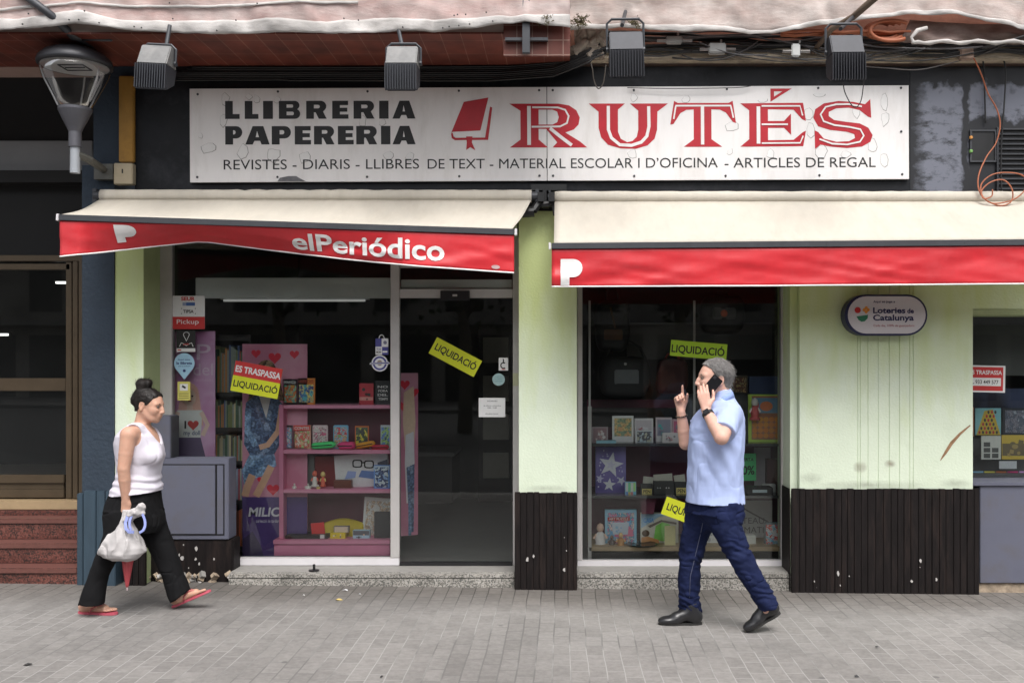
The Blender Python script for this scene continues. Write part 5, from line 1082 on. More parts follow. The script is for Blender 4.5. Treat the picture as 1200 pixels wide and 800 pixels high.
# doll poster
def girl(mb, f, w_, h_, cx, hy, s, hair, top, skirt, skin, d, sit=False):
    """a plain generic figure made of flat print shapes"""
    disc(mb, f, cx, hy, .15*s, .21*s, hair, d, 18); poly(mb, f, [(cx-.15*s, hy), (cx-.22*s, hy-.45*s), (cx-.05*s, hy-.35*s), (cx+.05*s, hy-.35*s), (cx+.22*s, hy-.48*s), (cx+.15*s, hy)], hair, d+.0001)
    disc(mb, f, cx, hy-.02*s, .10*s, .13*s, skin, d+.0003, 16); poly(mb, f, [(cx-.04*s, hy-.1*s), (cx+.04*s, hy-.1*s), (cx+.05*s, hy-.22*s), (cx-.05*s, hy-.22*s)], skin, d+.0002)
    poly(mb, f, [(cx-.10*s, hy+.04*s), (cx, hy+.13*s), (cx+.10*s, hy+.04*s), (cx+.09*s, hy+.10*s), (cx, hy+.17*s), (cx-.09*s, hy+.10*s)], hair, d+.0004)
    poly(mb, f, [(cx-.2*s, hy-.22*s), (cx+.2*s, hy-.22*s), (cx+.17*s, hy-.66*s), (cx-.17*s, hy-.66*s)], top, d+.0005)
    for sg in (-1, 1):
        shape(mb, f, [ribbon([(cx+sg*.18*s, hy-.25*s), (cx+sg*.28*s, hy-.45*s), (cx+sg*.2*s, hy-.62*s)], .07*s)], skin, d+.0006); disc(mb, f, cx+sg*.04*s, hy, .017*s, .013*s, ink, d+.0007, 8)
    rect(mb, f, cx-.025*s, cx+.025*s, hy-.085*s, hy-.07*s, redp, d+.0007)
    poly(mb, f, [(cx-.17*s, hy-.65*s), (cx+.17*s, hy-.65*s), (cx+.26*s, hy-1.0*s), (cx-.26*s, hy-1.0*s)], skirt, d+.0008)
def two_tone(name, c1, c2, lo, hi):
    m, n, l, b = nodes_of(name); b.inputs['Roughness'].default_value = .45
    tc = n.new('ShaderNodeTexCoord'); no = n.new('ShaderNodeTexNoise'); no.inputs['Scale'].default_value = 3.2; no.inputs['Detail'].default_value = 3; l.new(tc.outputs['Object'], no.inputs['Vector'])
    cr = n.new('ShaderNodeValToRGB'); cr.color_ramp.elements[0].position = lo; cr.color_ramp.elements[1].position = hi; cr.color_ramp.elements[0].color = c4(c1); cr.color_ramp.elements[1].color = c4(c2); l.new(no.outputs['Fac'], cr.inputs['Fac']); l.new(cr.outputs[0], b.inputs['Base Color'])
    return m
f, w_, h_ = rect_frame(201, 252, 388, 540, .42); mb = MB(); sheet(mb, f, w_, h_, two_tone('pink_poster_print', (.50, .13, .36), (.72, .42, .66), .38, .66), .012)
s = h_*.49; skin_p = flat((.62, .44, .38)); girl(mb, f, w_, h_, w_*.42, h_*.50, s, flat((.50, .28, .24)), whp, flat((.05, .035, .07)), skin_p, .0006)
text(mb, f, 'I', w_*.30, w_*.34, h_*.25, h_*.31, ink, .003, bold=.06); poly(mb, f, heart(w_*.50, h_*.28, w_*.13), redp, .003); text(mb, f, 'my doll', w_*.28, w_*.66, h_*.19, h_*.235, nvp, .003, bold=.01)
text(mb, f, 'P', w_*.58, w_*.90, h_*.78, h_*.90, flat((.70, .52, .66)), .001, bold=-.0); text(mb, f, 'del', w_*.50, w_*.95, h_*.66, h_*.75, flat((.70, .52, .66)), .001); text(mb, f, 'fashion', w_*.52, w_*.95, h_*.615, h_*.64, flat((.66, .42, .60)), .001)
tag(mb.build('doll_poster'), 'pink and purple poster of a girl in a white shirt with a red heart', 'poster')

# tall dark bookcase with spines
T = thing('bookcase', 'tall dark bookcase with rows of book spines behind the left window', 'bookcase', P(272, 600, .8))
dk = mat('dark_shelf_wood', (.035, .030, .030), .6, .15, 5); mb = MB(dk); yb_ = .78
mb.pbox(243, 246, 392, 655, yb_-.16, yb_+.05); mb.pbox(291, 294, 392, 655, yb_-.16, yb_+.05); mb.pbox(246, 291, 392, 655, yb_+.03, yb_+.05); mb.build('carcass', T)
shelves = (395, 460, 501, 540, 586, 640)
for py in shelves: MB(dk).pbox(246.3, 290.7, py, py+4, yb_-.16, yb_+.028).build('shelf', T)
r = random.Random(77); lab = 'slim book standing spine out in the tall dark bookcase'
for si in range(5):
    base = shelves[si+1]; px = 247.5
    while px < 288:
        w_ = r.uniform(1.3, 2.6); hh = (shelves[si+1]-shelves[si]-6)*r.uniform(.72, .95)
        cpal = ((.04, .08, .05), (.14, .16, .14), (.20, .06, .04), (.05, .07, .14), (.30, .26, .16), (.05, .05, .05), (.10, .12, .05), (.28, .12, .04))
        if si == 3: cpal = ((.20, .22, .30), (.40, .38, .34), (.26, .06, .08), (.08, .12, .25))
        if si >= 4: cpal = ((.36, .08, .03), (.30, .10, .04), (.10, .03, .02))
        col = r.choice(cpal); mb = MB(flat(col)); mb.pbox(px, px+w_*.92, base-hh, base-.3, yb_-.14, yb_); tag(mb.build('book'), lab, 'book', 'books in the tall dark bookcase'); px += w_

# standing banner: girl in denim on pink, purple foot
f, w_, h_ = rect_frame(284, 360, 403, 652, .56); mb = MB(); bpk = two_tone('pink_hearts_print', (.60, .20, .32), (.72, .33, .45), .4, .6); sheet(mb, f, w_, h_, bpk, .012)
bx_ = lambda px: (px-284)*(D+.56)/F; by_ = lambda py: (652-py)*(D+.56)/F; R2 = lambda q: [(bx_(a), by_(b)) for a, b in q]
rect(mb, f, 0, w_, 0, by_(582), flat((.035, .018, .085)), .0006)
rh = flat((.40, .012, .03))
for px, py, s in ((322, 419, 8), (345, 415, 6), (300, 414, 6), (320, 573, 8), (306, 562, 5), (289, 560, 5)): poly(mb, f, heart(bx_(px), by_(py), s*.0065), rh, .0008)
hair = busy(((.05, .025, .015), (.12, .065, .035), (.03, .015, .01), (.16, .10, .06)), 30); sk = flat((.55, .32, .22)); dn = busy(((.02, .03, .07), (.05, .08, .15), (.03, .05, .10), (.10, .14, .22)), 26); dl = busy(((.10, .16, .27), (.16, .24, .36), (.06, .10, .18)), 26)
disc(mb, f, bx_(312), by_(436), .085, .10, hair, .0010, 18); poly(mb, f, R2([(298, 436), (290, 470), (303, 466), (322, 468), (334, 470), (326, 436)]), hair, .0011); disc(mb, f, bx_(311), by_(440), .055, .075, sk, .0013, 16)
poly(mb, f, R2([(288, 472), (300, 462), (322, 463), (332, 474), (328, 520), (320, 535), (294, 535), (286, 520)]), dn, .0015)
poly(mb, f, R2([(303, 462), (318, 463), (312, 490)]), flat((.45, .42, .42)), .0017)
shape(mb, f, [ribbon(R2([(330, 478), (326, 505), (314, 521), (304, 524)]), .045)], sk, .0019); shape(mb, f, [ribbon(R2([(291, 478), (290, 505), (300, 522)]), .05)], dl, .0020)
poly(mb, f, R2([(292, 533), (322, 533), (324, 545), (312, 556), (300, 560), (286, 570), (284, 550)]), dl, .0021); shape(mb, f, [ribbon(R2([(318, 546), (309, 564), (300, 581)]), .058)], sk, .0023); shape(mb, f, [ribbon(R2([(296, 556), (290, 570), (287, 581)]), .06)], sk, .0025)
text(mb, f, 'MILIC', bx_(291), bx_(327), by_(605), by_(594), flat((.62, .60, .66)), .001, bold=.03, shear=.15); text(mb, f, 'col·lecció de tardor', bx_(300), bx_(327), by_(612), by_(608), flat((.5, .48, .55)), .001)
poly(mb, f, R2([(284, 652), (284, 632), (296, 622), (306, 640), (309, 652)]), flat((.018, .010, .04)), .0008)
tag(mb.build('standing_banner'), 'pink standing banner of a girl in denim with red hearts and a purple foot', 'banner')
# second, narrow banner seen at an angle behind the door
f, w_, h_ = quad_frame([(469, 437), (489, 437), (489, 628), (469, 628)], .75); f = Fr(f.o, (.88, .47, 0), (0, 0, 1)); w_ *= 1.1; mb = MB(); sheet(mb, f, w_, h_, bpk, .012)
Q = lambda q: [(a*w_, b*h_) for a, b in q]
for a, b in ((.25, .93), (.75, .88), (.15, .80)): poly(mb, f, heart(a*w_, b*h_, .045), rh, .0008)
poly(mb, f, Q([(.2, .88), (.75, .92), (.85, .7), (.75, .5), (.3, .48), (.15, .7)]), flat((.42, .30, .22)), .0010); poly(mb, f, Q([(.3, .62), (.75, .64), (.8, .45), (.7, .2), (.35, .2), (.25, .45)]), flat((.48, .46, .50)), .0012); poly(mb, f, Q([(.35, .42), (.8, .44), (.75, .02), (.5, .02)]), dn, .0014); poly(mb, f, Q([(.45, .2), (.62, .2), (.62, .0), (.45, .0)]), dl, .0016)
tag(mb.build('standing_banner'), 'narrow pink and denim banner turned edge on just inside the glass door', 'banner')

# ---------------------------------------------------------------- pink shelf unit and its goods
PS = thing('pink_shelf_unit', 'pink painted display shelf unit with a burgundy back in the left window', 'shelf unit', P(390, 650, .5))
ya, yz = .46, .80; mb = MB(pinkm)
mb.pbox(327, 332, 474, 633, ya, yz); mb.build('upright', PS, bevel=.003)
for py0, py1 in ((474.5, 478.5), (527, 531.5), (573, 577.5)): MB(pinkd).pbox(332.3, 457, py0, py1, ya, yz).build('shelf', PS, bevel=.003)
MB(pinkd).pbox(320, 457, 632.5, 637.5, ya-.05, yz).build('shelf', PS, bevel=.003); MB(pinkm).pbox(321, 457, 638, 651, ya-.04, yz).build('drawer_front', PS, bevel=.004)
MB(burg).pbox(318, 460, 474, 640, yz+.004, yz+.02).build('back_panel', PS)
yi = .56; bk = 'books on the pink shelf unit'
goods('book', 'violet edged comic book, left of the two under the top edge of the pink shelf', 'book', (332, 348.5, 444, 474), yi, .02, flat((.14, .07, .22)), ((.55, .30, .06), (.45, .12, .05), (.10, .25, .20), (.60, .45, .20)), 1, 14, 'MANGA', group=bk)
goods('book', 'orange comic book with a blue picture on the top pink shelf', 'book', (348.8, 369, 443, 474), yi, .02, flat((.48, .16, .03)), ((.04, .10, .22), (.05, .22, .25), (.35, .30, .10), (.03, .05, .15)), 2, 16, 'HEROIS', flat((.20, .03, .02)), group=bk)
goods('book', 'red book with a black bird like emblem on the top pink shelf', 'book', (421, 437.5, 449, 474), yi, .02, flat((.24, .02, .03)), ((.02, .02, .02), (.04, .01, .01)), 3, 5, strip=(.2, .36, flat((.45, .20, .18))), group=bk)
n_ = goods('book', 'black book with white title letters at the right end of the top pink shelf', 'book', (440, 457, 446, 474), yi, .02, flat((.02, .02, .022)), group=bk)
f, w_, h_ = rect_frame(440, 457, 446, 474, yi); mb = MB(); 
for i, q in enumerate(('NO', 'FORA', 'DEL', 'TEMPS')): text(mb, f, q, w_*(.15+.05*(i % 2)), w_*.85, h_*(.70-.17*i), h_*(.80-.17*i), flat((.45, .45, .45)), .001, bold=.02)
mb.build('cover', n_)
goods('book', 'pale blue patterned notebook at the left end of the middle pink shelf', 'book', (326.5, 343, 498, 527), yi, .02, flat((.36, .55, .60)), ((.60, .68, .68), (.10, .20, .30), (.50, .25, .30), (.20, .45, .50)), 5, 16, group=bk)
goods('book', 'red topped picture book with small figures on the middle pink shelf', 'book', (343.6, 364, 498, 527), yi, .02, flat((.55, .30, .22)), ((.55, .42, .25), (.15, .30, .12), (.45, .10, .08), (.60, .55, .45)), 6, 14, 'CONTES', strip=(.78, 1, flat((.48, .05, .04))), group=bk)
goods('book', 'grey pink notebook with rounded corners on the middle pink shelf', 'book', (366, 384, 498, 526.7), yi+.03, .02, flat((.42, .34, .36)), ((.40, .08, .16), (.55, .50, .50), (.25, .15, .18)), 7, 10, group=bk, bev=.006)
goods('book', 'blue green notebook with rounded corners on the middle pink shelf', 'book', (390.5, 408, 498, 526.7), yi+.03, .02, flat((.10, .26, .38)), ((.10, .22, .10), (.35, .20, .12), (.20, .38, .48), (.35, .05, .05)), 8, 12, group=bk, bev=.006)
goods('book', 'orange and black notebook on the middle pink shelf', 'book', (416, 432, 499, 526.7), yi+.03, .02, flat((.52, .13, .02)), ((.03, .03, .03), (.04, .06, .03), (.50, .45, .05)), 9, 9, border=flat((.06, .05, .05)), group=bk)
goods('book', 'white and blue notebook at the right end of the middle pink shelf', 'book', (446, 457, 498, 526.7), yi+.03, .02, flat((.42, .46, .52)), ((.03, .04, .12), (.25, .40, .12), (.10, .18, .40)), 10, 8, group=bk)
def pencil_case(px0, px1, py, hpx, y, m, tilt, label):
    s = (D+y)/F; T = thing('pencil_case', label, 'pencil case', P((px0+px1)/2, py, y), 'pencil cases on the pink shelf'); L = (px1-px0)*s; hh = hpx*s; a = math.radians(tilt)
    c = P((px0+px1)/2, py, y)+V3((0, 0, hh*.52+abs(math.sin(a))*L*.5)); u = V3((math.cos(a), -.25, math.sin(a))).normalized(); v = V3((-math.sin(a), 0, math.cos(a))); v = (v-u*v.dot(u)).normalized(); q = u.cross(v)
    mb = MB(m); vs = []; fs = []; N_ = 10
    for i in range(N_+1):
        t = -1+2*i/N_; e = (1-abs(t)**6)**.5*.9+.1
        for k in range(12): b = 2*math.pi*k/12; vs.append(c+u*t*L/2+v*math.copysign(abs(math.sin(b))**.6, math.sin(b))*hh*.5*e+q*math.copysign(abs(math.cos(b))**.6, math.cos(b))*hh*.62*e)
    for i in range(N_):
        for k in range(12): fs.append((i*12+k, i*12+(k+1) % 12, (i+1)*12+(k+1) % 12, (i+1)*12+k))
    fs += [tuple(range(12))[::-1], tuple(N_*12+k for k in range(12))]; mb.add(vs, fs); mb.build('body', T, smooth=True)
    mb = MB(ink); mb.tube([c+u*t*L*.42-q*hh*.60 for t in (-1, 0, 1)], .004, 5); mb.tube([c+u*t*L*.42+q*hh*.60 for t in (-1, 0, 1)], .004, 5); mb.build('zip', T)
pencil_case(363, 395, 527, 8, .50, flat((.07, .60, .18)), 5, 'bright green pencil case lying on the middle pink shelf')
pencil_case(396, 417, 527, 9, .50, flat((.70, .05, .20)), 3, 'bright pink pencil case lying on the middle pink shelf')
pencil_case(415, 441, 527, 7, .53, flat((.62, .27, .02)), 11, 'orange pencil case propped on the pink one on the middle shelf')
pencil_case(434, 457, 527.3, 6, .50, flat((.28, .012, .03)), 2, 'dark red pencil case at the right end of the middle pink shelf')
goods('storage_box', 'grey translucent storage box on the third pink shelf', 'box', (336, 368, 534, 573), .62, .12, mat('milky_plastic', (.17, .18, .18), .35, .1, 6, stretch=(40, 1, 1)), bev=.004)
goods('cardboard_box', 'dark red box beside the grey storage box on the third pink shelf', 'box', (369, 396, 535, 573), .64, .1, mat('dark_red_card', (.22, .018, .02), .55, .1, 6))
T = goods('desk_set_box', 'large white box printed with black glasses and blue gadgets on the third pink shelf', 'box', (394, 456, 534, 572.6), .60, .06, flat((.40, .40, .41)), tilt=4)
f, w_, h_ = rect_frame(394, 456, 532, 571, .598); mb = MB(); 
for cx, cy_ in ((.40, .72), (.62, .70)): shape(mb, f, [[(w_*(cx+.095*math.copysign(abs(math.cos(a))**.5, math.cos(a))), h_*(cy_+.12*math.copysign(abs(math.sin(a))**.5, math.sin(a)))) for a in np.linspace(0, 2*math.pi, 20)[:-1]], [(w_*(cx+.07*math.copysign(abs(math.cos(a))**.5, math.cos(a))), h_*(cy_+.085*math.copysign(abs(math.sin(a))**.5, math.sin(a)))) for a in np.linspace(0, 2*math.pi, 20)[:-1]]], ink, .0015)
rect(mb, f, w_*.49, w_*.53, h_*.73, h_*.77, ink, .0015); poly(mb, f, [(w_*.42, h_*.32), (w_*.70, h_*.26), (w_*.78, h_*.48), (w_*.48, h_*.52)], flat((.06, .10, .22)), .0015); poly(mb, f, [(w_*.16, h_*.25), (w_*.36, h_*.3), (w_*.38, h_*.48), (w_*.22, h_*.5)], flat((.16, .20, .36)), .0015); poly(mb, f, [(w_*.04, h_*.10), (w_*.2, h_*.12), (w_*.21, h_*.24), (w_*.05, h_*.24)], ink, .0015); poly(mb, f, [(w_*.78, h_*.75), (w_*.97, h_*.85), (w_*.97, h_*.45), (w_*.80, h_*.5)], flat((.05, .05, .07)), .0018)
mb.build('print', T)
goods('wooden_box', 'small brown wooden box in front of the white glasses box', 'box', (391, 411.5, 562.5, 573), .53, .06, mat('red_brown_wood', (.16, .045, .025), .5, .2, 8, stretch=(1, 6, 6)), bev=.003)
goods('gadget_box', 'small blue and white gadget box at the right end of the third pink shelf', 'box', (438, 456.5, 545, 573), .51, .05, flat((.07, .14, .32)), ((.40, .45, .50), (.02, .03, .08), (.20, .30, .50)), 13, 9, strip=(.80, .98, flat((.35, .42, .50))))
def figurine(px, py, hpx, y, label, cols, wide=1., name='figurine'):
    s = (D+y)/F; h = hpx*s; c = P(px, py, y); T = thing(name, label, 'figurine', c, None)
    mb = MB(cols[0]); mb.lathe([(.30*h*wide, 0), (.32*h*wide, .10*h), (.20*h*wide, .16*h), (.24*h*wide, .35*h), (.16*h*wide, .58*h), (.08*h, .64*h)], c, (0, 0, 1), 12); mb.build('body', T, smooth=True)
    mb = MB(cols[1]); mb.lathe([(.02*h, .62*h), (.13*h, .68*h), (.16*h, .80*h), (.12*h, .93*h), (.02*h, h)], c, (0, 0, 1), 12); mb.build('head', T, smooth=True)
    mb = MB(cols[1])
    for sg in (-1, 1): mb.tube([c+V3((sg*.17*h*wide, 0, .54*h)), c+V3((sg*.30*h*wide, -.05*h, .36*h))], .05*h, 6)
    mb.build('arm', T)
fw = flat((.52, .50, .48)); fr_ = flat((.50, .10, .06)); fy = flat((.55, .42, .16))
figurine(345, 573, 7, .50, 'tiny white figurine at the left end of the third pink shelf', (fw, fw), 1.3); figurine(361, 573, 7, .50, 'tiny white reclining figurine before the grey storage box', (fw, fw), 2.2); figurine(369, 570, 19, .52, 'white figurine with a red cap before the dark red box', (fw, fr_), .7); figurine(378.5, 570, 18, .52, 'yellow figurine on the third pink shelf before the dark red box', (fr_, fy), .6); figurine(373, 573.5, 6, .49, 'tiny cream figurine at the feet of the red capped one', (fy, fw), 1.6)
goods('card', 'upright grey card at the back of the lowest pink shelf', 'card', (340.5, 351.5, 608, 632), .62, .01, flat((.22, .24, .24)))
T = thing('tray', 'flat black tray with small gadgets on the lowest pink shelf', 'tray', P(360, 632, .5)); MB(M['black']).pbox(334, 384, 627, 632.3, .47, .68).build('base', T, bevel=.004); MB(M['black']).pbox(336, 382, 624.5, 626.8, .62, .67).build('back_edge', T); MB(whp).pbox(375, 380, 626, 630.5, .465, .469).build('price_tag', T)
goods('folder', 'small red folder leaning on the lowest pink shelf', 'folder', (365.5, 381, 613, 627), .55, .008, flat((.55, .02, .02)), tilt=6)
f, w_, h_ = rect_frame(379, 427, 603, 632, .56); mb = MB(mat('yellow_board', (.60, .46, .02), .5, .05, 6))
mb.grid(lambda u, v: P(380+46*u*(1-.35*v*0)-6*(1-v)*(1-u), 629-22*v*(.75+.25*math.sin(math.pi*u))-3*math.sin(u*5)*0, .55+.10*v+.03*math.sin(math.pi*u)), 14, 8); tag(mb.build('yellow_folder', smooth=True, solid=.006), 'curved yellow plastic folder on the lowest pink shelf', 'folder')
goods('ink_box', 'small yellow ink box in front on the lowest pink shelf', 'box', (387, 404.5, 624, 632.5), .48, .05, flat((.60, .48, .03)), ((.5, .5, .45), (.1, .1, .1)), 15, 5); goods('ink_box', 'small dark box with a coloured label behind the yellow ink box', 'box', (391, 408.5, 616.5, 623.7), .50, .05, flat((.12, .10, .09)), border=flat((.50, .40, .33)))
goods('ink_box', 'small blue grey box with a picture right of the yellow ink box', 'box', (413.5, 433, 621, 632.6), .49, .05, flat((.20, .29, .35)), ((.45, .30, .20), (.05, .06, .07)), 16, 5, strip=(.5, .95, flat((.06, .06, .07))))
goods('poster_pad', 'white printed pad leaning at the right of the lowest pink shelf', 'pad', (424, 457, 584, 632), .64, .015, flat((.42, .42, .42)), ((.15, .14, .15), (.30, .22, .15), (.45, .44, .43)), 17, 9, tilt=-4)
goods('black_box', 'tall black box at the right end of the lowest pink shelf', 'box', (438.5, 457, 600, 632.5), .50, .06, flat((.02, .02, .022)))

# ---------------------------------------------------------------- inside, behind the door
T = thing('shop_counter', 'dark shop counter deep inside behind the glass door', 'counter', P(560, 640, 2.4)); MB(dk).pbox(482, 530, 535, 590, 2.2, 2.9).build('body', T, bevel=.004); MB(mat('counter_top', (.12, .12, .12), .3, .1, 6)).pbox(480, 532, 530, 534.6, 2.17, 2.9).build('top', T, bevel=.004)
T = thing('display_rack', 'dim rack with pale boxes at the back of the shop seen through the door', 'rack', P(585, 590, 2.8)); MB(dk).pbox(560, 600, 380, 588, 3.1, 3.4).build('frame', T)
for i in range(4): MB(flat((.16, .15, .13))).pbox(566, 596, 395+i*45, 425+i*45, 3.06, 3.097).build('panel', T)

# ---------------------------------------------------------------- middle window
DU = thing('window_display', 'burgundy backed display unit with dark shelves filling the middle window', 'display unit', P(800, 656, .5))
MB(burg).pbox(688, 916, 468, 652, 1.05, 1.08).build('back_panel', DU)
for py in (519.5, 580.5): MB(mat('smoked_shelf', (.05, .05, .055), .2, .1, 6)).pbox(694, 916, py, py+3.2, .46, 1.045).build('shelf', DU, bevel=.002)
MB(M['wood']).pbox(690, 916, 640.5, 645.5, .42, 1.045).build('shelf', DU, bevel=.003)
mb = MB(M['alu']); mb.pbox(689, 693.2, 476, 655, .42, .45); mb.build('post', DU); mb = MB(M['alu']); mb.pbox(689.8, 692.2, 352, 475.7, .42, .44); mb.pbox(812.5, 815, 352, 519, .60, .62); mb.build('post', DU)
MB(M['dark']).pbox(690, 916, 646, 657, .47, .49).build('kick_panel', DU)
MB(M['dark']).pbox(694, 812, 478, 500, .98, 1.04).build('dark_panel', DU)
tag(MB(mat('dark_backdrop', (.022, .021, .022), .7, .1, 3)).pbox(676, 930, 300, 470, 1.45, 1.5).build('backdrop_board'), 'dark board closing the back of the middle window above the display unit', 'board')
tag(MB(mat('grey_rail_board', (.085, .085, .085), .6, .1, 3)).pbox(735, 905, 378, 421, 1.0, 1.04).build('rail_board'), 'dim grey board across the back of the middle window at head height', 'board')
def bag(name, label, px0, px1, py0, py1, y, dpt, m, extra, seed=0, cat='bag'):
    s = (D+y)/F; T = thing(name, label, cat, P((px0+px1)/2, py1, y)); c = P((px0+px1)/2, (py0+py1)/2, y); rx = (px1-px0)*s/2; rz = (py1-py0)*s/2
    vs = []; fs = []; A_, B_ = 20, 11
    for j in range(B_+1):
        ph = -math.pi/2+math.pi*j/B_
        for i in range(A_):
            th = 2*math.pi*i/A_; g = lambda t, e: math.copysign(abs(t)**e, t)
            x = rx*g(math.cos(ph), .45)*g(math.cos(th), .55); yy = dpt/2*g(math.cos(ph), .5)*g(math.sin(th), .55); z = rz*g(math.sin(ph), .55)
            k = 1+.06*n2(x*18+seed, z*18, 5); vs.append((c.x+x*k, c.y+yy*k, c.z+z*k))
    for j in range(B_):
        for i in range(A_): fs.append((j*A_+i, j*A_+(i+1) % A_, (j+1)*A_+(i+1) % A_, (j+1)*A_+i))
    MB(m).add(vs, fs).build('body', T, smooth=True)
    extra(T, c, rx, rz, y-dpt/2)
    return T
bk1 = mat('black_nylon', (.014, .014, .016), .6, .2, 12); br1 = mat('brown_leather', (.10, .045, .02), .5, .2, 10)
def ex1(T, c, rx, rz, yf):
    MB(br1).box(c.x-rx*.5, c.x+rx*.55, yf-.012, yf+.05, c.z-rz*.55, c.z-rz*.15).build('pocket', T, bevel=.006); MB(bk1).tube([c+V3((-rx*.4, 0, rz*.8)), c+V3((-rx*.3, 0, rz*1.5)), c+V3((rx*.3, 0, rz*1.5)), c+V3((rx*.4, 0, rz*.8))], .012, 8).build('handle', T, smooth=True); MB(br1).tube([c+V3((-.02, yf-c.y-.01, rz*.7)), c+V3((.02, yf-c.y-.012, -rz*.1))], .01, 6).build('strap', T)
bag('backpack', 'dark backpack with a brown pocket hanging at the upper left of the middle window', 697, 738, 352, 412, .85, .2, bk1, ex1, 1, 'backpack')
def ex2(T, c, rx, rz, yf):
    MB(mat('grey_patch', (.16, .17, .18), .5, .1, 10)).box(c.x-rx*.42, c.x+rx*.52, yf-.008, yf+.05, c.z-rz*.35, c.z+rz*.35).build('front_patch', T, bevel=.008); MB(bk1).tube([c+V3((-rx*.95, 0, rz*.5)), c+V3((-rx*.5, 0, rz*1.5)), c+V3((0, 0, rz*1.8)), c+V3((rx*.6, 0, rz*1.4)), c+V3((rx*.95, 0, rz*.5))], .013, 8).build('strap', T, smooth=True)
    MB(M['alu']).lathe([(.012, 0), (.012, .006)], V3((c.x+.0, yf-.008, c.z+rz*.62)), (0, -1, 0), 10).build('clasp', T)
bag('messenger_bag', 'black shoulder bag with a pale grey front patch in the middle window', 702, 762, 417, 466, .80, .18, bk1, ex2, 2)
def ex3(T, c, rx, rz, yf):
    MB(mat('grey_patch2', (.10, .10, .10), .5, .1, 10)).box(c.x-rx*.5, c.x+rx*.55, yf-.012, yf+.05, c.z-rz*.25, c.z+rz*.35).build('front_patch', T, bevel=.012); mb = MB(flat((.30, .06, .02))); mb.lathe([(.03, 0), (.02, .006)], V3((c.x, yf-.012, c.z+rz*.05)), (0, -1, 0), 10); mb.build('badge', T)
    MB(bk1).tube([c+V3((-.05, 0, rz*.9)), c+V3((-.04, 0, rz*1.2)), c+V3((.04, 0, rz*1.2)), c+V3((.05, 0, rz*.9))], .012, 8).build('handle', T, smooth=True)
bag('backpack', 'black backpack with a grey panel and orange badge above the head of the man', 820, 872, 346, 392, .85, .2, bk1, ex3, 3, 'backpack')
def ex4(T, c, rx, rz, yf): MB(flat((.16, .03, .03))).tube([c+V3((-rx*.5, -.02, rz*.85)), c+V3((-rx*.3, -.02, rz*1.25)), c+V3((rx*.3, -.02, rz*1.25)), c+V3((rx*.5, -.02, rz*.85))], .01, 8).build('handle', T, smooth=True)
bag('handbag', 'dim dark red handbag above the raised hand of the man', 769, 806, 420, 462, .95, .2, mat('dark_red_leather', (.07, .014, .016), .5, .2, 10), ex4, 4)
def ex5(T, c, rx, rz, yf):
    mb = MB(M['steel'])
    for k in (-.6, -.2, .2, .6): mb.box(c.x+rx*k-.006, c.x+rx*k+.006, yf-.006, yf+.03, c.z-rz*.85, c.z+rz*.85)
    mb.build('rib', T); MB(bk1).tube([c+V3((-.06, 0, rz*.9)), c+V3((-.05, 0, rz*1.1)), c+V3((.05, 0, rz*1.1)), c+V3((.06, 0, rz*.9))], .01, 8).build('handle', T, smooth=True)
bag('suitcase', 'grey hard shell suitcase behind the shoulders of the man', 798, 893, 458, 520, .92, .2, mat('grey_shell', (.085, .09, .09), .35, .15, 6), ex5, 5, 'suitcase')
goods('book_row', 'block of dark spined reference books to the right of the head of the man', 'books', (858, 876, 440, 470), .95, .1, flat((.06, .045, .03)), ((.30, .20, .08), (.10, .04, .03), (.20, .16, .08)), 31, 12)
goods('blue_box', 'dim dark blue box at the right end above the green framed picture', 'box', (878, 914, 441, 463), .95, .15, flat((.035, .055, .12)))
pfm = 'picture frames in the middle window'
def photo_frame(px0, px1, py0, py1, y, label, fm, cols, seed, strip=None):
    T = goods('picture_frame', label, 'picture frame', (px0, px1, py0, py1), y, .018, fm, group=pfm); f, w_, h_ = rect_frame(px0, px1, py0, py1, y); mb = MB(); rect(mb, f, w_*.09, w_*.91, h_*.08, h_*.92, flat(cols[0]), .001); art(mb, f, w_*.1, w_*.9, h_*.1, h_*.9, cols[1:], seed, .0016, 12)
    if strip: rect(mb, f, w_*.06, w_*.94, h_*.05, h_*strip, flat((.42, .41, .42)), .0035)
    mb.build('photo', T)
photo_frame(693.5, 712.5, 500, 518.8, .58, 'dim glass picture frame at the left end of the upper display shelf', flat((.16, .13, .14)), ((.12, .07, .08), (.30, .27, .27), (.20, .12, .12)), 41)
photo_frame(717.5, 742.5, 487, 518.8, .60, 'tall picture frame with a brown animal photo in the middle window', flat((.34, .34, .34)), ((.20, .20, .16), (.30, .17, .08), (.40, .28, .12), (.12, .16, .10)), 42, .25)
photo_frame(743.5, 765.5, 490, 518.5, .64, 'tall pale picture frame behind a small blue one', flat((.38, .37, .38)), ((.26, .24, .26), (.20, .06, .07), (.35, .34, .36)), 43, .0)
photo_frame(744.5, 765.5, 504, 519, .58, 'small wide picture frame with a blue photo in front of the pale one', flat((.42, .42, .43)), ((.12, .18, .24), (.30, .36, .40), (.05, .05, .06), (.25, .25, .2)), 44)
photo_frame(768.5, 787.5, 489, 518.8, .62, 'picture frame with a teal top left of the raised forearm', flat((.30, .26, .28)), ((.14, .14, .18), (.04, .20, .20), (.10, .10, .14)), 45, .28)
photo_frame(788, 806, 491, 518.8, .66, 'picture frame with a pink photo behind the raised forearm', flat((.34, .24, .27)), ((.30, .08, .14), (.16, .14, .18), (.40, .30, .32)), 46, .3)
photo_frame(776, 796, 507, 519, .56, 'low white picture frame in front of the teal topped one', flat((.42, .40, .40)), ((.32, .30, .31), (.14, .13, .14), (.25, .10, .12)), 47)
T = goods('board_game', 'light blue flat box lying at the front of the upper display shelf', 'box', (699, 722, 516.4, 519.4), .50, .1, flat((.18, .34, .42)))
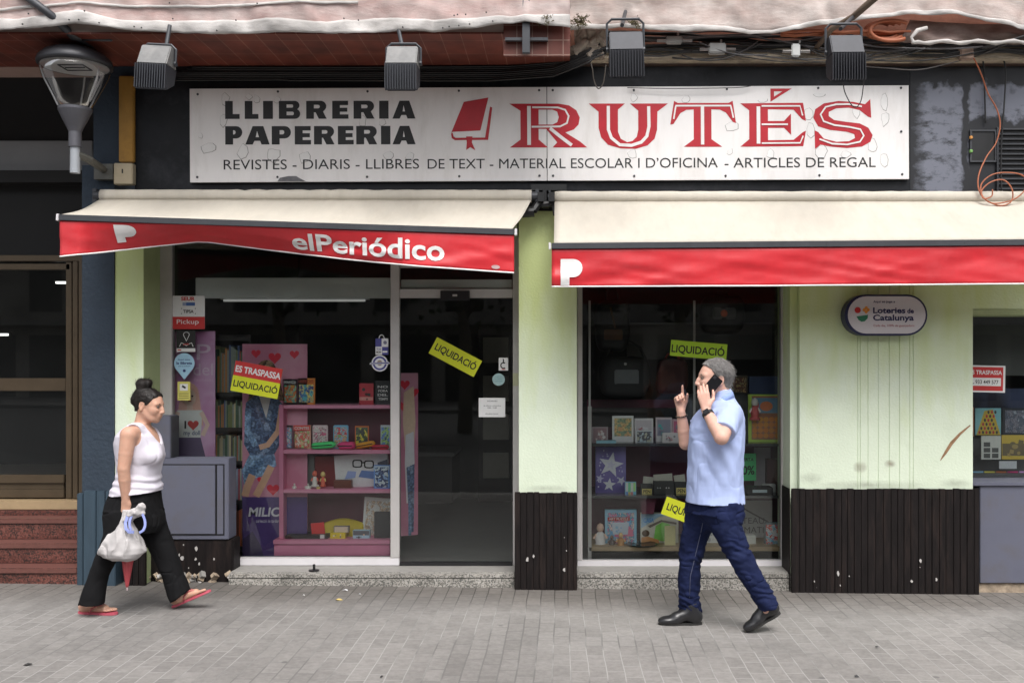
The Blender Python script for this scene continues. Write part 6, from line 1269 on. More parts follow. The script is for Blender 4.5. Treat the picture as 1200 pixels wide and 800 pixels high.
# violet star bag
T = goods('star_bag', 'violet gift bag with large silver stars in the middle window', 'bag', (698, 733.5, 523.5, 580), .62, .10, two_tone('violet_print', (.11, .08, .32), (.24, .20, .50), .4, .6)); f, w_, h_ = rect_frame(698, 733.5, 523.5, 580, .62); mb = MB(); sv1 = flat((.42, .42, .46)); sv2 = flat((.34, .33, .46))
for a, b, q, rr, m_ in ((.5, .63, .36, .2, sv1), (.5, .63, .15, .2, flat((.28, .27, .34))), (.45, .22, .19, .1, sv1), (.85, .30, .14, .5, flat((.25, .25, .30))), (.14, .35, .12, .3, sv2)): poly(mb, f, star(a*w_, b*h_, q*w_*1.2, rr), m_, .001+(.0008 if q == .15 else 0))
r = random.Random(8)
for i in range(26): disc(mb, f, w_*r.uniform(.08, .92), h_*r.uniform(.05, .96), w_*.022*r.uniform(.7, 1.8), w_*.022*r.uniform(.7, 1.8), sv2, .0006, 8)
mb.build('print', T); MB(flat((.20, .18, .3))).tube([f(w_*.3, h_), f(w_*.35, h_*1.07), f(w_*.6, h_*1.07), f(w_*.65, h_)], .004, 6).build('handle', T)
T = goods('marker_box', 'small box of coloured markers beside the violet star bag', 'box', (732.5, 745.5, 564.5, 580.3), .54, .04, flat((.16, .30, .40)))
f, w_, h_ = rect_frame(732.5, 745.5, 564.5, 580.3, .54); mb = MB()
for i, c_ in enumerate(((.50, .52, .50), (.10, .30, .15), (.52, .53, .5), (.25, .45, .15))): rect(mb, f, w_*(.06+.23*i), w_*(.26+.23*i), h_*.3, h_*.95, flat(c_), .001)
for i, c_ in enumerate(((.10, .2, .45), (.5, .4, .1), (.3, .1, .1), (.1, .3, .4))): rect(mb, f, w_*(.06+.23*i), w_*(.26+.23*i), h_*.04, h_*.26, flat(c_), .001)
mb.build('print', T)
gl = flat((.34, .28, .10))
for px0, px1, py0, lb_, sd in ((751, 765, 559, 'black pen box with a gold label left in the row on the lower display shelf', 1), (766, 790, 556, 'wide black pen box in the middle of the row on the lower display shelf', 2), (791, 806, 557, 'black pen box with a gold label beside the polo shirt hem', 3)):
    T = goods('pen_box', lb_, 'box', (px0, px1, py0+8, 580.3), .56, .06, flat((.02, .02, .02)), group='black pen boxes'); f, w_, h_ = rect_frame(px0, px1, py0+8, 580.3, .56); mb = MB()
    if sd != 2: rect(mb, f, w_*.1, w_*.9, h_*.12, h_*.6, gl, .001); text(mb, f, 'PEN', w_*.2, w_*.8, h_*.2, h_*.5, ink, .0015, bold=.02)
    else:
        for k in (.2, .32, .62, .74): disc(mb, f, w_*k, h_*.55, w_*.03, w_*.03, flat((.3, .3, .3)), .001, 8)
    mb.build('label_print', T)
    T = goods('card', 'open pale lid card standing behind '+{1: 'the left black pen box', 2: 'the wide black pen box', 3: 'the right black pen box'}[sd], 'card', (px0+1, px1-1, py0, py0+7.6+12), .66, .01, flat((.26, .25, .22)), tilt=(-6, 4, 8)[sd-1])
T = thing('hanging_cloth', 'dark burgundy box lid hanging below the lower display shelf', 'box', P(757, 600, .62)); MB(burg).add([P(750, 584, .55), P(769, 584, .55), P(766, 602, .55), P(752, 602, .55), P(750, 584, .62), P(769, 584, .62), P(766, 602, .62), P(752, 602, .62)], [(0, 3, 2, 1), (4, 5, 6, 7), (0, 1, 5, 4), (1, 2, 6, 5), (2, 3, 7, 6), (3, 0, 4, 7)]).build('lid', T)
T = goods('puzzle_box', 'blue and red puzzle box at the left of the wooden display shelf', 'box', (709, 746, 597, 640), .58, .05, flat((.16, .30, .40)), ((.10, .22, .36), (.35, .10, .16), (.05, .18, .26), (.40, .30, .30)), 51, 18)
f, w_, h_ = rect_frame(709, 746, 597, 640, .578); mb = MB(); rect(mb, f, w_*.08, w_*.78, h_*.70, h_*.80, redp, .003); text(mb, f, 'ART PUZZLE', w_*.12, w_*.74, h_*.72, h_*.785, whp, .0036, bold=.02); poly(mb, f, [(w_*.25, h_*.33), (w_*.72, h_*.33), (w_*.76, h_*.66), (w_*.22, h_*.66)], flat((.34, .38, .44)), .003); art(mb, f, w_*.28, w_*.70, h_*.36, h_*.63, ((.14, .25, .4), (.2, .32, .42)), 52, .0034, 7); mb.build('print', T)
T = goods('house_kit_box', 'model house kit box with a green house picture on the wooden display shelf', 'box', (750.5, 795, 601, 640), .60, .05, flat((.36, .34, .30)))
f, w_, h_ = rect_frame(750.5, 795, 601, 640, .598); mb = MB(); poly(mb, f, [(w_*.02, h_*.55), (w_*.5, h_*.9), (w_*.98, h_*.98), (w_*.02, h_*.98)], flat((.20, .30, .40)), .0008); poly(mb, f, [(w_*.20, h_*.62), (w_*.55, h_*.80), (w_*.95, h_*.72), (w_*.95, h_*.66), (w_*.55, h_*.74), (w_*.25, h_*.56)], flat((.10, .08, .07)), .0012); poly(mb, f, [(w_*.35, h_*.20), (w_*.40, h_*.62), (w_*.58, h_*.73), (w_*.78, h_*.66), (w_*.78, h_*.14)], flat((.14, .34, .07)), .0011)
disc(mb, f, w_*.14, h_*.40, w_*.10, h_*.10, flat((.06, .035, .02)), .0014); poly(mb, f, [(w_*.02, h_*.06), (w_*.5, h_*.08), (w_*.48, h_*.2), (w_*.2, h_*.3), (w_*.03, h_*.28)], flat((.36, .17, .07)), .0013); text(mb, f, 'CASA', w_*.08, w_*.36, h_*.72, h_*.86, flat((.06, .16, .34)), .0016, bold=.03); mb.build('print', T)
goods('note_pad', 'tall pale yellow note pad in front of the house kit box', 'note pad', (779, 791.5, 616, 640.3), .50, .02, flat((.48, .44, .22)))
figurine(703.5, 640.5, 28, .56, 'white and pink snow globe figurine at the left of the wooden shelf', (flat((.46, .44, .44)), flat((.42, .28, .22))), .95, 'snow_globe'); figurine(727.5, 640.5, 17, .50, 'small brown bear figurine before the puzzle box', (flat((.22, .11, .04)), flat((.40, .26, .12))), 1.1); figurine(717, 640.5, 14, .52, 'small dark figurine between the snow globe and the bear', (flat((.05, .04, .04)), flat((.10, .07, .05))), 1.1)
T = thing('glass_dish', 'flat dark glass dish on the wooden display shelf', 'dish', P(755, 640, .47)); MB(mat('dark_dish', (.05, .07, .07), .15, .1, 8)).lathe([(.02, 0), (.10, .012), (.13, .026), (.125, .028), (.09, .016)], P(752, 640.3, .50), (0, 0, 1), 24).build('bowl', T, smooth=True)
# right part, beside the man
T = goods('framed_picture', 'bright green framed picture with orange fruit on the upper display shelf', 'picture', (877, 915, 462, 519.4), .62, .02, flat((.34, .50, .07)))
f, w_, h_ = rect_frame(877, 915, 462, 519.4, .62); mb = MB(); rect(mb, f, w_*.10, w_*.98, h_*.08, h_*.97, flat((.20, .09, .05)), .001); r = random.Random(4)
for i in range(5):
    for j in range(4): disc(mb, f, w_*(.2+.17*i), h_*(.16+.11*j), w_*.085, h_*.055, flat((.42+.08*r.random(), .16+.05*r.random(), .03)), .0014+.0001*(i+5*j), 10)
rect(mb, f, w_*.10, w_*.98, h_*.62, h_*.93, flat((.07, .14, .20)), .004); disc(mb, f, w_*.55, h_*.76, w_*.2, h_*.10, flat((.36, .11, .04)), .0045, 14); disc(mb, f, w_*.22, h_*.78, w_*.10, h_*.12, flat((.30, .05, .05)), .005, 12); mb.build('picture', T)
figurine(884.5, 492, 26, .56, 'red and white doll figure before the green framed picture', (flat((.30, .05, .05)), flat((.42, .40, .38))), .8)
T = goods('price_card', 'green percent price card on the lower display shelf', 'price card', (862, 886, 531, 563), .70, .004, flat((.04, .28, .10))); f, w_, h_ = rect_frame(862, 886, 531, 563, .70); mb = MB(); text(mb, f, 'OFERTA', w_*.12, w_*.88, h_*.72, h_*.84, ink, .001, bold=.02); text(mb, f, '50%', w_*.08, w_*.92, h_*.22, h_*.55, ink, .001, bold=.02); mb.build('lettering', T)
goods('white_pad', 'large white sheet standing behind the green price card', 'sheet', (884, 903, 524, 575), .85, .01, flat((.24, .23, .24))); goods('black_box', 'tall dark brown box at the right end of the lower display shelf', 'box', (899, 916, 538, 579.8), .75, .08, flat((.05, .022, .022)))
T = thing('calculator', 'black desk calculator with a pale display on the lower display shelf', 'calculator', P(890, 580, .54)); MB(M['black']).pbox(876, 906, 570.5, 580.3, .52, .64).build('body', T, bevel=.008); MB(flat((.25, .29, .31))).pbox(882, 899, 573.5, 577, .514, .519).build('display', T)
goods('white_box', 'small pale box behind the black calculator', 'box', (893, 909, 567, 580.2), .68, .06, flat((.36, .36, .35)), bev=.004)
T = goods('craft_sheet', 'pale sheet with large grey capital letters behind the legs of the man', 'sheet', (858, 905, 586, 640.3), .85, .008, flat((.26, .26, .25))); f, w_, h_ = rect_frame(858, 905, 586, 640.3, .848); mb = MB(); g3 = flat((.09, .08, .08)); text(mb, f, 'TEAU', w_*.25, w_*.8, h_*.50, h_*.63, g3, .001); text(mb, f, 'IMATE', w_*.25, w_*.85, h_*.30, h_*.43, g3, .001); shape(mb, f, [ribbon([(w_*.1, h_*.92), (w_*.5, h_*.72), (w_*.98, h_*.5)], .012)], g3, .001); mb.build('lettering', T)
goods('white_dish_box', 'low white box on the wooden shelf behind the knee of the man', 'box', (862, 886, 627, 638), .55, .10, flat((.40, .40, .38)), bev=.004)
T = goods('goodie_bag', 'transparent bag of blue and red trinkets at the right end of the wooden shelf', 'bag', (896, 916, 612, 640.4), .55, .05, mat('clear_bag', (.22, .27, .29), .2, .2, 14), ((.10, .28, .42), (.45, .06, .04), (.40, .40, .42), (.20, .34, .44)), 61, 22, bev=.01)
goods('paper_sheet', 'tilted white leaflet lying between the legs of the man on the wooden shelf', 'leaflet', (824, 846, 622, 640.3), .60, .01, flat((.40, .40, .40)), ((.2, .2, .22), (.3, .3, .3)), 63, 6, tilt=-8)

# ---------------------------------------------------------------- far right window
T = thing('magazine_stand', 'grey stepped magazine stand in the far right window', 'stand', P(1180, 570, .5)); gm = mat('stand_grey', (.09, .09, .10), .6, .1, 5)
mb = MB(gm); mb.pbox(1136, 1290, 555, 566, .42, .9); mb.pbox(1136, 1290, 536, 555, .62, .9); mb.pbox(1136, 1290, 512, 536, .70, .9); mb.build('steps', T)
tag(MB(mat('grey_blind', (.16, .165, .16), .7, .05, 4)).pbox(1120, 1300, 372, 440, .80, .83).build('roller_blind'), 'grey roller blind in the upper part of the far right window', 'blind')
tag(MB(two_tone('blue_night_print', (.015, .018, .05), (.05, .07, .16), .45, .6)).pbox(1128, 1290, 455, 482, .72, .74).build('blue_banner'), 'dark blue printed strip behind the transfer sign in the far right window', 'banner')
mg = 'magazines in the far right window'
T = goods('magazine', 'magazine with a yellow and red human tower cover in the far right window', 'magazine', (1143, 1173, 478, 509.5), .60, .006, flat((.15, .32, .36)), group=mg)
f, w_, h_ = rect_frame(1143, 1173, 478, 509.5, .599); mb = MB(); poly(mb, f, [(w_*.04, 0), (w_*.35, h_*.9), (w_*.68, h_*.95), (w_*.98, 0)], flat((.50, .36, .05)), .001)
for j in range(6):
    for i in range(6-j if j < 4 else 3):
        disc(mb, f, w_*(.16+.07*j+.135*i), h_*(.1+.15*j), w_*.045, h_*.065, flat(((.30, .03, .03), (.03, .03, .03))[(i+j) % 2]), .0015+.0001*i, 8)
mb.build('cover', T)
goods('magazine', 'black night scene magazine at the right edge', 'magazine', (1175, 1212, 478, 509.5), .62, .006, flat((.015, .018, .024)), ((.20, .22, .26), (.06, .07, .10), (.12, .12, .15)), 72, 12, border=flat((.02, .022, .03)), group=mg)
goods('magazine', 'narrow orange magazine edge beside the green pillar', 'magazine', (1130, 1141.5, 477, 511), .62, .006, flat((.30, .14, .08)), group=mg)
T = goods('magazine', 'white magazine with six small black pictures', 'magazine', (1150, 1173, 510.5, 538), .50, .006, flat((.44, .44, .42)), group=mg); f, w_, h_ = rect_frame(1150, 1173, 510.5, 538, .499); mb = MB()
for i in range(2):
    for j in range(3):
        if (i, j) != (1, 2): rect(mb, f, w_*(.12+.42*i), w_*(.45+.42*i), h_*(.06+.24*j), h_*(.25+.24*j), flat((.05, .05, .05)), .001)
mb.build('cover', T)
goods('magazine', 'yellow magazine with a dark landscape picture', 'magazine', (1174, 1206, 509.5, 538), .52, .006, flat((.46, .33, .05)), ((.10, .08, .04), (.20, .15, .06)), 74, 8, border=None, strip=(.15, .65, flat((.09, .07, .04))), group=mg)
goods('label_card', 'small white printed label above the colourful leaflets', 'card', (1171, 1191.5, 540, 549), .47, .004, flat((.44, .45, .48)), ((.12, .12, .2), (.3, .3, .34)), 75, 4)
for i, (c_, nm) in enumerate((((.20, .38, .55), 'blue'), ((.55, .48, .10), 'yellow'), ((.52, .16, .06), 'orange'), ((.45, .04, .16), 'magenta'), ((.34, .18, .38), 'lilac'))):
    T = thing('leaflet', '%s leaflet in the row lying on the sill of the far right window' % nm, 'leaflet', P(1145+i*13.5, 566, .4), 'leaflets on the right sill'); mb = MB(flat(c_)); p = [P(1140+i*13.5, 552, .52), P(1152+i*13.5, 552, .52), P(1155+i*13.5, 565.5, .38), P(1143+i*13.5, 565.5, .38)]
    nn = (p[1]-p[0]).cross(p[2]-p[0]).normalized(); mb.add(p, [(3, 2, 1, 0)]); mb.build('sheet', T, solid=.004)
    f = Fr(p[3]+V3((0, -.004, .004)), p[2]-p[3], p[0]-p[3]); mb = MB(); L_ = (p[2]-p[3]).length; hL = (p[0]-p[3]).length; rect(mb, f, L_*.1, L_*.9, hL*.55, hL*.75, flat([min(.7, x*1.8+.1) for x in c_]), .001); rect(mb, f, L_*.1, L_*.7, hL*.15, hL*.35, flat([x*.5 for x in c_]), .001); mb.build('print', T)

GAIN = 1.
# ---------------------------------------------------------------- small things on the ground
tag(MB(M['black']).lathe([(.04, 0), (.04, .005), (.010, .007), (.010, .045), (.006, .048)], P(368, 668, .10), (0, 0, 1), 14).build('door_stop'), 'small black door stop on the terrazzo step under the left window', 'door stop')
def scrap(px, py, m, s, seed, label):
    yy = -(D-(H-gz(X(px)))*F/(py-VY)); r = random.Random(seed); c = P(px, py, yy); c.z = gz(c.x)+.003; mb = MB(m); k = 7
    pts = [c+V3((s*r.uniform(.5, 1)*math.cos(2*math.pi*i/k), s*.7*r.uniform(.5, 1)*math.sin(2*math.pi*i/k), r.uniform(0, .012))) for i in range(k)]; mb.add(pts+[c+V3((0, 0, .012))], [(i, (i+1) % k, k) for i in range(k)]); tag(mb.build('litter_scrap', solid=.002), label, 'litter')
# py of the scraps gives their distance on the ground
def ground_y(px, py):
    y = 0
    for _ in range(6): y = (H-gz(X(px, y)))*F/(py-VY)-D
    return y
def scrap2(px, py, m, s, seed, label):
    y = ground_y(px, py); c = V3((X(px, y), y, 0)); c.z = gz(c.x)+.002; r = random.Random(seed); mb = MB(m); k = 7
    pts = [c+V3((s*r.uniform(.5, 1)*math.cos(2*math.pi*i/k), s*.7*r.uniform(.5, 1)*math.sin(2*math.pi*i/k), r.uniform(0, .010))) for i in range(k)]
    mb.add(pts+[c+V3((0, 0, .012))], [(i, (i+1) % k, k) for i in range(k)]); tag(mb.build('litter_scrap', solid=.002), label, 'litter')
scrap2(405, 692, flat((.6, .6, .62)), .028, 1, 'white paper scrap at the foot of the step under the pink shelf'); scrap2(397, 703, flat((.50, .38, .14)), .03, 2, 'yellowish scrap on the pavement in front of the left window'); scrap2(422, 697, flat((.6, .6, .6)), .012, 3, 'tiny white speck of paper right of the yellowish scrap'); scrap2(356, 698, flat((.6, .6, .6)), .012, 4, 'tiny white speck of paper left of the yellowish scrap')
scrap2(447, 794, M['black'], .012, 5, 'tiny black scrap at the bottom edge of the pavement'); scrap2(1028, 759, M['black'], .016, 6, 'small black scrap on the pavement at the right'); scrap2(33, 779, M['asphalt'], .035, 7, 'flat dark scrap on the pavement at the lower left'); scrap2(1004, 793, M['asphalt'], .02, 8, 'dark leaf scrap at the bottom right of the pavement')
# ---------------------------------------------------------------- people: implicit surfaces polygonised into one continuous skin
class Vol:
    def __init__(s, lo, hi, res):
        s.lo = np.array(lo, float); s.res = res
        s.ax = [np.arange(lo[i], hi[i]+res, res).astype(np.float32) for i in range(3)]
        s.V = np.full([len(a) for a in s.ax], .3, np.float32)
    def reg(s, lo, hi, pad):
        sl = []; gs = []
        for i in range(3):
            a = max(0, int((lo[i]-pad-s.lo[i])/s.res)); b = min(len(s.ax[i]), int((hi[i]+pad-s.lo[i])/s.res)+2)
            sl.append(slice(a, max(a, b))); gs.append(s.ax[i][a:max(a, b)])
        X_, Y_, Z_ = np.meshgrid(*gs, indexing='ij'); return tuple(sl), X_, Y_, Z_
    def put(s, sl, d, k, op):
        v = s.V[sl]
        if v.size == 0: return
        if op == 'u':
            h = np.clip(.5+.5*(v-d)/k, 0, 1); s.V[sl] = v*(1-h)+d*h-k*h*(1-h)
        elif op == 'sub':
            d = -d; h = np.clip(.5-.5*(v-d)/k, 0, 1); s.V[sl] = v*(1-h)+d*h+k*h*(1-h)
        else: s.V[sl] = np.maximum(v, d)
    def cone(s, a, b, ra, rb=None, k=.02, op='u', flat=False):
        rb = ra if rb is None else rb; a = np.array(a); b = np.array(b); r = max(ra, rb)
        sl, x, y, z = s.reg(np.minimum(a, b), np.maximum(a, b), r+.05)
        ba = b-a; L2 = max(1e-9, ba@ba); px, py, pz = x-a[0], y-a[1], z-a[2]
        t0 = (px*ba[0]+py*ba[1]+pz*ba[2])/L2; t = np.clip(t0, 0, 1)
        d = np.sqrt((px-t*ba[0])**2+(py-t*ba[1])**2+(pz-t*ba[2])**2)-(ra+(rb-ra)*t)
        if flat: d = np.maximum(d, (t0-1)*math.sqrt(L2))
        s.put(sl, d, k, op)
    def ell(s, c, r, R=None, k=.02, op='u'):
        c = np.array(c); r = np.array(r, float); m = r.max()
        sl, x, y, z = s.reg(c, c, m+.05)
        p = [x-c[0], y-c[1], z-c[2]]
        if R is not None: p = [R[0][i]*p[0]+R[1][i]*p[1]+R[2][i]*p[2] for i in range(3)]
        k0 = np.sqrt(sum((p[i]/r[i])**2 for i in range(3))); k1 = np.sqrt(sum((p[i]/r[i]**2)**2 for i in range(3)))+1e-6
        s.put(sl, k0*(k0-1)/k1, k, op)
    def loft(s, rows, k=.02, e=2.0, op='u', grow=0., cap=0.):
        """rows (py, pxL, pxR, yc, ry[, dz]) : horizontal sections traced at depth yc"""
        q = []
        for py, a, b, yc, ry in rows:
            xa, xb = X(a, yc), X(b, yc); q.append((Z(py, yc), (xa+xb)/2, (xb-xa)/2+grow, yc, ry+grow))
        q.sort(); q = np.array(q); zz = q[:, 0]
        lo = (min(q[:, 1]-q[:, 2]), min(q[:, 3]-q[:, 4]), zz[0]); hi = (max(q[:, 1]+q[:, 2]), max(q[:, 3]+q[:, 4]), zz[-1])
        sl, x, y, z = s.reg(lo, hi, .05); zc = np.clip(z[0, 0], zz[0], zz[-1])
        cs = [np.interp(zc, zz, q[:, i]).astype(np.float32)[None, None, :] for i in range(1, 5)]
        u = np.abs((x-cs[0])/cs[1]); v = np.abs((y-cs[2])/cs[3])
        rr = (u**e+v**e)**(1/e); d = (rr-1)*np.minimum(cs[1], cs[3])
        dz = np.maximum(zz[0]-z, z-zz[-1])
        d = np.where(dz > 0, np.sqrt(np.maximum(d, 0)**2+dz**2) if cap else np.maximum(d, dz), d)
        s.put(sl, d, k, op)
    def fn(s, lo, hi, f, k=.01, op='u', pad=.02):
        sl, x, y, z = s.reg(lo, hi, pad); s.put(sl, f(x, y, z), k, op)
    def half(s, p, n, lo=None, hi=None):        # keep the side away from n
        n = np.array(n, float); n /= np.linalg.norm(n)
        lo = s.lo if lo is None else lo; hi = s.lo+1e3 if hi is None else hi
        sl, x, y, z = s.reg(lo, hi, 0); s.put(sl, (x-p[0])*n[0]+(y-p[1])*n[1]+(z-p[2])*n[2], .01, 'int')
    def noise(s, amp, freq, seed):
        act = np.abs(s.V) < .03; i = np.nonzero(act); p = [s.ax[a][i[a]] for a in range(3)]
        s.V[i] += amp*vnoise(p, freq, seed)
    def crease(s, amp, freq, seed, w=.16):
        act = np.abs(s.V) < .03; i = np.nonzero(act); p = [s.ax[a][i[a]] for a in range(3)]
        n_ = vnoise(p, freq, seed); g = np.clip(.5+vnoise(p, [f*.6 for f in freq], seed+50), 0, 1)
        s.V[i] += (amp*g*np.maximum(0, 1-np.abs(n_)/w)**1.5).astype(np.float32)
    def mesh(s):
        V = s.V; b = V < 0; n = np.array(V.shape)
        c = [b[i:n[0]-1+i, j:n[1]-1+j, k:n[2]-1+k] for i in (0, 1) for j in (0, 1) for k in (0, 1)]
        cnt = sum(q.astype(np.int8) for q in c); act = (cnt > 0) & (cnt < 8); ii = np.array(np.nonzero(act)).T
        idx = np.full(n-1, -1, np.int64); idx[act] = np.arange(len(ii))
        acc = np.zeros((len(ii), 3)); num = np.zeros(len(ii))
        cv = lambda o: V[ii[:, 0]+o[0], ii[:, 1]+o[1], ii[:, 2]+o[2]]
        for axis in range(3):
            for o1 in (0, 1):
                for o2 in (0, 1):
                    o = [0, 0, 0]; o[(axis+1) % 3] = o1; o[(axis+2) % 3] = o2; e = list(o); e[axis] = 1
                    v0 = cv(o); v1 = cv(e); m = (v0 < 0) != (v1 < 0); t = np.where(m, v0/np.where(m, v0-v1, 1), 0)
                    p = np.array(o, float)[None, :].repeat(len(ii), 0); p[:, axis] = t; acc += p*m[:, None]; num += m
        vs = (ii+acc/num[:, None])*s.res+s.lo
        fs = []
        for axis in range(3):
            a1, a2 = (axis+1) % 3, (axis+2) % 3
            s0 = [slice(None)]*3; s1 = [slice(None)]*3; s0[axis] = slice(0, -1); s1[axis] = slice(1, None)
            A = b[tuple(s0)]; Bq = b[tuple(s1)]; ch = np.array(np.nonzero(A != Bq)).T
            ok = np.all(ch > 0, axis=1) & (ch[:, a1] < n[a1]-1) & (ch[:, a2] < n[a2]-1); 
            ok |= (ch[:, axis] >= 0) & (ch[:, a1] > 0) & (ch[:, a2] > 0) & (ch[:, a1] < n[a1]-1) & (ch[:, a2] < n[a2]-1)
            ch = ch[ok]; ins = A[ch[:, 0], ch[:, 1], ch[:, 2]]
            def cell(d1, d2):
                q = ch.copy(); q[:, a1] += d1; q[:, a2] += d2; return idx[q[:, 0], q[:, 1], q[:, 2]]
            quad = np.stack([cell(-1, -1), cell(0, -1), cell(0, 0), cell(-1, 0)], 1)
            quad[~ins] = quad[~ins][:, ::-1]; fs.append(quad)
        fs = np.concatenate(fs); fs = fs[(fs >= 0).all(1)]
        return vs, fs
def strands(o, n, L, r, comb, lift, seed):
    """loose fine hairs lying on a hair volume, joined to the same mesh"""
    me = o.data; rr = random.Random(seed); nv = len(me.vertices); off = Vector((0, 0, 0)); p = o.parent
    while p is not None: off += p.location; p = p.parent
    mb = MB()
    vs = [tuple(v.co) for v in me.vertices]; fs = [tuple(f.vertices) for f in me.polygons]; add = []; af = []
    for _ in range(n):
        v = me.vertices[rr.randrange(nv)]; nn = v.normal; c = comb(v.co+off); t = c-nn*c.dot(nn)
        if t.length < 1e-4: continue
        t.normalize(); s_ = nn.cross(t)*r; l_ = L*rr.uniform(.5, 1.2); j = V3((rr.uniform(-1, 1), rr.uniform(-1, 1), rr.uniform(-1, 1)))*.35; t = (t+j).normalized()
        a = v.co-nn*.001; q = [a-s_, a+s_]
        for k in (.5, 1): b = a+t*l_*k+nn*(lift*math.sin(k*2.2)*rr.uniform(.3, 1.3)); q += [b-s_*(1-.8*k), b+s_*(1-.8*k)]
        i0 = nv+len(add); add += [tuple(x) for x in q]; af += [(i0, i0+1, i0+3, i0+2), (i0+2, i0+3, i0+5, i0+4)]
    m = me.materials[0]; me2 = bpy.data.meshes.new(me.name); me2.from_pydata(vs+add, [], fs+af); me2.materials.append(m); me2.polygons.foreach_set('use_smooth', [True]*len(me2.polygons)); me2.update(); o.data = me2; bpy.data.meshes.remove(me); me2.name = o.name
    return o
def vol_obj(vol, name, parent, m, sm=1):
    vs, fs = vol.mesh()
    for _ in range(sm):           # light relaxation along the edges
        acc = np.zeros_like(vs); cnt = np.zeros(len(vs))
        for a, b in ((0, 1), (1, 2), (2, 3), (3, 0)):
            np.add.at(acc, fs[:, a], vs[fs[:, b]]); np.add.at(cnt, fs[:, a], 1); np.add.at(acc, fs[:, b], vs[fs[:, a]]); np.add.at(cnt, fs[:, b], 1)
        vs = vs*.5+acc/np.maximum(cnt, 1)[:, None]*.5
    off = np.zeros(3); p = parent
    while p is not None: off += np.array(p.location); p = p.parent
    me = bpy.data.meshes.new(name); vs = vs-off
    me.vertices.add(len(vs)); me.vertices.foreach_set('co', vs.astype(np.float32).ravel())
    me.loops.add(len(fs)*4); me.polygons.add(len(fs)); me.loops.foreach_set('vertex_index', fs.astype(np.int32).ravel())
    me.polygons.foreach_set('loop_start', np.arange(0, len(fs)*4, 4, dtype=np.int32)); me.polygons.foreach_set('use_smooth', np.ones(len(fs), bool))
    me.update(calc_edges=True); me.validate(); me.materials.append(m)
    o = bpy.data.objects.new(name, me); COL.objects.link(o); o.parent = parent
    return o

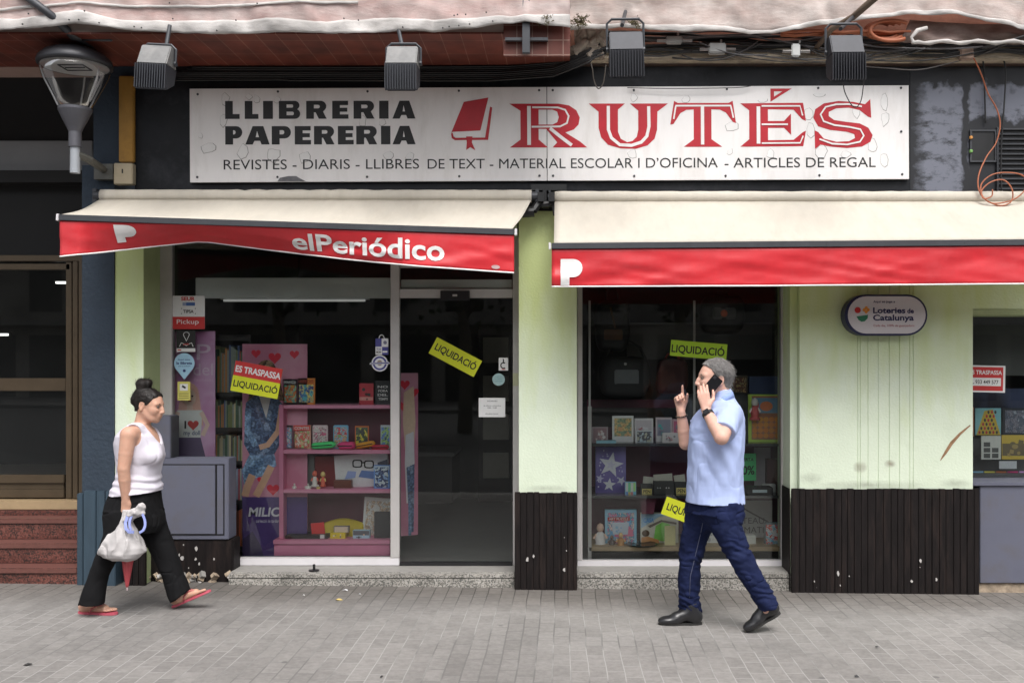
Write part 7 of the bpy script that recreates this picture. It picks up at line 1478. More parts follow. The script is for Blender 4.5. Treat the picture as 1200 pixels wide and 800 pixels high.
def basis(f, up=(0, 0, 1)):
    f = Vector(f).normalized(); up = Vector(up); s_ = up.cross(f).normalized(); w_ = f.cross(s_)
    return np.array([[f.x, s_.x, w_.x], [f.y, s_.y, w_.y], [f.z, s_.z, w_.z]])   # columns: forward, left, up
class Head:
    def __init__(s, c, f, up, sc): s.c = np.array(c); s.R = basis(f, up); s.sc = sc
    def w(s, u, l, h): return s.c+s.R @ (np.array((u, l, h))*s.sc)
    def build(s, vol, male=True):
        sc = s.sc; E = lambda c, r, k=.02, op='u': vol.ell(s.w(*c), np.array(r)*sc, s.R, k*sc, op)
        C = lambda a, b, ra, rb=None, k=.012, op='u': vol.cone(s.w(*a), s.w(*b), ra*sc, (rb or ra)*sc, k*sc, op)
        E((-.018, 0, .035), (.096, .074, .083)); E((.030, 0, .005), (.062, .064, .075), .03); E((.030, 0, -.045), (.056, .056, .06), .03)
        E((.038, 0, -.078), (.046, .046, .036), .03); E((.074, 0, -.100), (.020, .022, .018), .025)
        for q in (-1, 1):
            C((-.022, q*.05, -.045), (.055, q*.036, -.092), .016, .014, .03)           # jaw line
            E((.062, q*.038, -.028), (.026, .024, .026), .03)                            # cheek
            C((.080, q*.014, .024), (.070, q*.048, .022), .010, .010, .018)              # brow
        C((.083, 0, .020), (.101, 0, -.006), .0075, .0085, .014); C((.101, 0, -.006), (.111, 0, -.030), .0085, .0125, .012)
        for q in (-1, 1): E((.099, q*.012, -.036), (.012, .009, .0085), .008); E((.089, q*.032, .003), (.013, .017, .011), .012, 'sub')
        C((.092, -.016, -.0565), (.092, .016, -.0565), .0085, None, .010); C((.0905, -.014, -.0725), (.0905, .014, -.0725), .0090, None, .010)
        C((.103, -.02, -.0645), (.103, .02, -.0645), .0035, None, .004, 'sub')
        E((.078, 0, -.060), (.020, .030, .024), .02)
        for q in (-1, 1):
            E((-.024, q*.074, -.006), (.020, .010, .033), .008); E((-.020, q*.083, -.004), (.010, .006, .020), .006, 'sub'); E((-.020, q*.074, -.034), (.010, .008, .010), .008)
    def eyes(s, parent, brow_m):
        r = .0118*s.sc
        for q in (-1, 1):
            mb = MB(mat('eye_white', (.20, .16, .14), .3, .03, 30)); c = Vector(s.w(.079, q*.032, .003)); fv = Vector(s.R[:, 0]); mb.lathe([(r*math.cos(t), r*math.sin(t)) for t in np.linspace(-1.5, 1.5, 9)], c, fv, 14)
            mb.use(mat('iris_brown', (.02, .012, .008), .15, .1, 30)); mb.lathe([(r*.62, r*.80), (r*.4, r*.93), (r*.05, r*1.02)], c, fv, 12); mb.build('eye', parent, smooth=True)
            mb = MB(brow_m); mb.tube([s.w(.090, q*.014, .021), s.w(.088, q*.030, .027), s.w(.074, q*.048, .022)], [.0035*s.sc, .0042*s.sc, .002*s.sc], 6); mb.build('eyebrow', parent, smooth=True)
            mb = MB(brow_m); mb.tube([s.w(.0905, q*.022, .004), s.w(.0915, q*.031, .0085), s.w(.084, q*.043, .005)], [.0012, .0018, .0012], 5); mb.build('eyelash', parent, smooth=True)
        mb = MB(mat('lip_line', (.10, .03, .03), .5, .1, 30)); mb.tube([s.w(.088, -.022, -.0648), s.w(.0985, 0, -.0645), s.w(.088, .022, -.0648)], .0018*s.sc, 6); mb.build('mouth_line', parent, smooth=True)
    def hair(s, res, hl, name, parent, m, grow=.012, extra=None, amp=.003, seed=3, freq=70):
        sc = s.sc; vol = Vol(s.c-.19, s.c+.21, res)
        R, c = s.R, s.c
        def f(x, y, z):
            p = [(R[0][i]*(x-c[0])+R[1][i]*(y-c[1])+R[2][i]*(z-c[2]))/sc for i in range(3)]
            def el(q, r): k0 = np.sqrt(sum(((p[i]-q[i])/r[i])**2 for i in range(3))); k1 = np.sqrt(sum(((p[i]-q[i])/r[i]**2)**2 for i in range(3)))+1e-6; return k0*(k0-1)/k1
            a = el((-.018, 0, .035), (.096+grow, .074+grow*.8, .083+grow)); b = el((.030, 0, .005), (.062+grow*.6, .064+grow*.7, .075+grow*.6)); h = np.clip(.5+.5*(b-a)/.03, 0, 1); d = b*(1-h)+a*h-.03*h*(1-h)
            nk = el((-.055, 0, -.045), (.045+grow*.5, .052, .06)); h = np.clip(.5+.5*(nk-d)/.03, 0, 1); d = nk*(1-h)+d*h-.03*h*(1-h)
            n_ = vnoise([p[0].ravel()*sc, p[1].ravel()*sc, p[2].ravel()*sc], (freq*.45, freq, freq), seed).reshape(x.shape)
            d = d+amp*n_
            cut = (np.interp(p[0], [q[0] for q in hl], [q[1] for q in hl])+.006*n_)-p[2]
            ear = .022-np.sqrt((p[0]+.022)**2+(p[2]+.008)**2*.6)
            return np.maximum(np.maximum(d, cut*.8), np.where(np.abs(p[1]) > .05, ear, -1))*sc
        vol.fn(s.c-.18, s.c+.2, f)
        if extra: extra(vol)
        return vol_obj(vol, name, parent, m)
def hand(vol, W, d, n, s_, curls, sc=1., thumb=(.5, .6), spread=.0, tb=(0.2, .25), lens=(.072, .080, .074, .058)):
    """W wrist, d towards the fingers, n palm normal, s_ thumb side; curls: three bend angles per finger (index to little)"""
    W = Vector(W); d = Vector(d).normalized(); n = Vector(n); n = (n-d*n.dot(d)).normalized(); sg = Vector(s_); s_ = (sg-d*sg.dot(d)-n*sg.dot(n)).normalized(); k = sc
    offs = (.030, .0105, -.009, -.027); klen = (.090, .094, .090, .082)
    tips = []
    for i in range(4):
        base = W+s_*offs[i]*.55*k+d*.01*k; kn = W+d*klen[i]*k+s_*offs[i]*k; vol.cone(base, kn, .0155*k, .0115*k, .014)
        p = kn; ang = 0.; sp = s_*(offs[i]*spread*8)
        for j, fr in enumerate((.45, .31, .24)):
            ang += curls[i][j]; dv = (d*math.cos(ang)+n*math.sin(ang)+sp*math.cos(ang)).normalized(); q = p+dv*lens[i]*fr*1.05*k; vol.cone(p, q, (.0098, .0090, .0082)[j]*k, (.0090, .0082, .0070)[j]*k, .004); p = q
        tips.append(p)
    a = W+d*.022*k+s_*.022*k; b = a+(d*thumb[1]+s_*thumb[0]+n*tb[0]).normalized()*.045*k; c = b+(d*(thumb[1]+.5)+s_*thumb[0]*.4+n*tb[1]).normalized()*.033*k; e = c+(d*(thumb[1]+.7)+s_*thumb[0]*.1+n*tb[1]*1.4).normalized()*.026*k
    vol.cone(a, b, .017*k, .0115*k, .014); vol.cone(b, c, .011*k, .0098*k, .006); vol.cone(c, e, .0098*k, .0078*k, .005)
    return tips
def T_(px, py, y): return np.array(P(px, py, y))

def skin(name, col): 
    m = mat(name, col, .55, .07, 22, bump=.08, bscale=220, stain=[col[0]*.95, col[1]*.80, col[2]*.76], stain_amt=.3, stain_scale=20)
    b = m.node_tree.nodes['Principled BSDF']; b.inputs['Subsurface Weight'].default_value = .12; b.inputs['Subsurface Radius'].default_value = (.012, .005, .003); b.inputs['Subsurface Scale'].default_value = 1.0
    return m
def cloth(name, col, rough=.85, var=.08, weave=900, stain=None):
    m = mat(name, col, rough, var, 9, bump=.10, bscale=weave/5, stain=stain, stain_amt=.35, stain_scale=5)
    m.node_tree.nodes['Principled BSDF'].inputs['Specular IOR Level'].default_value = .12
    return m

# ================================================================ the man
yM = -1.03
MAN = thing('person', 'grey haired man in a pale blue polo shirt and jeans walking left, phone at ear', 'person', (X(838, yM), yM, gz(1.0)))
sk_m = skin('man_skin', (.62, .37, .29)); res = .0048
hd = Head(T_(837, 443.5, yM), (-1, -.10, .0), (0, 0, 1), 1.05)
vol = Vol(T_(768, 742, yM)-np.array((.05, .55, .02)), T_(920, 412, yM)+np.array((.05, .40, .03)), res)
vol.loft([(505, 815, 868, yM, .15), (540, 812, 866, yM, .16), (582, 814, 864, yM, .145), (598, 814, 862, yM, .13)], .02)      # trunk under the shirt
hd.build(vol)
vol.cone(hd.w(-.035, 0, -.05), T_(850, 476, yM), .058, .066, .03)
# legs under the jeans
vol.cone(T_(820, 606, -.96), T_(809, 655, -.95), .058, .044, .02); vol.cone(T_(809, 655, -.95), T_(809, 722, -.94), .044, .034, .02); vol.cone(T_(852, 606, -1.11), T_(869, 655, -1.13), .058, .044, .02); vol.cone(T_(869, 655, -1.13), T_(897, 712, -1.15), .044, .034, .02)
vol.cone(T_(809, 722, -.94), T_(790, 727, -.94), .03, .025, .02); vol.cone(T_(898, 714, -1.15), T_(884, 729, -1.15), .03, .025, .02)
# near (left) arm: shoulder, elbow towards the viewer, hand at the cheek
Es = T_(845.5, 512.5, -1.34); Ws = T_(827.5, 481, -1.20)
vol.cone(T_(857, 486, -1.17), Es, .052, .045, .006); vol.cone(Es, Es*.55+Ws*.45, .045, .042, .006); vol.cone(Es*.55+Ws*.45, Ws, .042, .030, .004)
ph_c = T_(834.5, 451.5, -1.135)
tips = hand(vol, Ws+np.array((0, .0, .012)), np.array(T_(822, 455, -1.175))-Ws, (.25, .95, 0), (1, .1, .2), ((.25, .50, .35), (.22, .50, .35), (.20, .52, .40), (.25, .55, .45)), 1.02, thumb=(.62, .55), tb=(.35, .2))
# far (right) arm with a raised forefinger
Ef = T_(803.5, 519, -.86); Wf = T_(798, 482.5, -.90)
vol.cone(T_(836, 488, -.87), Ef, .05, .044, .006); vol.cone(Ef, Ef*.6+Wf*.4, .044, .041, .006); vol.cone(Ef*.6+Wf*.4, Wf, .041, .028, .004)
hand(vol, Wf+np.array((0, 0, .012)), (-.16, -.05, 1), (.25, -.97, 0), (1, .3, 0), ((.15, .15, .10), (1.15, 1.5, .9), (1.2, 1.5, .9), (1.25, 1.5, .9)), .98, thumb=(.35, .75), tb=(.55, .75))
vol_obj(vol, 'body', MAN, sk_m)
gm_ = mat('grey_hair', (.17, .162, .158), .7, .35, 40, bump=.6, bscale=90, stretch=(1, 1, .5), stain=(.34, .33, .32), stain_amt=.7, stain_scale=9)
hd.eyes(MAN, mat('grey_brow', (.10, .085, .075), .7, .2, 40))
hd.hair(.0042, [(-.13, -.085), (-.06, -.078), (-.045, -.03), (-.012, -.018), (.008, -.012), (.018, .035), (.045, .070), (.068, .088), (.09, .098), (.1, .105)], 'hair', MAN, gm_, .010, lambda v: (v.noise(.003, (30, 30, 30), 9), v.noise(.0025, (80, 80, 45), 10)), .003, 5, 60)
strands(bpy.data.objects['hair'], 3600, .034, .0013, lambda p: Vector(-hd.R[:, 0])*.8+V3((0, 0, -.45)), .004, 2)
# polo shirt
sh = cloth('pale_blue_pique', (.40, .48, .74), .85, .06); vol = Vol(T_(800, 596, yM)-np.array((.05, .42, .02)), T_(880, 455, yM)+np.array((.05, .36, .03)), .0048)
vol.loft([(468, 836, 860, yM, .075), (474, 829, 866, yM, .145), (481, 821, 870, yM, .182), (490, 813, 872.5, yM, .198), (500, 809.5, 873, yM, .20), (515, 808.5, 872, yM, .20), (530, 807, 871, yM, .198), (548, 806, 870.5, yM, .196), (566, 805.5, 870, yM, .194), (578, 804.5, 870.5, yM, .198), (588, 803.5, 871.5, yM, .205)], .02, 2.25)
vol.cone(T_(856, 484, -1.165), T_(847.5, 505, -1.285), .077, .074, .03, flat=True); vol.cone(T_(838, 486, -.88), T_(814, 502, -.865), .070, .066, .03, flat=True)
vol.cone(T_(849, 473, yM), hd.w(-.04, 0, -.075), .078, .070, .015, flat=True)
vol.cone(T_(836, 476, yM), T_(824, 455, yM), .02, .055, .012, op='sub')
vol.noise(.010, (7, 9, 5), 11); vol.noise(.007, (15, 15, 8), 12); vol.noise(.003, (40, 40, 20), 13)
c = T_(838, 515, yM-.15); sl, x, y, z = vol.reg(c-np.array((.3, .2, .42)), c+np.array((.3, .15, .2)), 0); wgt = np.exp(-((x-c[0])/.12)**2-((z-c[2]+.08)/.17)**2)*np.clip((yM-y)/.1, 0, 1)
vol.V[sl] += (.006*wgt*np.sin((z-c[2])*42+(x-c[0])*58+2.5*vnoise([x.ravel(), y.ravel(), z.ravel()], (7, 7, 7), 4).reshape(x.shape))).astype(np.float32)
# hanging folds from the bent elbow and the belly
vol.fn((X(800, yM), yM-.3, Z(586, yM)), (X(876, yM), yM+.2, Z(480, yM)), lambda x, y, z: np.full_like(x, 1.), .001)
vol.crease(.006, (6, 6, 4.5), 14); vol.crease(.003, (10, 10, 6), 16)
vol.half((0, 0, Z(582.5, yM)), (-.03, 0, -1))
vol_obj(vol, 'polo_shirt', MAN, sh)
mb = MB(cloth('collar_knit', (.27, .36, .62))); cpt = [T_(847+10.5*math.cos(a), 467.5-6.5*math.cos(a), yM-.070*math.sin(a)) for a in np.linspace(-2.75, 2.75, 26)]
vs = []; fs = []
for i, p in enumerate(cpt):
    o_ = np.array((p[0]-X(848.5, yM), p[1]-yM, 0)); o_ /= np.linalg.norm(o_)+1e-6
    for r_, dz in ((-.002, .018), (.006, .016), (.020, -.020), (.012, -.024)): vs.append(p+o_*r_+np.array((0, 0, dz)))
for i in range(len(cpt)-1):
    for j in range(4): fs.append((i*4+j, i*4+(j+1) % 4, (i+1)*4+(j+1) % 4, (i+1)*4+j))
fs += [(0, 1, 2, 3), tuple((len(cpt)-1)*4+k for k in (3, 2, 1, 0))]
mb.add(vs, fs); mb.build('collar', MAN, smooth=True)
mb = MB(mat('pocket_seam', (.20, .27, .46), .9, .1, 20)); mb.tube([P(822, 515.5, -1.238), P(827, 516.6, -1.243), P(832, 517, -1.244)], .0018, 5); mb.build('pocket_seam', MAN)
# jeans
jm = cloth('dark_denim', (.010, .015, .050), .8, .3, 700, stain=(.026, .036, .090)); vol = Vol(T_(790, 722, yM)-np.array((.03, .26, .02)), T_(914, 572, yM)+np.array((.03, .26, .02)), .0048)
vol.loft([(574, 810, 866, yM, .160), (582, 809, 866, yM, .165), (592, 806.5, 867.5, yM, .174), (599, 804, 870.5, yM, .180)], .03, 2.3)
vol.cone(T_(826, 602, -.99), T_(846, 602, -1.08), .10, .10, .05)
vol.loft([(588, 805, 852, -.95, .105), (602, 802.5, 845, -.95, .102), (619, 799, 834, -.95, .096), (634, 796.5, 829, -.95, .088), (656, 795, 822.5, -.95, .080), (675, 795, 821.5, -.945, .076), (700, 795, 820.5, -.94, .074), (719, 796, 821.5, -.94, .076)], .045, 2.1)
vol.loft([(588, 824, 870.5, -1.115, .105), (602, 828, 871.5, -1.12, .102), (619, 832.5, 871.5, -1.12, .096), (637, 841, 876, -1.125, .088), (656, 852, 886.5, -1.13, .080), (675, 864, 896, -1.14, .076), (690, 874.5, 904, -1.145, .074), (703, 883.5, 910.5, -1.15, .075), (726, 897, 922, -1.15, .074)], .045, 2.1)
vol.half(T_(893, 714.5, -1.15), (.42, 0, -1), T_(872, 730, -1.25), T_(930, 660, -1.04)+np.array((0, .02, 0)))
vol.noise(.008, (9, 9, 11), 21); vol.noise(.005, (22, 22, 26), 22); vol.noise(.002, (50, 50, 60), 23); vol.crease(.010, (7, 7, 11), 24); vol.crease(.008, (12, 12, 20), 25)
def folds(x, y, z): return np.zeros_like(x)
# crumples at the hems and behind the knee
for (px, py, yy, L_) in ((808, 700, -.94, .10), (898, 697, -1.15, .10), (812, 652, -.95, .07), (862, 640, -1.13, .07)):
    c = T_(px, py, yy); sl, x, y, z = vol.reg(c-.1, c+.1, 0); wgt = np.exp(-((x-c[0])**2+(y-c[1])**2)/.012-((z-c[2])/L_)**2)
    vol.V[sl] += (.0065*wgt*np.sin((z-c[2])*150+(x-c[0])*45+4*vnoise([x.ravel(), y.ravel(), z.ravel()], (14, 14, 14), 7).reshape(x.shape))).astype(np.float32)
vol_obj(vol, 'jeans', MAN, jm)
mb = MB(mat('denim_seam', (.10, .11, .17), .8, .1, 30)); Q = [(829, 585, -1.205), (826, 600, -1.13), (821, 625, -1.045), (815, 650, -1.032), (809, 675, -1.024), (808, 700, -1.018)]
mb.tube([P(*q) for q in Q], .0022, 5); mb.build('seam', MAN, smooth=True)
# shoes
lm_ = mat('black_leather', (.014, .014, .016), .32, .2, 14, bump=.08, bscale=50, coat=.2); so_ = mat('shoe_sole', (.02, .019, .018), .7, .1, 10)
def shoe(heel, toe, up, w_, name_seed):
    heel = np.array(heel); toe = np.array(toe); d = toe-heel; L = np.linalg.norm(d); d /= L; u = np.array(up)-d*np.dot(up, d); u /= np.linalg.norm(u); s_ = np.cross(u, d); R = np.stack([d, s_, u], 1)
    vol = Vol(np.minimum(heel, toe)-.09, np.maximum(heel, toe)+.16, .004)
    A = lambda a, b, c: heel+d*a*L+s_*b+u*c
    vol.ell(A(.17, 0, .045), (.052, .036, .044), R); vol.cone(A(.15, 0, .055), A(.24, 0, .135), .040, .044, .03, flat=True); vol.cone(A(.25, 0, .072), A(.58, .004, .046), .042, .038, .03); vol.ell(A(.72, .002, .026), (.075, .046, .030), R, .03); vol.ell(A(.86, 0, .022), (.045, .040, .024), R, .02)
    vol.half(A(0, 0, .006), -u); o = vol_obj(vol, 'shoe', MAN, lm_)
    pts = []
    for t in np.linspace(0, 2*math.pi, 29)[:-1]:
        c_ = math.cos(t); a = .5+.52*c_; wd_ = (.040+.011*max(0, c_))*math.sin(t)*(1-.25*math.exp(-((a-.42)/.14)**2)); pts.append((a, wd_))
    mb = MB(so_); n_ = len(pts); mb.add([A(a, b, h) for h in (-.004, .012) for a, b in pts], [tuple(range(n_))[::-1], tuple(range(n_, 2*n_))]+[(i, (i+1) % n_, (i+1) % n_+n_, i+n_) for i in range(n_)]); mb.build('sole', o)
    mb = MB(so_); mb.tube([A(.50, -.035, .040), A(.56, -.02, .062), A(.57, 0, .068), A(.56, .02, .062), A(.50, .035, .040)], .0022, 5); mb.build('vamp_seam', o)
y1 = ground_y(797, 731); shoe((X(822, y1), y1, gz(.9)+.004), (X(772, y1), y1-.01, gz(.9)+.004), (0, 0, 1), .1, 1)
y2 = ground_y(880, 739.5); shoe(np.array((X(914, y2), y2+.0, gz(1.2)+.118)), np.array((X(874.5, y2), y2-.02, gz(1.2)+.006)), (-.3, 0, 1), .1, 2)
# watch and bracelet, earbud
def band(a, b, t, r, m, name, parent, w_=.012, seg=24):
    c = np.array(a)*(1-t)+np.array(b)*t; ax = Vector(np.array(b)-np.array(a)).normalized(); mb = MB(m); mb.lathe([(r-.001, -w_), (r+.003, -w_), (r+.003, w_), (r-.001, w_)], c, ax, seg, cap=False); return mb, c, ax
mb, c, ax = band(Es, Ws, .86, .0355, M['black'], 'wrist_watch', MAN); v_ = Vector((-.25, -1, .1)); v_ = (v_-ax*v_.dot(ax)).normalized(); mb.obox(Vector(c)+v_*.037, (ax, ax.cross(v_), v_), (.019, .019, .005), M['black']); mb.use(mat('watch_glass', (.01, .01, .012), .08)); mb.obox(Vector(c)+v_*.0432, (ax, ax.cross(v_), v_), (.016, .016, .0015)); mb.build('wrist_watch', MAN, bevel=.002)
c = Ef*.12+Wf*.88; ax = Vector(Wf-Ef).normalized(); u1 = ax.orthogonal().normalized(); u2 = ax.cross(u1); mb = MB(mat('bead_dark', (.03, .02, .016), .4, .3, 30))
for i in range(18):
    a = 2*math.pi*i/18; p = Vector(c)+(u1*math.cos(a)+u2*math.sin(a))*.0355; mb.lathe([(.001, -.006), (.0055, -.003), (.0055, .003), (.001, .006)], p, (u2*math.cos(a)-u1*math.sin(a)), 6)
mb.build('bead_bracelet', MAN)
mb = MB(flat((.72, .72, .72))); ep = Vector(hd.w(-.012, .086, -.012)); mb.lathe([(.002, -.006), (.007, -.003), (.007, .004), (.002, .007)], ep, (0, -1, 0), 10); mb.tube([ep+V3((0, -.004, 0)), ep+V3((-.006, -.006, -.02))], .003, 6); mb.build('earbud', MAN, smooth=True)
# phone
ph = thing('mobile_phone', 'black mobile phone held to the cheek of the man', 'phone', ph_c)
a1 = (Vector(T_(841, 443.5, -1.135))-Vector(T_(828, 459, -1.135))).normalized(); n1_ = V3((.10, -1, .06)); n1_ = (n1_-a1*n1_.dot(a1)).normalized(); b1_ = a1.cross(n1_)
MB(mat('phone_back', (.010, .010, .012), .22, .1, 8)).obox(ph_c, (a1, b1_, n1_), (.066, .037, .0045)).build('body', ph, bevel=.004)
mb = MB(mat('lens_dark', (.03, .03, .035), .1)); mb.obox(Vector(ph_c)+a1*.048-b1_*.02+n1_*.005, (a1, b1_, n1_), (.010, .010, .0012)); mb.lathe([(.006, 0), (.005, .002)], Vector(ph_c)+a1*.048-b1_*.02+n1_*.0062, n1_, 10); mb.build('camera', ph)

# ================================================================ the woman
yW = -.82
WOM = thing('person', 'dark haired woman with a bun in white tank top and black trousers walking right', 'person', (X(158, yW), yW, gz(-2.8)))
sk_w = skin('woman_skin', (.55, .315, .225)); 
hw_ = Head(T_(175.5, 474.5, yW), (1, -.10, -.20), (0, 0, 1), .915)
vol = Vol(T_(88, 726, yW)-np.array((.03, .40, .03)), T_(252, 436, yW)+np.array((.05, .36, .02)), .0048)
TR = [(497, 154, 173, yW, .07), (503, 146, 179, yW, .13), (510, 140.5, 183, yW, .155), (519, 138, 186.5, yW, .150), (527, 138, 188.5, yW, .145), (534, 138, 189, yW, .142), (543, 138.5, 187, yW, .135), (553, 139, 185.5, yW, .132), (564, 137, 185.5, yW, .142), (575, 138, 183, yW, .14), (588, 136, 180, yW, .13)]
vol.loft(TR, .02, 2.15)
hw_.build(vol, False)
vol.cone(hw_.w(-.030, 0, -.05), T_(164.5, 505, yW), .046, .050, .03); vol.cone(T_(162, 503, yW-.10), T_(152, 508, yW-.16), .03, .04, .03)
S_ = T_(150.5, 510, -.985); E_ = T_(145, 549, -1.01); Wr = T_(147.5, 586, -.985)
vol.ell(S_, (.052, .047, .054), None, .03); vol.cone(S_, S_*.45+E_*.55, .050, .045, .006); vol.cone(S_*.45+E_*.55, E_, .045, .0385, .004); vol.cone(E_, E_*.65+Wr*.35, .0385, .0375, .004); vol.cone(E_*.65+Wr*.35, Wr, .0375, .0255, .004)
hand(vol, Wr+np.array((0, 0, -.005)), (.02, 0, -1), (-.25, .95, 0), (1, .2, 0), ((.7, 1.3, .8), (.75, 1.35, .8), (.8, 1.35, .8), (.85, 1.35, .8)), .88, thumb=(.30, .8), tb=(.6, .6))
S2 = T_(160, 510, -.665); E2 = T_(163, 548, -.64); W2_ = T_(166, 584, -.66)
vol.ell(S2, (.05, .045, .052), None, .03); vol.cone(S2, E2, .045, .036, .02); vol.cone(E2, W2_, .036, .024, .02); hand(vol, W2_, (.1, 0, -1), (.2, -.95, 0), (1, .2, 0), ((.3, .4, .3),)*4, .86, thumb=(.3, .8))
# legs and feet
vol.cone(T_(145, 615, -.90), T_(125, 655, -.91), .06, .042, .02); vol.cone(T_(125, 655, -.91), T_(106, 706, -.92), .042, .033, .02); vol.cone(T_(168, 610, -.73), T_(192, 655, -.72), .06, .042, .02); vol.cone(T_(192, 655, -.72), T_(209, 700, -.71), .042, .033, .02)
def foot(vol, heel, toe, up, side, ankle):
    heel = np.array(heel); toe = np.array(toe); d = toe-heel; L = np.linalg.norm(d); d /= L; u = np.array(up)-d*np.dot(up, d); u /= np.linalg.norm(u); s_ = np.cross(u, d); A = lambda a, b, c: heel+d*a*L+s_*b+u*c
    vol.ell(A(.10, 0, .024), (.028, .026, .024), np.stack([d, s_, u], 1), .02); vol.cone(A(.16, 0, .045), A(.70, .004*side, .020), .034, .020, .03); vol.cone(A(.1, 0, .022), A(.68, -.012*side, .016), .022, .018, .02); vol.cone(A(.1, 0, .022), A(.70, .018*side, .017), .022, .017, .02)
    vol.cone(np.array(ankle), A(.14, 0, .04), .032, .031, .03)
    for i, (b, a0, a1_, r) in enumerate(((.024, .74, .97, .0115), (.010, .76, .96, .0085), (-.003, .75, .92, .008), (-.015, .73, .87, .0075), (-.026, .70, .81, .007))): vol.cone(A(a0, b*side, .014), A(a1_, b*side*1.05, .011), r, r*.9, .004)
    return A, d, s_, u, L
yr = ground_y(114, 718.5); zr = gz(X(114, yr)); fr1 = foot(vol, (X(94.5, yr), yr, zr+.018), (X(136.5, yr), yr-.02, zr+.016), (0, 0, 1), 1, T_(105, 702, -.92))
yf_ = ground_y(204, 712); zf = gz(X(204, yf_)); dz_ = .105; fr2 = foot(vol, (X(203.5, yf_), yf_, zf+.022), (X(244, yf_), yf_-.01, zf+.020+dz_), (-.4, 0, 1), -1, T_(209.5, 698, -.71))
vol_obj(vol, 'body', WOM, sk_w)
bk_h = mat('black_hair', (.012, .009, .008), .5, .4, 40, bump=.35, bscale=70, stretch=(1, 1, .5), spec=.35)
hw_.eyes(WOM, mat('black_brow', (.015, .010, .008), .6, .2, 40))
def bun(v):
    c = T_(169, 450.5, yW); v.ell(c, (.047, .046, .040), None, .012); v.ell(T_(165, 449.5, yW), (.034, .038, .032), None, .01); v.ell(T_(173.5, 449, yW-.01), (.030, .034, .03), None, .01); v.cone(T_(161, 468, yW), T_(167, 457, yW), .045, .036, .025)
    v.noise(.004, (30, 50, 50), 5); v.noise(.0015, (90, 90, 90), 6)
    v.cone(hw_.w(-.085, .02, -.055), hw_.w(-.082, .025, -.10), .006, .002, .006); v.cone(hw_.w(-.078, .03, -.05), hw_.w(-.062, .035, -.10), .004, .002, .004)
hw_.hair(.0042, [(-.13, -.065), (-.07, -.062), (-.045, -.030), (-.01, -.004), (.012, -.002), (.028, .022), (.05, .058), (.075, .088), (.1, .10)], 'hair', WOM, bk_h, .009, bun, .002, 8, 80)
bc = Vector(T_(169, 450, yW))
strands(bpy.data.objects['hair.001'], 1800, .035, .0010, lambda p: (bc-p) if (bc-p).length > .075 else (bc-p).cross(V3((.3, 1, .2)))*1., .0025, 3)
mb = MB(flat((.42, .30, .12), .3)); mb.lathe([(.001, 0), (.0045, .002), (.001, .004)], Vector(hw_.w(-.020, -.086, -.040)), (0, -1, 0), 8); mb.build('earring', WOM)
# tank top
tk = cloth('white_ribbed_cotton', (.62, .59, .66), .9, .05); vol = Vol(T_(128, 582, yW)-np.array((.03, .24, .02)), T_(196, 490, yW)+np.array((.03, .24, .02)), .0045)
vol.loft([(r_[0], r_[1]-.3, r_[2]+.6, r_[3], r_[4]) for r_ in TR[:-2]]+[(574, 133, 187.5, yW, .170), (579, 131.5, 188.5, yW, .178)], .02, 2.15, grow=.007)
vol.ell(T_(179, 534, yW-.075), (.062, .060, .060), None, .04); vol.ell(T_(179, 534, yW+.075), (.062, .060, .060), None, .04)
# neckline and armholes
for sg in (-1, 1): vol.cone(T_(162, 503, yW+sg*.10), T_(152, 508, yW+sg*.16), .037, .047, .03); vol.cone(T_(164, 502, yW+sg*.06), T_(158, 502, yW+sg*.12), .036, .036, .02)
vol.ell(T_(186, 500, yW), (.115, .066, .120), None, .004, 'sub'); vol.ell(T_(164, 494, yW), (.085, .072, .065), None, .004, 'sub')
for sg in (-1, 1): vol.ell(T_(151, 510, yW+sg*.195), (.080, .088, .088), None, .004, 'sub')
vol.noise(.006, (9, 9, 6), 31); vol.noise(.0035, (20, 20, 12), 32); vol.crease(.006, (7, 7, 6), 34)
c = T_(162, 566, yW); sl, x, y, z = vol.reg(c-np.array((.2, .25, .12)), c+np.array((.2, .25, .10)), 0); wgt = np.exp(-((z-c[2])/.055)**2); vol.V[sl] += (.006*wgt*np.sin((z-c[2])*120+x*16+3*vnoise([x.ravel(), y.ravel(), z.ravel()], (9, 9, 6), 3).reshape(x.shape))).astype(np.float32)
vol.half(T_(160, 577, yW), (.10, 0, -1))
vol_obj(vol, 'tank_top', WOM, tk)
# trousers
tm = cloth('black_jersey', (.010, .010, .011), .9, .15); vol = Vol(T_(90, 716, yW)-np.array((.03, .28, .02)), T_(228, 564, yW)+np.array((.03, .28, .02)), .0048)
vol.loft([(567, 135.5, 186, yW, .150), (574, 132.5, 186.5, yW, .163), (582, 128.5, 187, yW, .172), (592, 125, 188, yW, .178), (604, 123.5, 190, yW, .178), (614, 124, 190, yW, .170), (622, 126, 186, yW, .155)], .02, 2.2)
vol.loft([(598, 123.5, 165, -.90, .098), (612, 123, 162, -.90, .096), (624, 122, 157, -.90, .092), (638, 118, 148, -.905, .086), (653, 111.5, 137, -.91, .080), (675, 103, 127, -.915, .076), (692, 97, 123.5, -.92, .078), (707, 93, 121.5, -.92, .084)], .025, 2.1)
vol.loft([(598, 150, 190, -.74, .098), (612, 156, 195, -.735, .096), (626, 163.5, 200, -.73, .092), (641, 173, 205, -.725, .084), (656, 181, 209.5, -.72, .078), (675, 191, 215.5, -.715, .076), (690, 196.5, 221.5, -.71, .078), (709, 201, 228, -.71, .084)], .025, 2.1)
vol.half(T_(211, 699, -.71), (.62, 0, -.80), T_(186, 716, -.83), T_(235, 640, -.58)); vol.half(T_(108, 707, -.92), (-.12, 0, -1), T_(86, 716, -1.05), T_(132, 660, -.78))
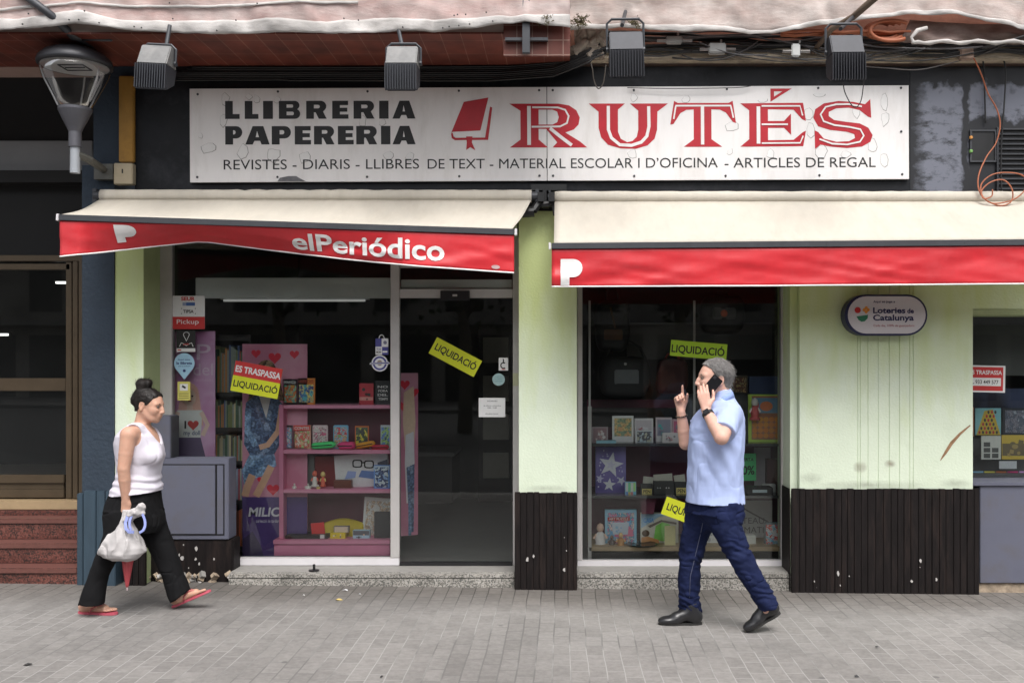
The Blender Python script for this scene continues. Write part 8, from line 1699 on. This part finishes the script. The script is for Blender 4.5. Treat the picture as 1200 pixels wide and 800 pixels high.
vol.noise(.007, (8, 8, 7), 41); vol.noise(.003, (20, 20, 14), 42); vol.crease(.009, (7, 7, 6), 44); vol.crease(.007, (10, 10, 12), 45)
vol_obj(vol, 'trousers', WOM, tm)
# flip-flops
ff = mat('pink_rubber', (.50, .09, .13), .6, .08, 10); ffs = mat('pink_strap', (.42, .10, .11), .5, .08, 10)
for (A, d, s_, u, L), side in ((fr1, 1), (fr2, -1)):
    pts = []
    for t in np.linspace(0, 2*math.pi, 33)[:-1]:
        c_ = math.cos(t); a = .5+.57*c_; pts.append((a, (.034+.012*max(0, c_+.1))*math.copysign(abs(math.sin(t))**.75, math.sin(t))*(1-.22*math.exp(-((a-.42)/.16)**2))))
    n_ = len(pts); mb = MB(ff); mb.add([A(a, b, h-.0+ (.010*max(0, a-.8)*0)) for h in (-.0185, -.001) for a, b in pts], [tuple(range(n_))[::-1], tuple(range(n_, 2*n_))]+[(i, (i+1) % n_, (i+1) % n_+n_, i+n_) for i in range(n_)])
    o = mb.build('flip_flop', WOM, bevel=.003); mb = MB(ffs)
    for b in (-.042, .042): mb.tube([A(.78, .016*side, .004), A(.72, .014*side+b*.1, .034), A(.55, b*.62, .048), A(.40, b*.92, .024), A(.36, b*.92, -.004)], [.004, .005, .006, .006, .005], 6)
    mb.build('strap', o, smooth=True)

# ---------------------------------------------------------------- bag and umbrella carried by the woman
BG = thing('carrier_bag', 'grey white cloth bag with pale blue handles hanging from the hand of the woman', 'bag', P(143, 655, -1.0))
bm_ = cloth('crumpled_bag_cloth', (.46, .44, .44), .75, .07); yb = -1.0; vol = Vol(T_(108, 662, yb)-np.array((.02, .20, .01)), T_(178, 590, yb)+np.array((.02, .20, .01)), .0042)
vol.loft([(597, 144, 152, yb, .020), (606, 141.5, 153, yb, .030), (614, 137.5, 156.5, yb, .045), (622, 132, 162, yb, .065), (632, 124, 168, yb, .085), (641, 118, 170.5, yb, .095), (647, 117, 170.5, yb, .095), (652, 121, 167, yb, .085), (655.5, 130, 160, yb, .06)], .02, 2.1)
ctr = T_(147, 600, yb); 
def pl(x, y, z):
    a = np.arctan2(x-ctr[0]+.0, (ctr[2]+.12-z)); return x
sl, x, y, z = vol.reg(vol.lo, vol.lo+2, 0); ang = np.arctan2(x-ctr[0], np.maximum(.02, ctr[2]+.03-z)); ff_ = np.clip((ctr[2]-z)/.05, 0, 1)*np.exp(-((ctr[2]-.13-z)/.16)**2)
vol.V[sl] += (.016*ff_*(np.abs(np.sin(ang*9+y*10+1.3*vnoise([x.ravel(), y.ravel(), z.ravel()], (9, 9, 9), 2).reshape(x.shape)))-.6)).astype(np.float32); vol.crease(.012, (9, 9, 7), 55); vol.noise(.006, (12, 12, 12), 51); vol.noise(.005, (30, 30, 26), 52)
vol_obj(vol, 'sack', BG, bm_)
vol = Vol(T_(140, 612, yb-.03)-np.array((.01, .09, .01)), T_(176, 586, yb-.03)+np.array((.01, .09, .01)), .004)
vol.ell(T_(160, 600, -1.03), (.055, .030, .026), None, .01); vol.ell(T_(165, 595, -1.03), (.030, .026, .026), None, .01); vol.cone(T_(150, 607, -1.02), T_(158, 601, -1.02), .03, .03, .01); vol.noise(.012, (28, 28, 28), 3); vol.noise(.006, (60, 60, 60), 4); vol_obj(vol, 'gathered_top', BG, bm_)
bh = mat('pale_blue_handle', (.26, .31, .62), .6, .06, 10)
def strap_band(pts, w_, t_, m, name):
    mb = MB(m); vs = []; fs = []; n_ = len(pts)
    for i, p in enumerate(pts):
        t = (Vector(pts[min(i+1, n_-1)])-Vector(pts[max(i-1, 0)])).normalized(); a = t.cross(V3((0, 1, 0))).normalized(); b = V3((0, 1, 0))
        for q, r_ in ((-1, -1), (1, -1), (1, 1), (-1, 1)): vs.append(Vector(p)+a*q*w_+b*r_*t_)
    for i in range(n_-1):
        for j in range(4): fs.append((i*4+j, i*4+(j+1) % 4, (i+1)*4+(j+1) % 4, (i+1)*4+j))
    fs += [(0, 1, 2, 3), tuple((n_-1)*4+k for k in (3, 2, 1, 0))]
    return mb.add(vs, fs).build(name, BG, smooth=False, bevel=.0015)
strap_band([P(161+9.0*math.sin(a)*(1-.2*math.cos(a)), 611-13*math.cos(a), -1.06+.02*math.cos(a)) for a in np.linspace(-2.4, 2.9, 26)], .008, .003, bh, 'handle'); strap_band([P(150, 604, -1.05), P(147, 612, -1.06), P(147.5, 619, -1.075), P(151, 623, -1.085), P(157, 623, -1.08)], .010, .003, bh, 'handle')
UM = thing('folded_umbrella', 'folded pink red umbrella pointing down behind the cloth bag of the woman', 'umbrella', P(149, 688, -.93))
um = mat('pink_red_nylon', (.46, .07, .085), .5, .12, 8, stretch=(1, 1, .3)); yu = -.945; a = Vector(P(150.5, 612, yu)); b = Vector(P(149, 687.5, yu)); ax = (b-a).normalized(); L = (b-a).length
mb = MB(um); vs = []; fs = []; N_ = 26; SG_ = 32; u1 = ax.orthogonal().normalized(); u2 = ax.cross(u1)
for i in range(N_+1):
    t = i/N_; r_ = np.interp(t, [0, .08, .35, .6, .85, .97, 1], [.022, .036, .037, .032, .017, .010, .007])
    for k in range(SG_): q = 2*math.pi*k/SG_; rr = r_*(1+.16*math.sin(q*8+t*6)); vs.append(a+ax*L*t+(u1*math.cos(q)+u2*math.sin(q))*rr)
for i in range(N_):
    for k in range(SG_): fs.append((i*SG_+k, i*SG_+(k+1) % SG_, (i+1)*SG_+(k+1) % SG_, (i+1)*SG_+k))
fs += [tuple(range(SG_))[::-1], tuple(N_*SG_+k for k in range(SG_))]; mb.add(vs, fs); mb.build('canopy', UM, smooth=True)
MB(flat((.55, .42, .44))).lathe([(.006, 0), (.005, .02), (.003, .022)], b, ax, 8).build('tip', UM); MB(M['black']).tube([a, a-ax*.06, a-ax*.10], .010, 8).build('grip', UM, smooth=True)
